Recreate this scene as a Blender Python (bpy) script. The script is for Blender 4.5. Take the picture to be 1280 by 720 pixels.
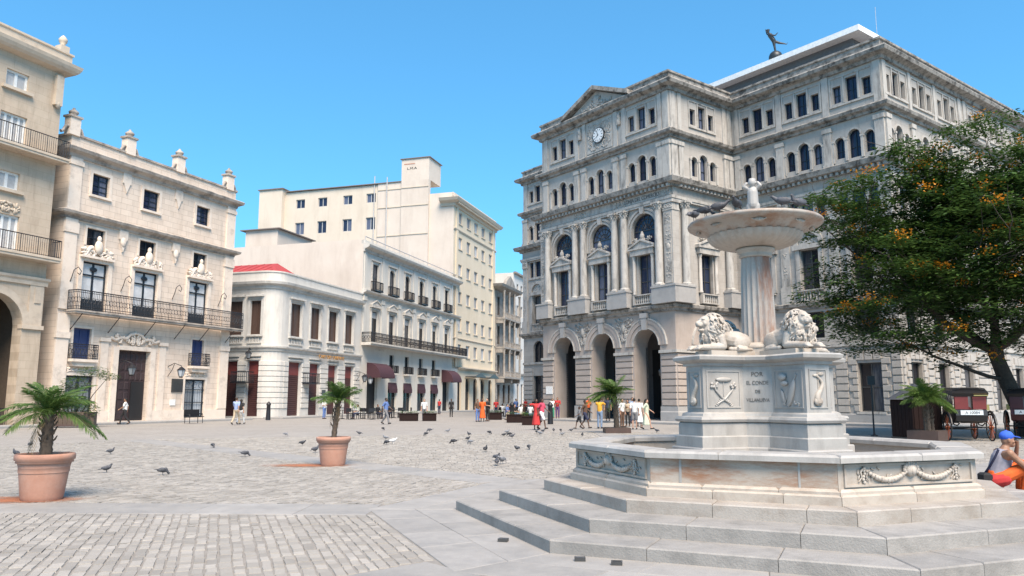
import bpy, bmesh, math, random
from math import radians as RAD, sin, cos, pi, sqrt, atan2, hypot
from mathutils import Matrix, Vector, noise as mnoise
random.seed(7)
scene = bpy.context.scene
for _o in list(bpy.data.objects): bpy.data.objects.remove(_o)
COL = scene.collection

# ------------------------------------------------------------------ camera
EYE = 1.6
_cd = bpy.data.cameras.new('camera'); CAM = bpy.data.objects.new('camera', _cd); COL.objects.link(CAM)
CAM.location = (0, 0, EYE); CAM.rotation_euler = (RAD(90 + 8.3), 0, 0)
_cd.sensor_width = 36; _cd.lens = 36 * 960 / 1280.0; _cd.clip_start = .1; _cd.clip_end = 6000
scene.camera = CAM

# ------------------------------------------------------------------ sky and sun
SUN_EL, SUN_AZ = 54.0, 164.0        # azimuth clockwise from +Y (the view direction): sun behind, to the right
world = bpy.data.worlds.new('World'); scene.world = world; world.use_nodes = True
_nt = world.node_tree; _nt.nodes.clear()
_sky = _nt.nodes.new('ShaderNodeTexSky'); _sky.sky_type = 'NISHITA'; _sky.sun_disc = False
_sky.sun_elevation = RAD(SUN_EL); _sky.sun_rotation = RAD(SUN_AZ)
_sky.altitude = 0; _sky.air_density = 1.0; _sky.dust_density = 0.25; _sky.ozone_density = 2.0
_gm = _nt.nodes.new('ShaderNodeGamma'); _gm.inputs['Gamma'].default_value = 0.70      # flatter gradient, as the phone picture shows it
_tn = _nt.nodes.new('ShaderNodeMix'); _tn.data_type = 'RGBA'; _tn.blend_type = 'MULTIPLY'; _tn.inputs[0].default_value = 1; _tn.inputs[7].default_value = (.455, 1.11, 1.48, 1)
_bg = _nt.nodes.new('ShaderNodeBackground'); _bg.inputs['Strength'].default_value = 0.15
_wo = _nt.nodes.new('ShaderNodeOutputWorld')
_nt.links.new(_sky.outputs[0], _gm.inputs[0]); _nt.links.new(_gm.outputs[0], _tn.inputs[6]); _nt.links.new(_tn.outputs[2], _bg.inputs[0]); _nt.links.new(_bg.outputs[0], _wo.inputs[0])
_sl = bpy.data.lights.new('sun', 'SUN'); _sl.energy = 5.0; _sl.angle = RAD(34); _sl.color = (1, .84, .68)
_so = bpy.data.objects.new('sun', _sl); COL.objects.link(_so)
_sdir = Vector((sin(RAD(SUN_AZ)) * cos(RAD(SUN_EL)), cos(RAD(SUN_AZ)) * cos(RAD(SUN_EL)), sin(RAD(SUN_EL))))
_so.rotation_euler = _sdir.to_track_quat('Z', 'Y').to_euler(); _so.location = (0, -20, 60)
vs = scene.view_settings; vs.view_transform = 'Standard'; vs.look = 'None'; vs.gamma = 1; vs.exposure = 0.82
scene.cycles.max_bounces = 6; scene.cycles.diffuse_bounces = 3; scene.cycles.glossy_bounces = 3; scene.cycles.transparent_max_bounces = 8
scene.cycles.use_denoising = True

# ------------------------------------------------------------------ materials
MAT = {}
def _new(name):
    m = bpy.data.materials.new(name); m.use_nodes = True
    nt = m.node_tree; b = nt.nodes['Principled BSDF']; MAT[name] = m
    return m, nt, b
def _nd(nt, t, **k):
    n = nt.nodes.new(t)
    for a, v in k.items():
        if hasattr(n, a) and not a[0].isupper(): setattr(n, a, v)
        else: n.inputs[a.replace('_', ' ')].default_value = v
    return n
def c4(c): return (c[0], c[1], c[2], 1)
def mixc(nt, fac, a, b, mode='MIX'):
    n = nt.nodes.new('ShaderNodeMix'); n.data_type = 'RGBA'; n.blend_type = mode
    if isinstance(fac, (int, float)): n.inputs[0].default_value = fac
    else: nt.links.new(fac, n.inputs[0])
    for i, v in ((6, a), (7, b)):
        if isinstance(v, tuple): n.inputs[i].default_value = c4(v)
        else: nt.links.new(v, n.inputs[i])
    return n.outputs[2]
def ramp(nt, inp, p0, p1, c0=0., c1=1.):
    n = nt.nodes.new('ShaderNodeMapRange'); n.inputs[1].default_value = p0; n.inputs[2].default_value = p1
    n.inputs[3].default_value = c0; n.inputs[4].default_value = c1; nt.links.new(inp, n.inputs[0]); return n.outputs[0]
def noise(nt, vec, scale, detail=5, rough=.6, mapscale=None, rot=None):
    if mapscale:
        mp = nt.nodes.new('ShaderNodeMapping'); mp.inputs['Scale'].default_value = mapscale; mp.inputs['Rotation'].default_value = rot or (0, 0, 0); nt.links.new(vec, mp.inputs[0]); vec = mp.outputs[0]
    n = nt.nodes.new('ShaderNodeTexNoise'); n.inputs['Scale'].default_value = scale; n.inputs['Detail'].default_value = detail; n.inputs['Roughness'].default_value = rough
    nt.links.new(vec, n.inputs['Vector']); return n.outputs[0]
def coords(nt, rnd=False):
    tc = nt.nodes.new('ShaderNodeTexCoord'); v = tc.outputs['Object']
    if rnd:
        oi = nt.nodes.new('ShaderNodeObjectInfo'); ad = nt.nodes.new('ShaderNodeVectorMath'); ad.operation = 'MULTIPLY_ADD'
        cb = nt.nodes.new('ShaderNodeCombineXYZ')
        for i in range(3): nt.links.new(oi.outputs['Random'], cb.inputs[i])
        nt.links.new(cb.outputs[0], ad.inputs[0]); ad.inputs[1].default_value = (37, 53, 71); nt.links.new(v, ad.inputs[2]); v = ad.outputs[0]
    return v
ALB = {'palace': .97, 'arcade': .90, 'party': .84, 'tower': .84, 'hotel': .83, 'cafe': .84, 'far': .88, 'sett': .74, 'slab': .74, 'joint': .74, 'lonja': .79, 'step': .72}     # overall reflectance of each family
def stone(name, a, b, scale=1.5, stain=None, stain_amt=.0, brick=None, bump=.25, rough=.85, island=0., objrnd=0., rnd=True, stain_p=(.5, .75), streak=False, fine=40, ss=None, diag=False):
    m, nt, bs = _new(name); v = coords(nt, rnd and not brick); K = ALB.get(name.split('_')[0], .80)
    a = tuple(x * K for x in a); b = tuple(x * K for x in b); stain = None if stain is None else tuple(x * K for x in stain)
    col = mixc(nt, ramp(nt, noise(nt, v, scale, 6, .65), .3, .7), a, b)
    f2 = noise(nt, v, fine, 3, .7)
    col = mixc(nt, ramp(nt, f2, .3, .8, .18, 0), col, tuple(x * .45 for x in a))
    if stain is not None:
        sv = noise(nt, v, ss or (1.1 if not streak else 1.6), 7, .7, (1, 1, .22) if streak else (.5, .5, 2.2) if diag else None, (0, .7, 0) if diag else None)
        col = mixc(nt, ramp(nt, sv, stain_p[0], stain_p[1], 0, stain_amt), col, stain)
    h = f2
    if brick:
        sp = nt.nodes.new('ShaderNodeSeparateXYZ'); nt.links.new(v, sp.inputs[0])
        cb = nt.nodes.new('ShaderNodeCombineXYZ'); nt.links.new(sp.outputs[0], cb.inputs[0]); nt.links.new(sp.outputs[2], cb.inputs[1])
        bk = nt.nodes.new('ShaderNodeTexBrick'); nt.links.new(cb.outputs[0], bk.inputs['Vector'])
        bk.inputs['Scale'].default_value = 1; bk.inputs['Brick Width'].default_value = brick[0]; bk.inputs['Row Height'].default_value = brick[1]
        bk.inputs['Mortar Size'].default_value = brick[2]; bk.inputs['Mortar Smooth'].default_value = .3
        bk.inputs['Color1'].default_value = (1, 1, 1, 1); bk.inputs['Color2'].default_value = (.86, .85, .84, 1); bk.inputs['Mortar'].default_value = (.55, .53, .5, 1)
        col = mixc(nt, brick[3], col, bk.outputs[0], 'MULTIPLY')
    if island or objrnd:
        g = nt.nodes.new('ShaderNodeNewGeometry') if island else nt.nodes.new('ShaderNodeObjectInfo')
        hs = nt.nodes.new('ShaderNodeHueSaturation'); k = island or objrnd
        nt.links.new(ramp(nt, g.outputs['Random Per Island' if island else 'Random'], 0, 1, 1 - k, 1 + k), hs.inputs['Value'])
        nt.links.new(col, hs.inputs['Color']); col = hs.outputs[0]
    nt.links.new(col, bs.inputs['Base Color']); bs.inputs['Roughness'].default_value = rough
    if bump:
        bp = nt.nodes.new('ShaderNodeBump'); bp.inputs['Strength'].default_value = bump; bp.inputs['Distance'].default_value = .02
        nt.links.new(h, bp.inputs['Height']); nt.links.new(bp.outputs[0], bs.inputs['Normal'])
    return m
def plain(name, a, rough=.6, metal=0., var=.12, spec=.5, objrnd=0., trans=0., scale=6., coat=0.):
    m, nt, bs = _new(name); v = coords(nt, True)
    col = mixc(nt, ramp(nt, noise(nt, v, scale, 4, .6), .3, .7), tuple(x * (1 - var) for x in a), tuple(min(1, x * (1 + var)) for x in a))
    if objrnd:
        g = nt.nodes.new('ShaderNodeObjectInfo'); hs = nt.nodes.new('ShaderNodeHueSaturation')
        nt.links.new(ramp(nt, g.outputs['Random'], 0, 1, 1 - objrnd, 1 + objrnd), hs.inputs['Value']); nt.links.new(col, hs.inputs['Color']); col = hs.outputs[0]
    nt.links.new(col, bs.inputs['Base Color']); bs.inputs['Roughness'].default_value = rough; bs.inputs['Metallic'].default_value = metal
    bs.inputs['Specular IOR Level'].default_value = spec
    if coat: bs.inputs['Coat Weight'].default_value = coat
    return m
def glass(name, a, rough=.06):
    m, nt, bs = _new(name); v = coords(nt, True)
    oi = nt.nodes.new('ShaderNodeObjectInfo'); sp = nt.nodes.new('ShaderNodeSeparateXYZ'); tc = nt.nodes.new('ShaderNodeTexCoord'); nt.links.new(tc.outputs['Object'], sp.inputs[0])
    drape = mixc(nt, ramp(nt, noise(nt, v, 2.5, 3, .6, (6, 6, .4)), .35, .65), tuple(x * 2.2 + .02 for x in a), tuple(x * 1.5 + .10 for x in a))
    nt.links.new(mixc(nt, ramp(nt, oi.outputs['Random'], .66, .72), a, drape), bs.inputs['Base Color']); bs.inputs['Roughness'].default_value = rough; bs.inputs['IOR'].default_value = 1.38
    bp = nt.nodes.new('ShaderNodeBump'); bp.inputs['Strength'].default_value = .06; bp.inputs['Distance'].default_value = .05
    nt.links.new(noise(nt, v, 1.3, 2), bp.inputs['Height']); nt.links.new(bp.outputs[0], bs.inputs['Normal']); return m
def leafmat(name, a, b, island=True, hue=.02):
    m, nt, bs = _new(name)
    g = nt.nodes.new('ShaderNodeNewGeometry')
    col = mixc(nt, g.outputs['Random Per Island'], a, b)
    nt.links.new(col, bs.inputs['Base Color']); bs.inputs['Roughness'].default_value = .5; bs.inputs['Specular IOR Level'].default_value = .3
    tr = nt.nodes.new('ShaderNodeBsdfTranslucent'); nt.links.new(col, tr.inputs[0])
    mx = nt.nodes.new('ShaderNodeMixShader'); mx.inputs[0].default_value = .3
    nt.links.new(bs.outputs[0], mx.inputs[1]); nt.links.new(tr.outputs[0], mx.inputs[2])
    nt.links.new(mx.outputs[0], nt.nodes['Material Output'].inputs[0]); return m

stone('lonja', (.47, .44, .405), (.58, .55, .51), 1.2, (.15, .135, .12), .5, streak=True, stain_p=(.52, .8), brick=(1.1, .55, .012, .5))
stone('lonja_trim', (.50, .475, .44), (.61, .585, .545), 2.0, (.09, .085, .08), .7, stain_p=(.49, .70), streak=True, ss=2.4)
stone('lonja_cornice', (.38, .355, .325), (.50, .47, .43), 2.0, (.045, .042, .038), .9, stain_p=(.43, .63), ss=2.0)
stone('lonja_pink', (.45, .385, .34), (.54, .465, .415), 1.0, (.2, .17, .15), .35, streak=True)
stone('lonja_grey', (.40, .39, .38), (.48, .47, .455), 1.5, (.15, .15, .15), .4)
stone('lonja_relief', (.50, .47, .43), (.58, .55, .51), 5.0, (.12, .12, .115), .7, stain_p=(.45, .65), bump=.6)
stone('palace', (.72, .59, .48), (.80, .68, .57), .9, (.30, .25, .20), .4, streak=True, brick=(.95, .42, .014, .8))
stone('palace_trim', (.72, .61, .51), (.80, .70, .60), 1.6, (.22, .19, .16), .55, stain_p=(.52, .75))
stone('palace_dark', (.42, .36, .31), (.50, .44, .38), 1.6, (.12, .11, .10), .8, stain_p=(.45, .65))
stone('arcade', (.55, .44, .33), (.64, .53, .41), .9, (.28, .22, .16), .55, streak=True, brick=(1.0, .5, .012, .45))
stone('arcade_trim', (.58, .48, .37), (.66, .56, .45), 1.6, (.25, .2, .16), .5)
stone('cafe_white', (.66, .64, .60), (.73, .71, .67), 1.0, (.33, .31, .29), .4, streak=True)
stone('cafe_trim', (.62, .60, .56), (.70, .68, .64), 2.0, (.2, .19, .18), .55, stain_p=(.5, .7))
stone('hotel_cream', (.70, .67, .61), (.76, .73, .67), .8, (.40, .37, .33), .35, streak=True)
stone('hotel_trim', (.62, .58, .53), (.70, .67, .61), 2.0, (.2, .18, .16), .55, stain_p=(.5, .7))
stone('party_wall', (.69, .60, .515), (.77, .685, .60), .35, (.46, .38, .32), .5, stain_p=(.48, .75), streak=True, ss=.5)
stone('tower_beige', (.70, .61, .50), (.77, .68, .57), .3, (.48, .39, .31), .45, streak=True, ss=.6)
stone('tower_front', (.74, .63, .47), (.80, .69, .54), .5, (.5, .42, .32), .3, streak=True)
stone('tower_trim', (.66, .56, .44), (.72, .62, .50), 1.5, (.4, .33, .26), .4)
stone('grey_old', (.36, .33, .30), (.46, .43, .39), 1.2, (.12, .11, .1), .8, stain_p=(.45, .7))
stone('far_white', (.70, .67, .63), (.76, .74, .70), .5, (.4, .37, .34), .3, streak=True)
stone('marble', (.41, .395, .375), (.52, .505, .48), 2.2, (.26, .25, .235), .65, stain_p=(.47, .66), bump=.12, rough=.5, ss=2.6, fine=60, streak=True)
stone('marble_rust', (.46, .39, .32), (.57, .50, .425), 1.8, (.34, .165, .085), .9, stain_p=(.45, .62), bump=.12, rough=.5, ss=2.2, fine=60, diag=True)
stone('bowl_rust', (.40, .36, .315), (.50, .46, .415), 1.8, (.28, .15, .085), .85, stain_p=(.44, .62), bump=.12, rough=.5, ss=2.6, fine=60)
stone('marble_warm', (.47, .415, .355), (.57, .515, .45), 2.4, (.29, .225, .175), .6, stain_p=(.48, .66), bump=.15, rough=.55, ss=2.6, fine=60)
stone('column_rust', (.45, .41, .37), (.54, .505, .46), 2.0, (.33, .14, .07), .9, stain_p=(.49, .62), bump=.12, rough=.5, ss=2.6, fine=60, streak=True)
stone('lion_marble', (.49, .44, .385), (.59, .55, .495), 5.0, (.28, .21, .155), .6, stain_p=(.47, .68), bump=.25, rough=.65, ss=6.0, fine=70)
stone('step_stone', (.34, .325, .305), (.45, .43, .405), 1.8, (.20, .195, .185), .6, stain_p=(.46, .68), bump=.35, rough=.75, objrnd=.08, ss=2.6)
stone('step_warm', (.42, .385, .345), (.53, .49, .445), 1.8, (.27, .22, .175), .6, stain_p=(.46, .68), bump=.3, rough=.7, objrnd=.07, ss=2.6)
stone('sett', (.355, .33, .295), (.455, .425, .385), 1.2, (.24, .22, .195), .55, bump=.5, rough=.8, island=.16, rnd=False)
stone('sett_single', (.355, .33, .295), (.455, .425, .385), 1.2, (.24, .22, .195), .55, bump=.5, rough=.8, objrnd=.16)
stone('slab', (.345, .33, .31), (.435, .415, .39), 1.6, (.25, .245, .24), .6, bump=.3, rough=.7, objrnd=.08, ss=2.2, stain_p=(.46, .68))
stone('joint', (.27, .25, .225), (.36, .335, .305), 8.0, bump=.4)
stone('kerb', (.34, .335, .325), (.42, .41, .40), 3.0, (.2, .2, .2), .4)
stone('asphalt_street', (.17, .17, .175), (.22, .22, .22), 1.0, bump=.3)
stone('terracotta', (.50, .255, .175), (.58, .32, .235), 4.0, (.60, .43, .35), .6, stain_p=(.5, .75), bump=.12, rough=.8, fine=25)
stone('soil', (.06, .04, .03), (.10, .07, .05), 12, bump=.8)
plain('iron', (.022, .022, .026), .45, .3)
plain('dark_paint', (.014, .022, .032), .4)
plain('door_wood', (.045, .028, .030), .55, scale=2)
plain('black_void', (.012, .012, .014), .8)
plain('blue_shutter', (.03, .05, .14), .5)
plain('white_paint', (.74, .74, .72), .5)
plain('slat_grey', (.42, .42, .42), .6)
plain('brown_wood', (.075, .045, .035), .5)
plain('shutter_red', (.17, .038, .035), .6)
plain('shutter_dark', (.06, .022, .022), .6)
plain('awning', (.05, .018, .026), .8)
plain('red_roof', (.33, .042, .038), .7, scale=1.5, var=.2)
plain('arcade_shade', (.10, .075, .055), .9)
plain('roof_dark', (.17, .145, .13), .8)
plain('roof_white', (.80, .80, .79), .5)
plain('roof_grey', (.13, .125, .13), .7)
plain('bronze', (.04, .045, .05), .45, .5)
plain('gold', (.42, .22, .07), .5, .2)
plain('letter_dark', (.12, .115, .11), .8)
plain('letter_black', (.02, .02, .02), .6)
plain('clock_white', (.75, .75, .74), .4)
plain('iron_sign', (.05, .05, .05), .4)
glass('glass', (.012, .014, .02)); glass('glass_blue', (.02, .03, .06)); glass('glass_pale', (.20, .22, .24), .15)
plain('curtain', (.55, .56, .57), .7, var=.2, scale=1.5)
plain('bark', (.055, .042, .034), .9, var=.35, scale=8)
plain('palm_bark', (.085, .062, .045), .9, var=.4, scale=20)
leafmat('palm_leaf', (.045, .10, .022), (.12, .18, .045))
leafmat('palm_dry', (.22, .16, .09), (.30, .22, .12))
leafmat('tree_leaf', (.022, .055, .014), (.085, .15, .034))
leafmat('blossom', (.55, .17, .012), (.70, .30, .02))
leafmat('shrub_leaf', (.05, .11, .025), (.10, .18, .04))

# ------------------------------------------------------------------ builders
ROOT2 = sqrt(2)
class MB:
    """collects faces, builds ONE mesh object"""
    def __init__(s): s.v = []; s.f = []; s.sm = []
    def add(s, vs_, fs, smooth=False):
        n = len(s.v); s.v += [tuple(p) for p in vs_]
        for f in fs: s.f.append([i + n for i in f]); s.sm.append(smooth)
        return s
    def box(s, x0, x1, y0, y1, z0, z1):
        return s.add([(x0, y0, z0), (x1, y0, z0), (x1, y1, z0), (x0, y1, z0), (x0, y0, z1), (x1, y0, z1), (x1, y1, z1), (x0, y1, z1)],
                     [(3, 2, 1, 0), (4, 5, 6, 7), (0, 1, 5, 4), (1, 2, 6, 5), (2, 3, 7, 6), (3, 0, 4, 7)])
    def frustum(s, x0, x1, y0, y1, z0, z1, d):
        """box whose top face is inset by d"""
        return s.add([(x0, y0, z0), (x1, y0, z0), (x1, y1, z0), (x0, y1, z0), (x0 + d, y0 + d, z1), (x1 - d, y0 + d, z1), (x1 - d, y1 - d, z1), (x0 + d, y1 - d, z1)],
                     [(4, 5, 6, 7), (0, 1, 5, 4), (1, 2, 6, 5), (2, 3, 7, 6), (3, 0, 4, 7)])
    def prism_y(s, poly, y0, y1):
        """poly of (x,z), counter-clockwise seen from -y, extruded from y0 (front) to y1"""
        n = len(poly); vs_ = [(x, y0, z) for x, z in poly] + [(x, y1, z) for x, z in poly]
        return s.add(vs_, [tuple(range(n)), tuple(range(2 * n - 1, n - 1, -1))] + [(i, i + n, (i + 1) % n + n, (i + 1) % n) for i in range(n)])
    def prism_z(s, poly, z0, z1):
        n = len(poly); vs_ = [(x, y, z0) for x, y in poly] + [(x, y, z1) for x, y in poly]
        return s.add(vs_, [tuple(range(n - 1, -1, -1)), tuple(range(n, 2 * n))] + [(i, (i + 1) % n, (i + 1) % n + n, i + n) for i in range(n)])
    def lathe(s, prof, seg=16, c=(0, 0, 0), smooth=True, cap=True):
        n = len(prof); vs_ = []; fs = []
        for k in range(seg):
            a = 2 * pi * k / seg
            for r, z in prof: vs_.append((c[0] + r * cos(a), c[1] + r * sin(a), c[2] + z))
        for k in range(seg):
            k2 = (k + 1) % seg
            for i in range(n - 1): fs.append((k * n + i, k2 * n + i, k2 * n + i + 1, k * n + i + 1))
        s.add(vs_, fs, smooth)
        if cap:
            if prof[0][0] > 1e-4: s.add([vs_[k * n] for k in range(seg)], [tuple(range(seg - 1, -1, -1))])
            if prof[-1][0] > 1e-4: s.add([vs_[k * n + n - 1] for k in range(seg)], [tuple(range(seg))])
        return s
    def tube(s, pts, rad, seg=6, smooth=True, cap=True):
        pts = [Vector(p) for p in pts]; n = len(pts)
        if isinstance(rad, (int, float)): rad = [rad] * n
        t0 = (pts[1] - pts[0]).normalized(); up = Vector((0, 0, 1)) if abs(t0.z) < .9 else Vector((1, 0, 0))
        nrm = (up - t0 * up.dot(t0)).normalized(); vs_ = []
        for i, p in enumerate(pts):
            t = (pts[min(i + 1, n - 1)] - pts[max(i - 1, 0)])
            t = t.normalized() if t.length > 1e-9 else t0
            nrm = (nrm - t * nrm.dot(t)); nrm = nrm.normalized() if nrm.length > 1e-6 else Vector((1, 0, 0)); b = t.cross(nrm)
            for k in range(seg):
                a = 2 * pi * k / seg; q = p + (nrm * cos(a) + b * sin(a)) * rad[i]; vs_.append(tuple(q))
        fs = [(i * seg + k, i * seg + (k + 1) % seg, (i + 1) * seg + (k + 1) % seg, (i + 1) * seg + k) for i in range(n - 1) for k in range(seg)]
        s.add(vs_, fs, smooth)
        if cap: s.add(vs_[:seg], [tuple(range(seg - 1, -1, -1))]); s.add(vs_[-seg:], [tuple(range(seg))])
        return s
    def ell(s, c, r, M=None, u=10, v=7, smooth=True):
        vs_ = []; fs = []
        rr = r if isinstance(r, (tuple, list)) else (r, r, r)
        for j in range(v + 1):
            th = pi * j / v
            for i in range(u):
                ph = 2 * pi * i / u; q = Vector((rr[0] * sin(th) * cos(ph), rr[1] * sin(th) * sin(ph), rr[2] * cos(th)))
                if M is not None: q = M @ q
                vs_.append((c[0] + q.x, c[1] + q.y, c[2] + q.z))
        for j in range(v):
            for i in range(u): fs.append((j * u + i, (j + 1) * u + i, (j + 1) * u + (i + 1) % u, j * u + (i + 1) % u))
        return s.add(vs_, fs, smooth)
    def cap(s, a, b, ra, rb, seg=10):
        """tapered capsule"""
        a = Vector(a); b = Vector(b); d = b - a; L = d.length
        t = d / L if L > 1e-6 else Vector((0, 0, 1)); pts = []; rd = []
        for k in range(4): w = pi / 2 * k / 3.; pts.append(a - t * ra * cos(w)); rd.append(max(ra * sin(w), 1e-3))
        for k in range(3, -1, -1): w = pi / 2 * k / 3.; pts.append(b + t * rb * cos(w)); rd.append(max(rb * sin(w), 1e-3))
        return s.tube(pts, rd, seg)
    def sweep(s, prof, path, closed=False):
        """prof (out, z) swept along the plan path; outside is to the right of the direction of travel"""
        P = [Vector(p[:2]) for p in path]; n = len(P); m = len(prof); vs_ = []
        for i in range(n):
            din = (P[i] - P[i - 1]).normalized() if (i > 0 or closed) else None
            dout = (P[(i + 1) % n] - P[i]).normalized() if (i < n - 1 or closed) else None
            din = din or dout; dout = dout or din
            n1 = Vector((din.y, -din.x)); n2 = Vector((dout.y, -dout.x)); mt = (n1 + n2); mt = mt / max(.2, mt.dot(n1))
            for o, z in prof: vs_.append((P[i].x + mt.x * o, P[i].y + mt.y * o, z))
        fs = []
        for i in range(n if closed else n - 1):
            j = (i + 1) % n
            for k in range(m): k2 = (k + 1) % m; fs.append((i * m + k, j * m + k, j * m + k2, i * m + k2))
        if not closed: fs += [tuple(range(m)), tuple(range((n - 1) * m + m - 1, (n - 1) * m - 1, -1))]
        return s.add(vs_, fs)
    def mesh(s, name, mats):
        me = bpy.data.meshes.new(name); me.from_pydata(s.v, [], s.f); me.polygons.foreach_set('use_smooth', s.sm)
        for m in (mats if isinstance(mats, (list, tuple)) else [mats]): me.materials.append(MAT[m] if isinstance(m, str) else m)
        me.validate(); me.update(); return me
    def build(s, name, mat, parent=None, M=None, kind=None, label=None):
        return put(name, s.mesh(name, mat), parent, M, kind, label)
def put(name, me, parent=None, M=None, kind=None, label=None):
    o = bpy.data.objects.new(name, me); COL.objects.link(o)
    if parent is not None: o.parent = parent
    if M is not None: o.matrix_local = M
    if kind: o['kind'] = kind
    if label: o['label'] = label
    return o
def thing(name, label, cat, loc=(0, 0, 0), rz=0., group=None):
    o = bpy.data.objects.new(name, None); COL.objects.link(o); o.empty_display_size = .3
    o.location = loc; o.rotation_euler = (0, 0, rz); o['label'] = label; o['category'] = cat
    if group: o['group'] = group
    return o
def tag(o, label, cat, group=None):
    o['label'] = label; o['category'] = cat
    if group: o['group'] = group
    return o
def struct(o): o['kind'] = 'structure'; return o
def copy_tree(o, parent=None):
    c = o.copy(); COL.objects.link(c); c.parent = parent
    for ch in o.children: copy_tree(ch, c)
    return c
T = Matrix.Translation
def Rz(a): return Matrix.Rotation(a, 4, 'Z')
def frame(x, y, ang): return T((x, y, 0)) @ Rz(ang)
TMP = bpy.data.scenes.new('workshop')
def soft(me_src, vox=.02, smooth=2, name='body', mats=('white_paint',), adapt=0.):
    """union of the closed pieces of one MB into ONE continuous skin"""
    me = me_src.mesh(name, list(mats)); o = bpy.data.objects.new('tmp', me); TMP.collection.objects.link(o)
    r = o.modifiers.new('r', 'REMESH'); r.mode = 'VOXEL'; r.voxel_size = vox; r.adaptivity = adapt; r.use_smooth_shade = True
    if smooth: q = o.modifiers.new('s', 'SMOOTH'); q.factor = .5; q.iterations = smooth
    TMP.view_layers[0].update(); dg = TMP.view_layers[0].depsgraph
    out = bpy.data.meshes.new_from_object(o.evaluated_get(dg)); out.name = name
    bpy.data.objects.remove(o); bpy.data.meshes.remove(me)
    return out
def text_mesh(txt, size, depth=.01, font_scale=(1, 1)):
    cu = bpy.data.curves.new('t', 'FONT'); cu.body = txt; cu.size = size; cu.extrude = depth; cu.align_x = 'CENTER'; cu.align_y = 'CENTER'
    o = bpy.data.objects.new('tmp', cu); COL.objects.link(o); dg = bpy.context.evaluated_depsgraph_get(); dg.update()
    me = bpy.data.meshes.new_from_object(o.evaluated_get(dg)); bpy.data.objects.remove(o)
    for vtx in me.vertices: vtx.co = Vector((vtx.co.x * font_scale[0], -vtx.co.z, vtx.co.y * font_scale[1]))   # stands in the xz plane, faces -y
    return me

# ---- facades: local x to the right, y into the wall, z up
def wall(mb, x0, x1, z0, z1, ops=(), t=.35, y=0.):
    """flat wall with rectangular or arched openings (x0,x1,z0,z1[, 'arch'[, back]]) and their reveals"""
    xs = sorted({x0, x1} | {max(x0, min(x1, o[k])) for o in ops for k in (0, 1)}); zs = sorted({z0, z1} | {max(z0, min(z1, o[k])) for o in ops for k in (2, 3)})
    for i in range(len(xs) - 1):
        zr = None
        for j in range(len(zs) - 1):
            cx = (xs[i] + xs[i + 1]) / 2; cz = (zs[j] + zs[j + 1]) / 2
            hole = any(o[0] < cx < o[1] and o[2] < cz < o[3] for o in ops)
            if not hole and zr is None: zr = zs[j]
            if zr is not None and (hole or j == len(zs) - 2):
                ze = zs[j] if hole else zs[j + 1]
                mb.add([(xs[i], y, zr), (xs[i + 1], y, zr), (xs[i + 1], y, ze), (xs[i], y, ze)], [(0, 1, 2, 3)]); zr = None
    for o in ops:
        a, b, c, d = o[:4]; arch = len(o) > 4 and o[4] == 'arch'; r = (b - a) / 2; zs_ = d - r if arch else d; yb = y + (o[5] if len(o) > 5 else t)
        mb.add([(a, y, c), (a, yb, c), (a, yb, zs_), (a, y, zs_)], [(0, 1, 2, 3)])
        mb.add([(b, y, c), (b, yb, c), (b, yb, zs_), (b, y, zs_)], [(3, 2, 1, 0)])
        if c > z0 + 1e-3: mb.add([(a, y, c), (b, y, c), (b, yb, c), (a, yb, c)], [(0, 1, 2, 3)])
        if not arch: mb.add([(a, y, d), (b, y, d), (b, yb, d), (a, yb, d)], [(3, 2, 1, 0)])
        else:
            n = 12; xc = (a + b) / 2; A = [(xc - r * cos(pi * k / n), zs_ + r * sin(pi * k / n)) for k in range(n + 1)]
            for k in range(n):
                p, q = A[k], A[k + 1]
                mb.add([(p[0], y, p[1]), (q[0], y, q[1]), (q[0], yb, q[1]), (p[0], yb, p[1])], [(3, 2, 1, 0)])
                mb.add([(p[0], y, p[1]), (q[0], y, q[1]), (q[0], y, d), (p[0], y, d)], [(0, 1, 2, 3)])
    return mb
_wcache = {}
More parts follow.
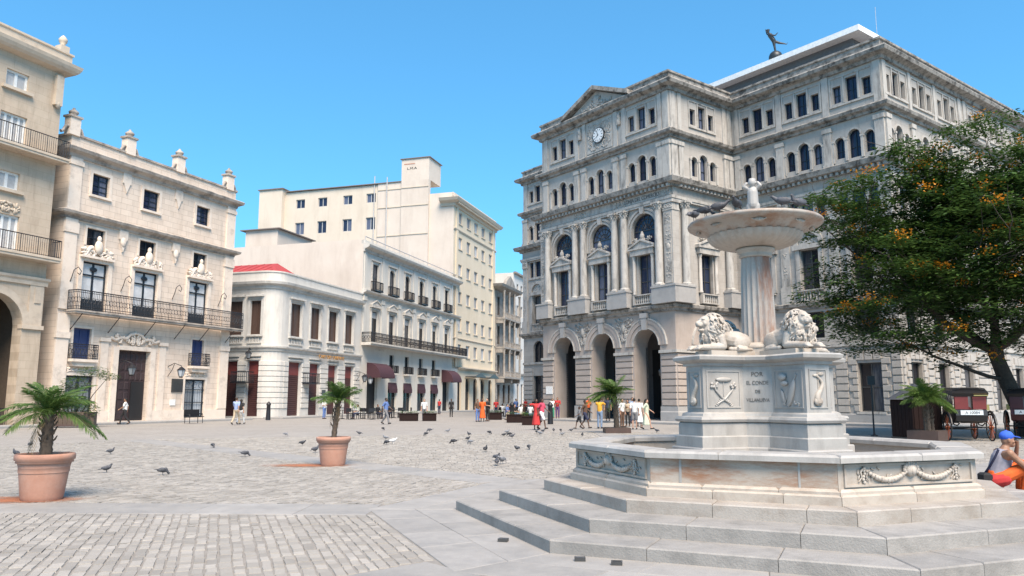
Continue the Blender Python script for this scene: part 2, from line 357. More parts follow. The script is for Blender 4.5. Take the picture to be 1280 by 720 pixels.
def window(parent, F, x0, x1, z0, z1, y=.25, nx=2, nz=3, fr=.06, mu=.035, mat='dark_paint', gl='glass', arch=False, name='window', fan=False, panes='cols', label=None):
    """a window part: frame and bars in one mesh, its panes as sub-parts"""
    w = round(x1 - x0, 3); h = round(z1 - z0, 3); key = (w, h, nx, nz, fr, mu, mat, gl, arch, fan, panes)
    if key not in _wcache:
        mb = MB(); P = []
        r = w / 2; hs = h - r if arch else h
        mb.box(0, fr, -.04, .06, 0, hs); mb.box(w - fr, w, -.04, .06, 0, hs); mb.box(fr, w - fr, -.04, .06, 0, fr)
        if not arch: mb.box(fr, w - fr, -.04, .06, h - fr, h)
        else:
            n = 10
            for k in range(n):
                a0 = pi * k / n; a1 = pi * (k + 1) / n; q = [(r - (r) * cos(a0), hs + r * sin(a0)), (r - r * cos(a1), hs + r * sin(a1)), (r - (r - fr) * cos(a1), hs + (r - fr) * sin(a1)), (r - (r - fr) * cos(a0), hs + (r - fr) * sin(a0))]
                mb.prism_y([q[3], q[2], q[1], q[0]][::-1], -.04, .06)
        if fan:
            for k in range(1, 7): a = pi * k / 7; mb.tube([(r - .15 * r * cos(a), 0, hs + .15 * r * sin(a)), (r - r * cos(a), 0, hs + r * sin(a))], mu * .7, 4, False)
            for rr in (.38, .7): mb.tube([(r - rr * r * cos(pi * k / 10), 0, hs + rr * r * sin(pi * k / 10)) for k in range(11)], mu * .7, 4, False)
            mb.box(fr, w - fr, -.03, .05, hs - mu, hs + mu)
        top = h - (fr if not arch else 0)
        for i in range(1, nx):
            x = w * i / nx; mb.box(x - mu, x + mu, -.03, .05, fr, (hs if fan else (hs + sqrt(max(0, r * r - (x - r) ** 2)) - fr if arch else h - fr)))
        for j in range(1, nz): z = (hs if arch else h) * j / nz; mb.box(fr, w - fr, -.02, .04, z - mu * .7, z + mu * .7)
        me = mb.mesh('window', mat)
        cols = nx if panes == 'cols' else 1
        for i in range(cols):
            a = max(w * i / cols, fr * .5); b = min(w * (i + 1) / cols, w - fr * .5); pm = MB(); e = fr * .5
            if arch:
                n = 8; xs = [a + (b - a) * k / n for k in range(n + 1)]
                pm.add([(x, .03, e) for x in xs] + [(x, .03, hs + sqrt(max(0, (r - e * .4) ** 2 - (x - r) ** 2))) for x in xs], [(k, k + 1, n + 2 + k, n + 1 + k) for k in range(n)])
            else: pm.box(a, b, .025, .04, e, h - e)
            P.append(pm.mesh('pane', gl))
        _wcache[key] = (me, P)
    me, P = _wcache[key]; M = F @ T((x0, y, z0)); o = put(name, me, parent, M, label=label)
    for p in P: put('pane', p, o)
    return o
def baluster_row(mb, x0, x1, z0, z1, y, n, r=.06):
    for i in range(n):
        x = x0 + (x1 - x0) * (i + .5) / n; h = z1 - z0
        mb.lathe([(r * .7, 0), (r * .7, .08 * h), (r * .45, .15 * h), (r, .38 * h), (r * .5, .75 * h), (r * .75, .9 * h), (r * .75, h)], 6, (x, y, z0), True, False)
def railing(mb, pts, z0, z1, step=.13, r=.012, scroll=False):
    """iron railing along a plan polyline"""
    for a, b in zip(pts[:-1], pts[1:]):
        a = Vector((a[0], a[1], 0)); b = Vector((b[0], b[1], 0)); L = (b - a).length; d = (b - a) / L; n = max(1, int(L / step))
        for z in ((z0 + .06, z1) if not scroll else (z0 + .06, z0 + .22, z1 - .14, z1)): mb.tube([(a.x, a.y, z), (b.x, b.y, z)], r * (2.0 if z == z1 else 1.2), 4, False)
        for i in range(n + 1):
            p = a + d * (L * i / n); mb.tube([(p.x, p.y, z0), (p.x, p.y, z1)], r * (1.8 if i % 8 == 0 else 1), 4, False, False)
            if scroll and i < n and i % 2 == 0:
                q = p + d * (L / n); zc = (z0 + z1) / 2; rr = min(.13, L / n)
                mb.tube([(q.x + d.x * rr * cos(t), q.y + d.y * rr * cos(t), zc + 1.5 * rr * sin(t)) for t in [k * pi / 4 for k in range(9)]], r, 4, False, False)
def pediment(mb, xc, w, z0, h, y0, y1, t=.12):
    """triangular pediment with raised raking mouldings"""
    mb.prism_y([(xc - w / 2, z0), (xc + w / 2, z0), (xc, z0 + h)], y0 + .08, y1)
    mb.box(xc - w / 2 - .06, xc + w / 2 + .06, y0 - .03, y1 - .002, z0 - t, z0)
    for s_ in (-1, 1):
        q = [(xc + s_ * (w / 2 + .06), z0), (xc, z0 + h), (xc, z0 + h + t * 1.2), (xc + s_ * (w / 2 + .06), z0 + t)]
        mb.prism_y(q if s_ > 0 else q[::-1], y0 - .03, y1 - .004)
def archivolt(mb, xc, zc, r0, r1, y0, y1, n=18, legs=0.):
    for k in range(n):
        a0 = pi * k / n; a1 = pi * (k + 1) / n
        q = [(xc - r0 * cos(a0), zc + r0 * sin(a0)), (xc - r0 * cos(a1), zc + r0 * sin(a1)), (xc - r1 * cos(a1), zc + r1 * sin(a1)), (xc - r1 * cos(a0), zc + r1 * sin(a0))]
        mb.prism_y(q, y0, y1)
    if legs:
        mb.box(xc - r1, xc - r0, y0, y1, zc - legs, zc); mb.box(xc + r0, xc + r1, y0, y1, zc - legs, zc)
def column_meshes(r, h, mat, flutes=True):
    sh = MB(); seg = 16
    sh.lathe([(r * 1.0, .3), (r * 1.0, h * .35), (r * .95, h * .65), (r * .86, h - r * 2.0)], seg)
    base = MB(); base.box(-r * 1.35, r * 1.35, -r * 1.35, r * 1.35, 0, .12); base.lathe([(r * 1.3, .12), (r * 1.35, .17), (r * 1.2, .22), (r * 1.08, .24), (r * 1.12, .3)], seg)
    cp = MB(); zt = h - r * 2.0
    cp.lathe([(r * .9, zt), (r * .92, zt + r * .3), (r * 1.0, zt + r * .9), (r * 1.25, zt + r * 1.6)], seg)
    cp.box(-r * 1.3, r * 1.3, -r * 1.3, r * 1.3, zt + r * 1.6, h)
    for ring, (z_, rr, nn) in enumerate(((zt + r * .35, r * 1.02, 8), (zt + r * .95, r * 1.12, 8))):
        for k in range(nn):
            a = 2 * pi * (k + .5 * ring) / nn; cp.ell((rr * cos(a), rr * sin(a), z_ + r * .25), (r * .2, r * .2, r * .38), None, 6, 4)
    for sx in (-1, 1):
        for sy in (-1, 1): cp.ell((sx * r * 1.12, sy * r * 1.12, zt + r * 1.45), r * .28, None, 6, 4)
    return sh.mesh('shaft', mat), base.mesh('base', mat), cp.mesh('capital', mat)
def put_column(parent, M, meshes, name='column'):
    s_, b, c = meshes; o = put(name, s_, parent, M); put('base', b, o); put('capital', c, o); return o
def relief(mb, x0, x1, z0, z1, y, n, seed=1, depth=.05, s=(.06, .16)):
    """carved ornament: leaf-shaped lumps spread over a field, mirrored about its middle"""
    rn = random.Random(seed); xc = (x0 + x1) / 2
    for i in range(n):
        x = rn.uniform(0, (x1 - x0) / 2); z = rn.uniform(z0, z1); a = rn.uniform(0, pi); r = rn.uniform(*s)
        for sg in (-1, 1):
            M_ = Matrix.Rotation(a * sg, 3, 'Y'); mb.ell((xc + sg * x, y, z), (r * .45, depth, r), M_, 6, 4)

# ------------------------------------------------------------------ plaza floor
FX, FY, FROT = 3.719, 11.538, RAD(-24.4)     # fountain centre and turn
def fw(r, a): return (FX + r * cos(a), FY + r * sin(a))
A0 = RAD(178.1)                              # world angle of one octagon corner
_c, _s = cos(RAD(8.3)), sin(RAD(8.3))
def inview(x, y, m=60):
    d = y * _c + (0 - EYE) * _s
    if d < .5: return False
    u = 640 + 960 * x / d; v = 360 - 960 * (-y * _s - EYE * _c) / d
    return -m < u < 1280 + m and v < 720 + m
mb = MB(); mb.add([(-900, -300, -.06), (900, -300, -.06), (900, 1500, -.06), (-900, 1500, -.06)], [(0, 1, 2, 3)]); struct(mb.build('ground', 'asphalt_street'))
stone('sett_far', (.385, .36, .33), (.465, .435, .40), .35, (.32, .305, .285), .5, brick=None, bump=.4, rough=.8, rnd=False)
_m = MAT['sett_far']; _n = _m.node_tree; _b = _n.nodes['Principled BSDF']; _src = _b.inputs['Base Color'].links[0].from_socket
_bk = _n.nodes.new('ShaderNodeTexBrick'); _tc = _n.nodes.new('ShaderNodeTexCoord'); _n.links.new(_tc.outputs['Object'], _bk.inputs[0])
for k_, v_ in (('Scale', 1), ('Brick Width', .26), ('Row Height', .15), ('Mortar Size', .014)): _bk.inputs[k_].default_value = v_
_bk.inputs['Color1'].default_value = (1.08, 1.08, 1.08, 1); _bk.inputs['Color2'].default_value = (.88, .88, .88, 1); _bk.inputs['Mortar'].default_value = (.6, .58, .55, 1)
_n.links.new(mixc(_n, .9, _src, _bk.outputs[0], 'MULTIPLY'), _b.inputs['Base Color'])
mb = MB(); mb.add([(-140, -30, -.022), (140, -30, -.022), (140, 150, -.022), (-140, 150, -.022)], [(0, 1, 2, 3)]); struct(mb.build('plaza', 'sett_far'))
PAV = MB(); PAV.add([(FX + 25.98 * cos(RAD(a)), FY + 25.98 * sin(RAD(a)), -.009) for a in range(0, 360, 4)], [tuple(range(90))]); PAV = struct(PAV.build('plaza_paving', 'joint'))
BW = .55; R_AP = 5.85; rn = random.Random(11)
setts = []
for k in range(8):
    mid = A0 + pi / 8 + k * pi / 4; ct, st = cos(mid), sin(mid); r = R_AP * cos(pi / 8) + .02
    while r < 26:
        h = rn.choice((.105, .12, .135)); rc = r + h / 2; half = rc * math.tan(pi / 8) - (BW + .03) / cos(pi / 8)
        if r < R_AP * cos(pi / 8) + .0: half = 0
        t = -half
        while t < half - .06:
            L = min(rn.uniform(.14, .27), half - t)
            if half - t - L < .08: L = half - t
            tc_ = t + L / 2; x = FX + rc * ct - tc_ * st; y = FY + rc * st + tc_ * ct
            if y > 1 and hypot(x, y) < 70 and inview(x, y, 330): setts.append((hypot(x, y) + (0 if inview(x, y, 0) else 100), x, y, mid, L, h))
            t += L
        r += h
setts.sort(); MS = MB(); SH = {}
for i, (d, x, y, a, L, h) in enumerate(setts):
    top = rn.uniform(-.004, .006); g = .0035
    if i < 290:
        key = (round(L / .03), round(h / .015))
        if key not in SH:
            q = MB(); l2, h2 = key[0] * .03 / 2 - g, key[1] * .015 / 2 - g
            q.frustum(-l2, l2, -h2, h2, -.03, 0, .010); SH[key] = q.mesh('sett', 'sett_single')
        put('sett', SH[key], PAV, T((x + rn.uniform(-.008, .008), y + rn.uniform(-.008, .008), top)) @ Rz(a + pi / 2 + rn.uniform(-.05, .05)) @ Matrix.Rotation(rn.uniform(-.02, .02), 4, 'X'))
    else:
        ca, sa = cos(a + pi / 2), sin(a + pi / 2); l2, h2 = L / 2 - g, h / 2 - g; vv = []; j = lambda: rn.uniform(-.011, .011)
        for (dx, dy, z) in ((-l2, -h2, -.03), (l2, -h2, -.03), (l2, h2, -.03), (-l2, h2, -.03), (-l2 + .01, -h2 + .01, top), (l2 - .01, -h2 + .01, top), (l2 - .01, h2 - .01, top), (-l2 + .01, h2 - .01, top)):
            dx += j(); dy += j(); vv.append((x + dx * ca - dy * sa, y + dx * sa + dy * ca, z + (rn.uniform(-.002, .002) if z > -.02 else 0)))
        MS.add(vv, [(4, 5, 6, 7), (0, 1, 5, 4), (1, 2, 6, 5), (2, 3, 7, 6), (3, 0, 4, 7)])
MS.build('setts', 'sett', PAV, kind='stuff')
def inset(poly, d):
    n = len(poly); out = []
    for i in range(n):
        p0, p1, p2 = Vector(poly[i - 1]), Vector(poly[i]), Vector(poly[(i + 1) % n]); a = (p1 - p0).normalized(); b = (p2 - p1).normalized()
        n1 = Vector((-a.y, a.x)); n2 = Vector((-b.y, b.x)); m = n1 + n2; m = m / max(.25, m.dot(n1)); out.append((p1.x + m.x * d, p1.y + m.y * d))
    return out
def block(mb, poly, z0, z1, c=.012):
    """ccw prism with a worn (chamfered) upper edge"""
    n = len(poly); q = inset(poly, c)
    mb.add([(x, y, z0) for x, y in poly] + [(x, y, z1 - c) for x, y in poly] + [(x, y, z1) for x, y in q],
           [(i, (i + 1) % n, n + (i + 1) % n, n + i) for i in range(n)] + [(n + i, n + (i + 1) % n, 2 * n + (i + 1) % n, 2 * n + i) for i in range(n)] + [tuple(range(2 * n, 3 * n))])
    return mb
# smooth slabs: the apron round the steps and the bands that run out from its corners
for k in range(8):
    a0 = A0 + k * pi / 4; a1 = a0 + pi / 4
    for ri, (r0, r1) in enumerate(((4.45, 5.15), (5.15, R_AP))):
        n = 3 if ri == 0 else 4; cuts = [0] + [min(.95, (i + rn.uniform(-.15, .15)) / n) for i in range(1, n)] + [1]
        for i in range(n):
            P_ = [(FX + r * (cos(a0) * (1 - t) + cos(a1) * t), FY + r * (sin(a0) * (1 - t) + sin(a1) * t)) for r, t in ((r1, cuts[i]), (r1, cuts[i + 1]), (r0, cuts[i + 1]), (r0, cuts[i]))]
            if not any(inview(*p, 450) for p in P_): continue
            block(MB(), inset(P_, .004), -.04, rn.uniform(.0, .004), .006).build('slab', 'slab', PAV)
    r = R_AP * .985; ca, sa = cos(a0), sin(a0)
    while r < 27:
        L = rn.uniform(1.0, 1.6)
        P_ = [(FX + rr * ca - t * sa, FY + rr * sa + t * ca) for rr, t in ((r, -BW), (r + L, -BW), (r + L, BW), (r, BW))]
        if any(inview(*p, 400) for p in P_) and all(p[1] > .5 for p in P_): block(MB(), inset(P_, .004), -.04, rn.uniform(.0, .004), .006).build('slab', 'slab', PAV)
        r += L
# pavements in front of the buildings
def row_poly(u0, u1, o0, o1): return [on_row_(u0, o0), on_row_(u0, o1), on_row_(u1, o1), on_row_(u1, o0)]
def on_row_(u, out): return (-19.98 + sin(RAD(17.07)) * u + out * cos(RAD(17.07)), 73.36 + cos(RAD(17.07)) * u - out * sin(RAD(17.07)))
def pal_(u, out): return (-26.11 + sin(RAD(22)) * u + out * cos(RAD(22)), 57.8 + cos(RAD(22)) * u - out * sin(RAD(22)))
struct(block(MB(), [pal_(-26, 0), pal_(-26, 2.2), pal_(7.5, 2.2), pal_(7.5, 0)][::1], -.05, .12, .02).build('palace_pavement', 'kerb'))
struct(block(MB(), row_poly(-5.8, 41.5, 0, 2.0), -.05, .12, .02).build('cafe_pavement', 'kerb'))
struct(block(MB(), row_poly(41.5, 120, 0, 1.3), -.05, .12, .02).build('street_pavement', 'kerb'))
mb = MB(); mb.add([(*p, -.010) for p in (on_row_(34, 2.0), on_row_(34, 8.5), on_row_(130, 12), on_row_(130, 1.3))], [(0, 1, 2, 3)]); struct(mb.build('side_street', 'asphalt_street'))
_L = Matrix.Translation((11.62, 54.42, 0)) @ Matrix.Rotation(RAD(90 - 142.9), 4, 'Z')
_pp = [(-30, 40), (-30, 4.4), (-17.6, 4.4), (-17.6, -2.6), (2.4, -2.6), (2.4, 4.6), (15.4, 4.6), (15.4, 42)]
struct(block(MB(), [tuple((_L @ Vector((x, y, 0)))[:2]) for x, y in _pp], -.05, .13, .02).build('exchange_pavement', 'kerb'))
# rusty water stain round the pots
m, nt, bs = _new('rust_stain'); v = coords(nt); bs.inputs['Base Color'].default_value = (.36, .13, .055, 1); bs.inputs['Roughness'].default_value = .9
gr = nt.nodes.new('ShaderNodeVectorMath'); gr.operation = 'LENGTH'; nt.links.new(v, gr.inputs[0])
ad = nt.nodes.new('ShaderNodeMath'); ad.operation = 'ADD'; nt.links.new(gr.outputs['Value'], ad.inputs[0]); nt.links.new(ramp(nt, noise(nt, v, 3.0, 6, .7), .2, .8, -.55, .55), ad.inputs[1])
tr = nt.nodes.new('ShaderNodeBsdfTransparent'); mx = nt.nodes.new('ShaderNodeMixShader'); nt.links.new(ramp(nt, ad.outputs[0], .25, 1.0, .8, 0), mx.inputs[0]); nt.links.new(tr.outputs[0], mx.inputs[1]); nt.links.new(bs.outputs[0], mx.inputs[2]); nt.links.new(mx.outputs[0], nt.nodes['Material Output'].inputs[0])
def stain(x, y, rx, ry, dx=0):
    mb = MB(); mb.add([(1.1 * cos(RAD(a)), 1.1 * sin(RAD(a)), 0) for a in range(0, 360, 15)], [tuple(range(24))]); o = struct(mb.build('rust_stain', 'rust_stain')); o.matrix_local = T((x + dx, y, .011)) @ Matrix.Diagonal((rx, ry, 1, 1)); return o

# ------------------------------------------------------------------ the big exchange building (Lonja frame: x along its front, y back)
LON = thing('exchange_building', 'large grey stone exchange building with arcaded entrance, clock and pediment behind the fountain', 'building', (11.62, 54.42, 0), RAD(90 - 142.9))
XL, D0, XW, XR = -14.8, 7.4, -27.0, 12.2
S3L = 34.0
F1 = frame(0, 0, 0); S1 = frame(0, 0, pi / 2); F2 = frame(0, D0, 0); S3 = frame(XR, D0, pi / 2); F0 = frame(0, D0, 0); S0 = frame(XL, D0, -pi / 2); SW = frame(XW, D0 + 24, -pi / 2)
PATH = [(XW, D0 + 24), (XW, D0), (XL, D0), (XL, 0), (0, 0), (0, D0), (XR, D0), (XR, D0 + S3L)]
def part(mb, name, mat, F=Matrix(), kind=None, label=None): return mb.build(name, mat, LON, F, kind, label)
B1 = [-12.0, -7.4, -2.8]; B2 = [2.4, 6.2, 10.05]; B0 = [-24.6, -20.8, -17.0]
BS3 = [1.85 + 3.8 * k for k in range(3)] + [14.6 + 3.8 * k for k in range(5)]
# string mouldings and cornices wrap round every face
def band(prof, mat, name='cornice', path=PATH): part(MB().sweep(prof, path), name, mat)
band([(0, 0), (.14, 0), (.14, .75), (.10, .82), (.10, 1.15), (0, 1.15)], 'lonja_grey', 'plinth', [(XW, D0 + 24), (XW, D0), (XL, D0), (XL, -.003), (B1[0] - 1.3, -.003)])
for a, b in ((B1[0] + 1.3, B1[1] - 1.3), (B1[1] + 1.3, B1[2] - 1.3)): part(MB().box(a, b, -.14, .001, 0, 1.15), 'plinth', 'lonja_grey')
band([(0, 0), (.14, 0), (.14, .75), (.10, .82), (.10, 1.15), (0, 1.15)], 'lonja_grey', 'plinth', [(B1[2] + 1.3, 0), (0, 0), (0, 2.4)])
band([(0, 0), (.14, 0), (.14, .65), (.10, .7), (0, .7)], 'lonja_grey', 'plinth', [(0, 5.0), (0, D0), (1.1, D0)])
band([(0, 0), (.14, 0), (.14, .65), (.10, .7), (0, .7)], 'lonja_grey', 'plinth', [(3.7, D0), (XR, D0), (XR, D0 + S3L)])
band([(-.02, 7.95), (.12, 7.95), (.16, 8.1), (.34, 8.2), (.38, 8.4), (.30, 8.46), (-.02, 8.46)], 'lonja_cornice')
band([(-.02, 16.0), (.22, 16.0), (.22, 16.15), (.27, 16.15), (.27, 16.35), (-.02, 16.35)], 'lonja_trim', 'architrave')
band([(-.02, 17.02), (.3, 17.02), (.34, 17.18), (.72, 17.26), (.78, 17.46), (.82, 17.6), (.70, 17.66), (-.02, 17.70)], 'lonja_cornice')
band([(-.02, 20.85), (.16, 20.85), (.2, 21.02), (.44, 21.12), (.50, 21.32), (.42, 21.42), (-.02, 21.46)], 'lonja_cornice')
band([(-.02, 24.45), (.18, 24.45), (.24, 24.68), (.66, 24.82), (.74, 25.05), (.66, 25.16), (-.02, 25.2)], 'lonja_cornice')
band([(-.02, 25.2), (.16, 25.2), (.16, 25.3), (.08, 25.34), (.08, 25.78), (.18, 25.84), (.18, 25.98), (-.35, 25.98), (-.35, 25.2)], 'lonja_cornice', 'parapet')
# frieze
for F, a, b in ((F1, XL, 0), (S1, 0, D0), (F2, 0, XR), (S3, 0, S3L), (F0, XW, XL), (S0, 0, D0)): part(MB().box(a, b, -.16, .05, 16.35, 17.02), 'frieze', 'lonja', F)
# dentils: a couple of pixels each
for F, a, b in ((F1, XL - .3, .3), (S1, .3, D0 - .3), (F2, .3, XR + .3), (S3, .3, S3L)):
    mb = MB(); n = int((b - a) / .42)
    for i in range(n): x = a + (b - a) * (i + .5) / n; mb.box(x - .1, x + .1, -.56, -.3, 17.0, 17.20)
    part(mb, 'dentils', 'lonja_trim', F, 'stuff')
# inscriptions on the frieze panels over the three bays (weathered)
for xc in B1:
    part(MB().box(xc - 1.85, xc + 1.85, -.185, -.16, 16.42, 16.95), 'frieze_panel', 'lonja_trim')
mt = text_mesh('LONJA DEL COMERCIO', .44, .012, (1.25, 1)); mt.materials.append(MAT['letter_dark']); put('inscription', mt, LON, T((-2.8, -.198, 16.68)) @ Matrix.Scale(.62, 4, (1, 0, 0)))
for x in (-14.0, -9.7, -5.1, -.7):
    mb = MB(); relief(mb, x - .75, x + .75, 16.42, 16.95, -.17, 26, int(-x * 7), .05, (.07, .14)); part(mb, 'frieze_relief', 'lonja_relief')

# --- ground floor of the entrance front
mb = MB(); wall(mb, XL, 0, 0, 8.0, [(x - 1.3, x + 1.3, 0, 6.85, 'arch', 1.5) for x in B1]); part(mb, 'wall', 'lonja_pink', F1)
mb = MB(); wall(mb, 0, D0, 0, 8.0, [(2.4, 5.0, 0, 6.85, 'arch', .9)]); part(mb, 'wall', 'lonja_pink', S1)
mb = MB(); wall(mb, 0, D0, 0, 8.0); part(mb, 'wall', 'lonja_pink', S0)
for F, xs in ((F1, B1), (S1, [3.7])):
    for x in xs:
        mb = MB(); archivolt(mb, x, 5.55, 1.3, 1.62, -.07, .1); archivolt(mb, x, 5.55, 1.64, 1.95, -.12, .1); part(mb, 'arch_ring', 'lonja_pink', F)
        mb = MB(); archivolt(mb, x, 5.55, 1.95, 2.04, -.16, .1); archivolt(mb, x, 5.55, 1.26, 1.33, -.15, .1); part(mb, 'arch_moulding', 'lonja_trim', F)
        mb = MB(); mb.prism_y([(x - .2, 6.72), (x + .2, 6.72), (x + .3, 7.96), (x - .3, 7.96)], -.3, .1); mb.prism_y([(x - .34, 7.6), (x + .34, 7.6), (x + .36, 7.95), (x - .36, 7.95)], -.34, .09); part(mb, 'keystone', 'lonja_grey', F)
for xc in (-9.7, -5.1):
    mb = MB(); rn = random.Random(3)
    for k in range(46):
        z = rn.uniform(6.0, 7.7); hw = (z - 5.7) * .5; x = rn.uniform(0, max(.05, hw)); r = rn.uniform(.07, .17)
        for s_ in (-1, 1): mb.ell((xc + s_ * x, -.03, z), (r * .5, .1, r), Matrix.Rotation(s_ * rn.uniform(.2, 1.4), 3, 'Y'), 6, 4)
    mb.ell((xc, -.06, 7.0), (.2, .16, .34)); part(mb, 'spandrel_relief', 'lonja_relief', F1)
def rustic(F, x0, x1, z0, z1, n, mat='lonja_pink', proud=.09, gap=.05, split=None):
    """rusticated courses, each block a part"""
    h = (z1 - z0) / n; w = x1 - x0; me = None
    segs = [(x0, x1)] if not split else [(x0 + w * a, x0 + w * b) for a, b in zip(split[:-1], split[1:])]
    for sx0, sx1 in segs:
        b = MB(); b.frustum(0, sx1 - sx0 - (gap if split else 0), 0, h - gap, 0, proud + .03, .035)
        me = b.mesh('stone_block', mat)
        for i in range(n):
            put('stone_block', me, LON, F @ T((sx0, .03, z0 + gap / 2 + h * i)) @ Matrix.Rotation(pi / 2, 4, 'X'))
piers = [(XL + .02, B1[0] - 1.42), (B1[0] + 1.42, B1[1] - 1.42), (B1[1] + 1.42, B1[2] - 1.42), (B1[2] + 1.42, -.0)]
for a, b in piers:
    rustic(F1, a, b, 1.18, 4.93, 8); part(MB().box(a - .1, b + (.1 if b < -.5 else .2), -.2, .05, 4.95, 5.16), 'impost', 'lonja_trim', F1)
for a, b in ((.02, 2.28), (5.12, D0 - .05)):
    rustic(S1, a, b, 1.18, 4.93, 8); part(MB().box(a + .02, b + .05, -.197, .05, 4.952, 5.158), 'impost', 'lonja_trim', S1)
rustic(S0, .05, D0 - .02, 1.18, 4.93, 8)
# dark hall behind the arches, with its inner doors and lamps
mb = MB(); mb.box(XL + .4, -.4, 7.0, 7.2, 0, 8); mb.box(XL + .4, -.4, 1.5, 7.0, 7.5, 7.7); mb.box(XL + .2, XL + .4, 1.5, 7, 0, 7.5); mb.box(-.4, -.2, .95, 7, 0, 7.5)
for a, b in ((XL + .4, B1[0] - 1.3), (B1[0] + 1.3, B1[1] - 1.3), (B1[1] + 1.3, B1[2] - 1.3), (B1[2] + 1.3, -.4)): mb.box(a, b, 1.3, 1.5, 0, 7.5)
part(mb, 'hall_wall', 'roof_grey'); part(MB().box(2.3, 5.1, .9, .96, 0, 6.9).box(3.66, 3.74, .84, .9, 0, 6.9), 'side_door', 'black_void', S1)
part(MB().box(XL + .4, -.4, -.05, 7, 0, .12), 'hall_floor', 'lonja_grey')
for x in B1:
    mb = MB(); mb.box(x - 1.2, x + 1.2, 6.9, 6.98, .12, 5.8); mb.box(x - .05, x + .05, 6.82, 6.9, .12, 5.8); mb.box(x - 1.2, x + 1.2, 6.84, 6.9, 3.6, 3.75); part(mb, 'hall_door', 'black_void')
mb = MB(); mb.tube([(-1.75, .5, 4.0), (-1.95, .5, 4.1), (-1.95, .5, 3.9)], .03, 5); mb.lathe([(.04, 0), (.13, .1), (.16, .42), (.05, .55), (0, .62)], 8, (-1.95, .5, 3.3)); part(mb, 'wall_lantern', 'iron_sign')
part(MB().box(-13.9 - .42, -13.9 + .42, -.13, -.06, 2.1, 2.75), 'notice_board', 'white_paint', F1)

# --- ground floor of the wings: quoined windows under a ledge, mezzanine above
def wing_ground(F, xs, a, b, arch_first=False):
    ops = []; 
    for i, x in enumerate(xs):
        if arch_first and i == 0: ops.append((x - 1.1, x + 1.1, 0, 6.6, 'arch', .8))
        else:
            ops.append((x - .8, x + .8, .85, 4.05)); ops.append((x - .8, x + .8, 5.9, 7.75))
    mb = MB(); wall(mb, a, b, 0, 8.0, ops); part(mb, 'wall', 'lonja', F)
    for i, x in enumerate(xs):
        if arch_first and i == 0:
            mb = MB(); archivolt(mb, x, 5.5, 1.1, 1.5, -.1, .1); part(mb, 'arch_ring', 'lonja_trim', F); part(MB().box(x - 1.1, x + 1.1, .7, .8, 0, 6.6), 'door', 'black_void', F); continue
        window(LON, F, x - .8, x + .8, .85, 4.05, .28, 2, 2, .08, .04, 'iron_sign', 'glass')
        window(LON, F, x - .8, x + .8, 5.9, 7.75, .28, 2, 1, .07, .04, 'dark_paint', 'glass')
        part(MB().box(x - 1.0, x + 1.0, -.16, .02, .68, .84), 'window_sill', 'lonja_trim', F)
        for s_ in (-1, 1):
            for k in range(8):
                w = .62 if k % 2 else .38; xx = x + s_ * .82; z = .86 + k * .44
                x0_, x1_ = (xx, xx + w) if s_ > 0 else (xx - w, xx); bb = MB(); bb.frustum(0, w, 0, .40, 0, .12, .03)
                put('stone_block', bb.mesh('stone_block', 'lonja'), LON, F @ T((x0_, .02, z)) @ Matrix.Rotation(pi / 2, 4, 'X'))
        for k in range(3):
            bb = MB(); bb.frustum(0, .56, 0, .62, 0, .13, .03); put('stone_block', bb.mesh('stone_block', 'lonja'), LON, F @ T((x - .87 + k * .59, .02, 4.22)) @ Matrix.Rotation(pi / 2, 4, 'X'))
    edges = [a] + [x for x in xs] + [b]
    for i in range(len(xs) - 1):
        if arch_first and i == 0: x0_ = xs[0] + 1.55
        else: x0_ = xs[i] + 1.5
        x1_ = xs[i + 1] - 1.5
        if x1_ - x0_ > .25: rustic(F, x0_, x1_, .74, 5.1, 9, 'lonja')
    if b - xs[-1] > 1.8: rustic(F, xs[-1] + 1.5, b - .0, .74, 5.1, 9, 'lonja')
    if xs[0] - a > 1.7 and not arch_first: rustic(F, a + .02, xs[0] - 1.5, .74, 5.1, 9, 'lonja')
wing_ground(F2, B2, 0, XR, True); wing_ground(S3, BS3, 0, S3L); 
mb = MB(); wall(mb, XW, XL, 0, 8.0, [(x - .8, x + .8, .85, 4.05) for x in B0] + [(x - .8, x + .8, 5.4, 7.6, 'arch') for x in B0]); part(mb, 'wall', 'lonja', F0)
for x in B0:
    window(LON, F0, x - .8, x + .8, .85, 4.05, .28, 2, 2, .08, .04, 'iron_sign', 'glass'); window(LON, F0, x - .8, x + .8, 5.4, 7.6, .28, 2, 1, .07, .04, 'dark_paint', 'glass', True)
rustic(F0, XW + .02, B0[0] - .9, .74, 4.9, 9, 'lonja'); rustic(F0, B0[0] + .9, B0[1] - .9, .74, 4.9, 9, 'lonja')
mb = MB(); wall(mb, 0, 24, 0, 24.4); part(mb, 'wall', 'lonja', SW)
for F, a, b in ((F2, 3.6, XR + .14), (S3, -.137, S3L), (F0, XW, XL)): part(MB().box(a, b, -.14, .02, 5.2, 5.42), 'ledge', 'lonja_trim', F)

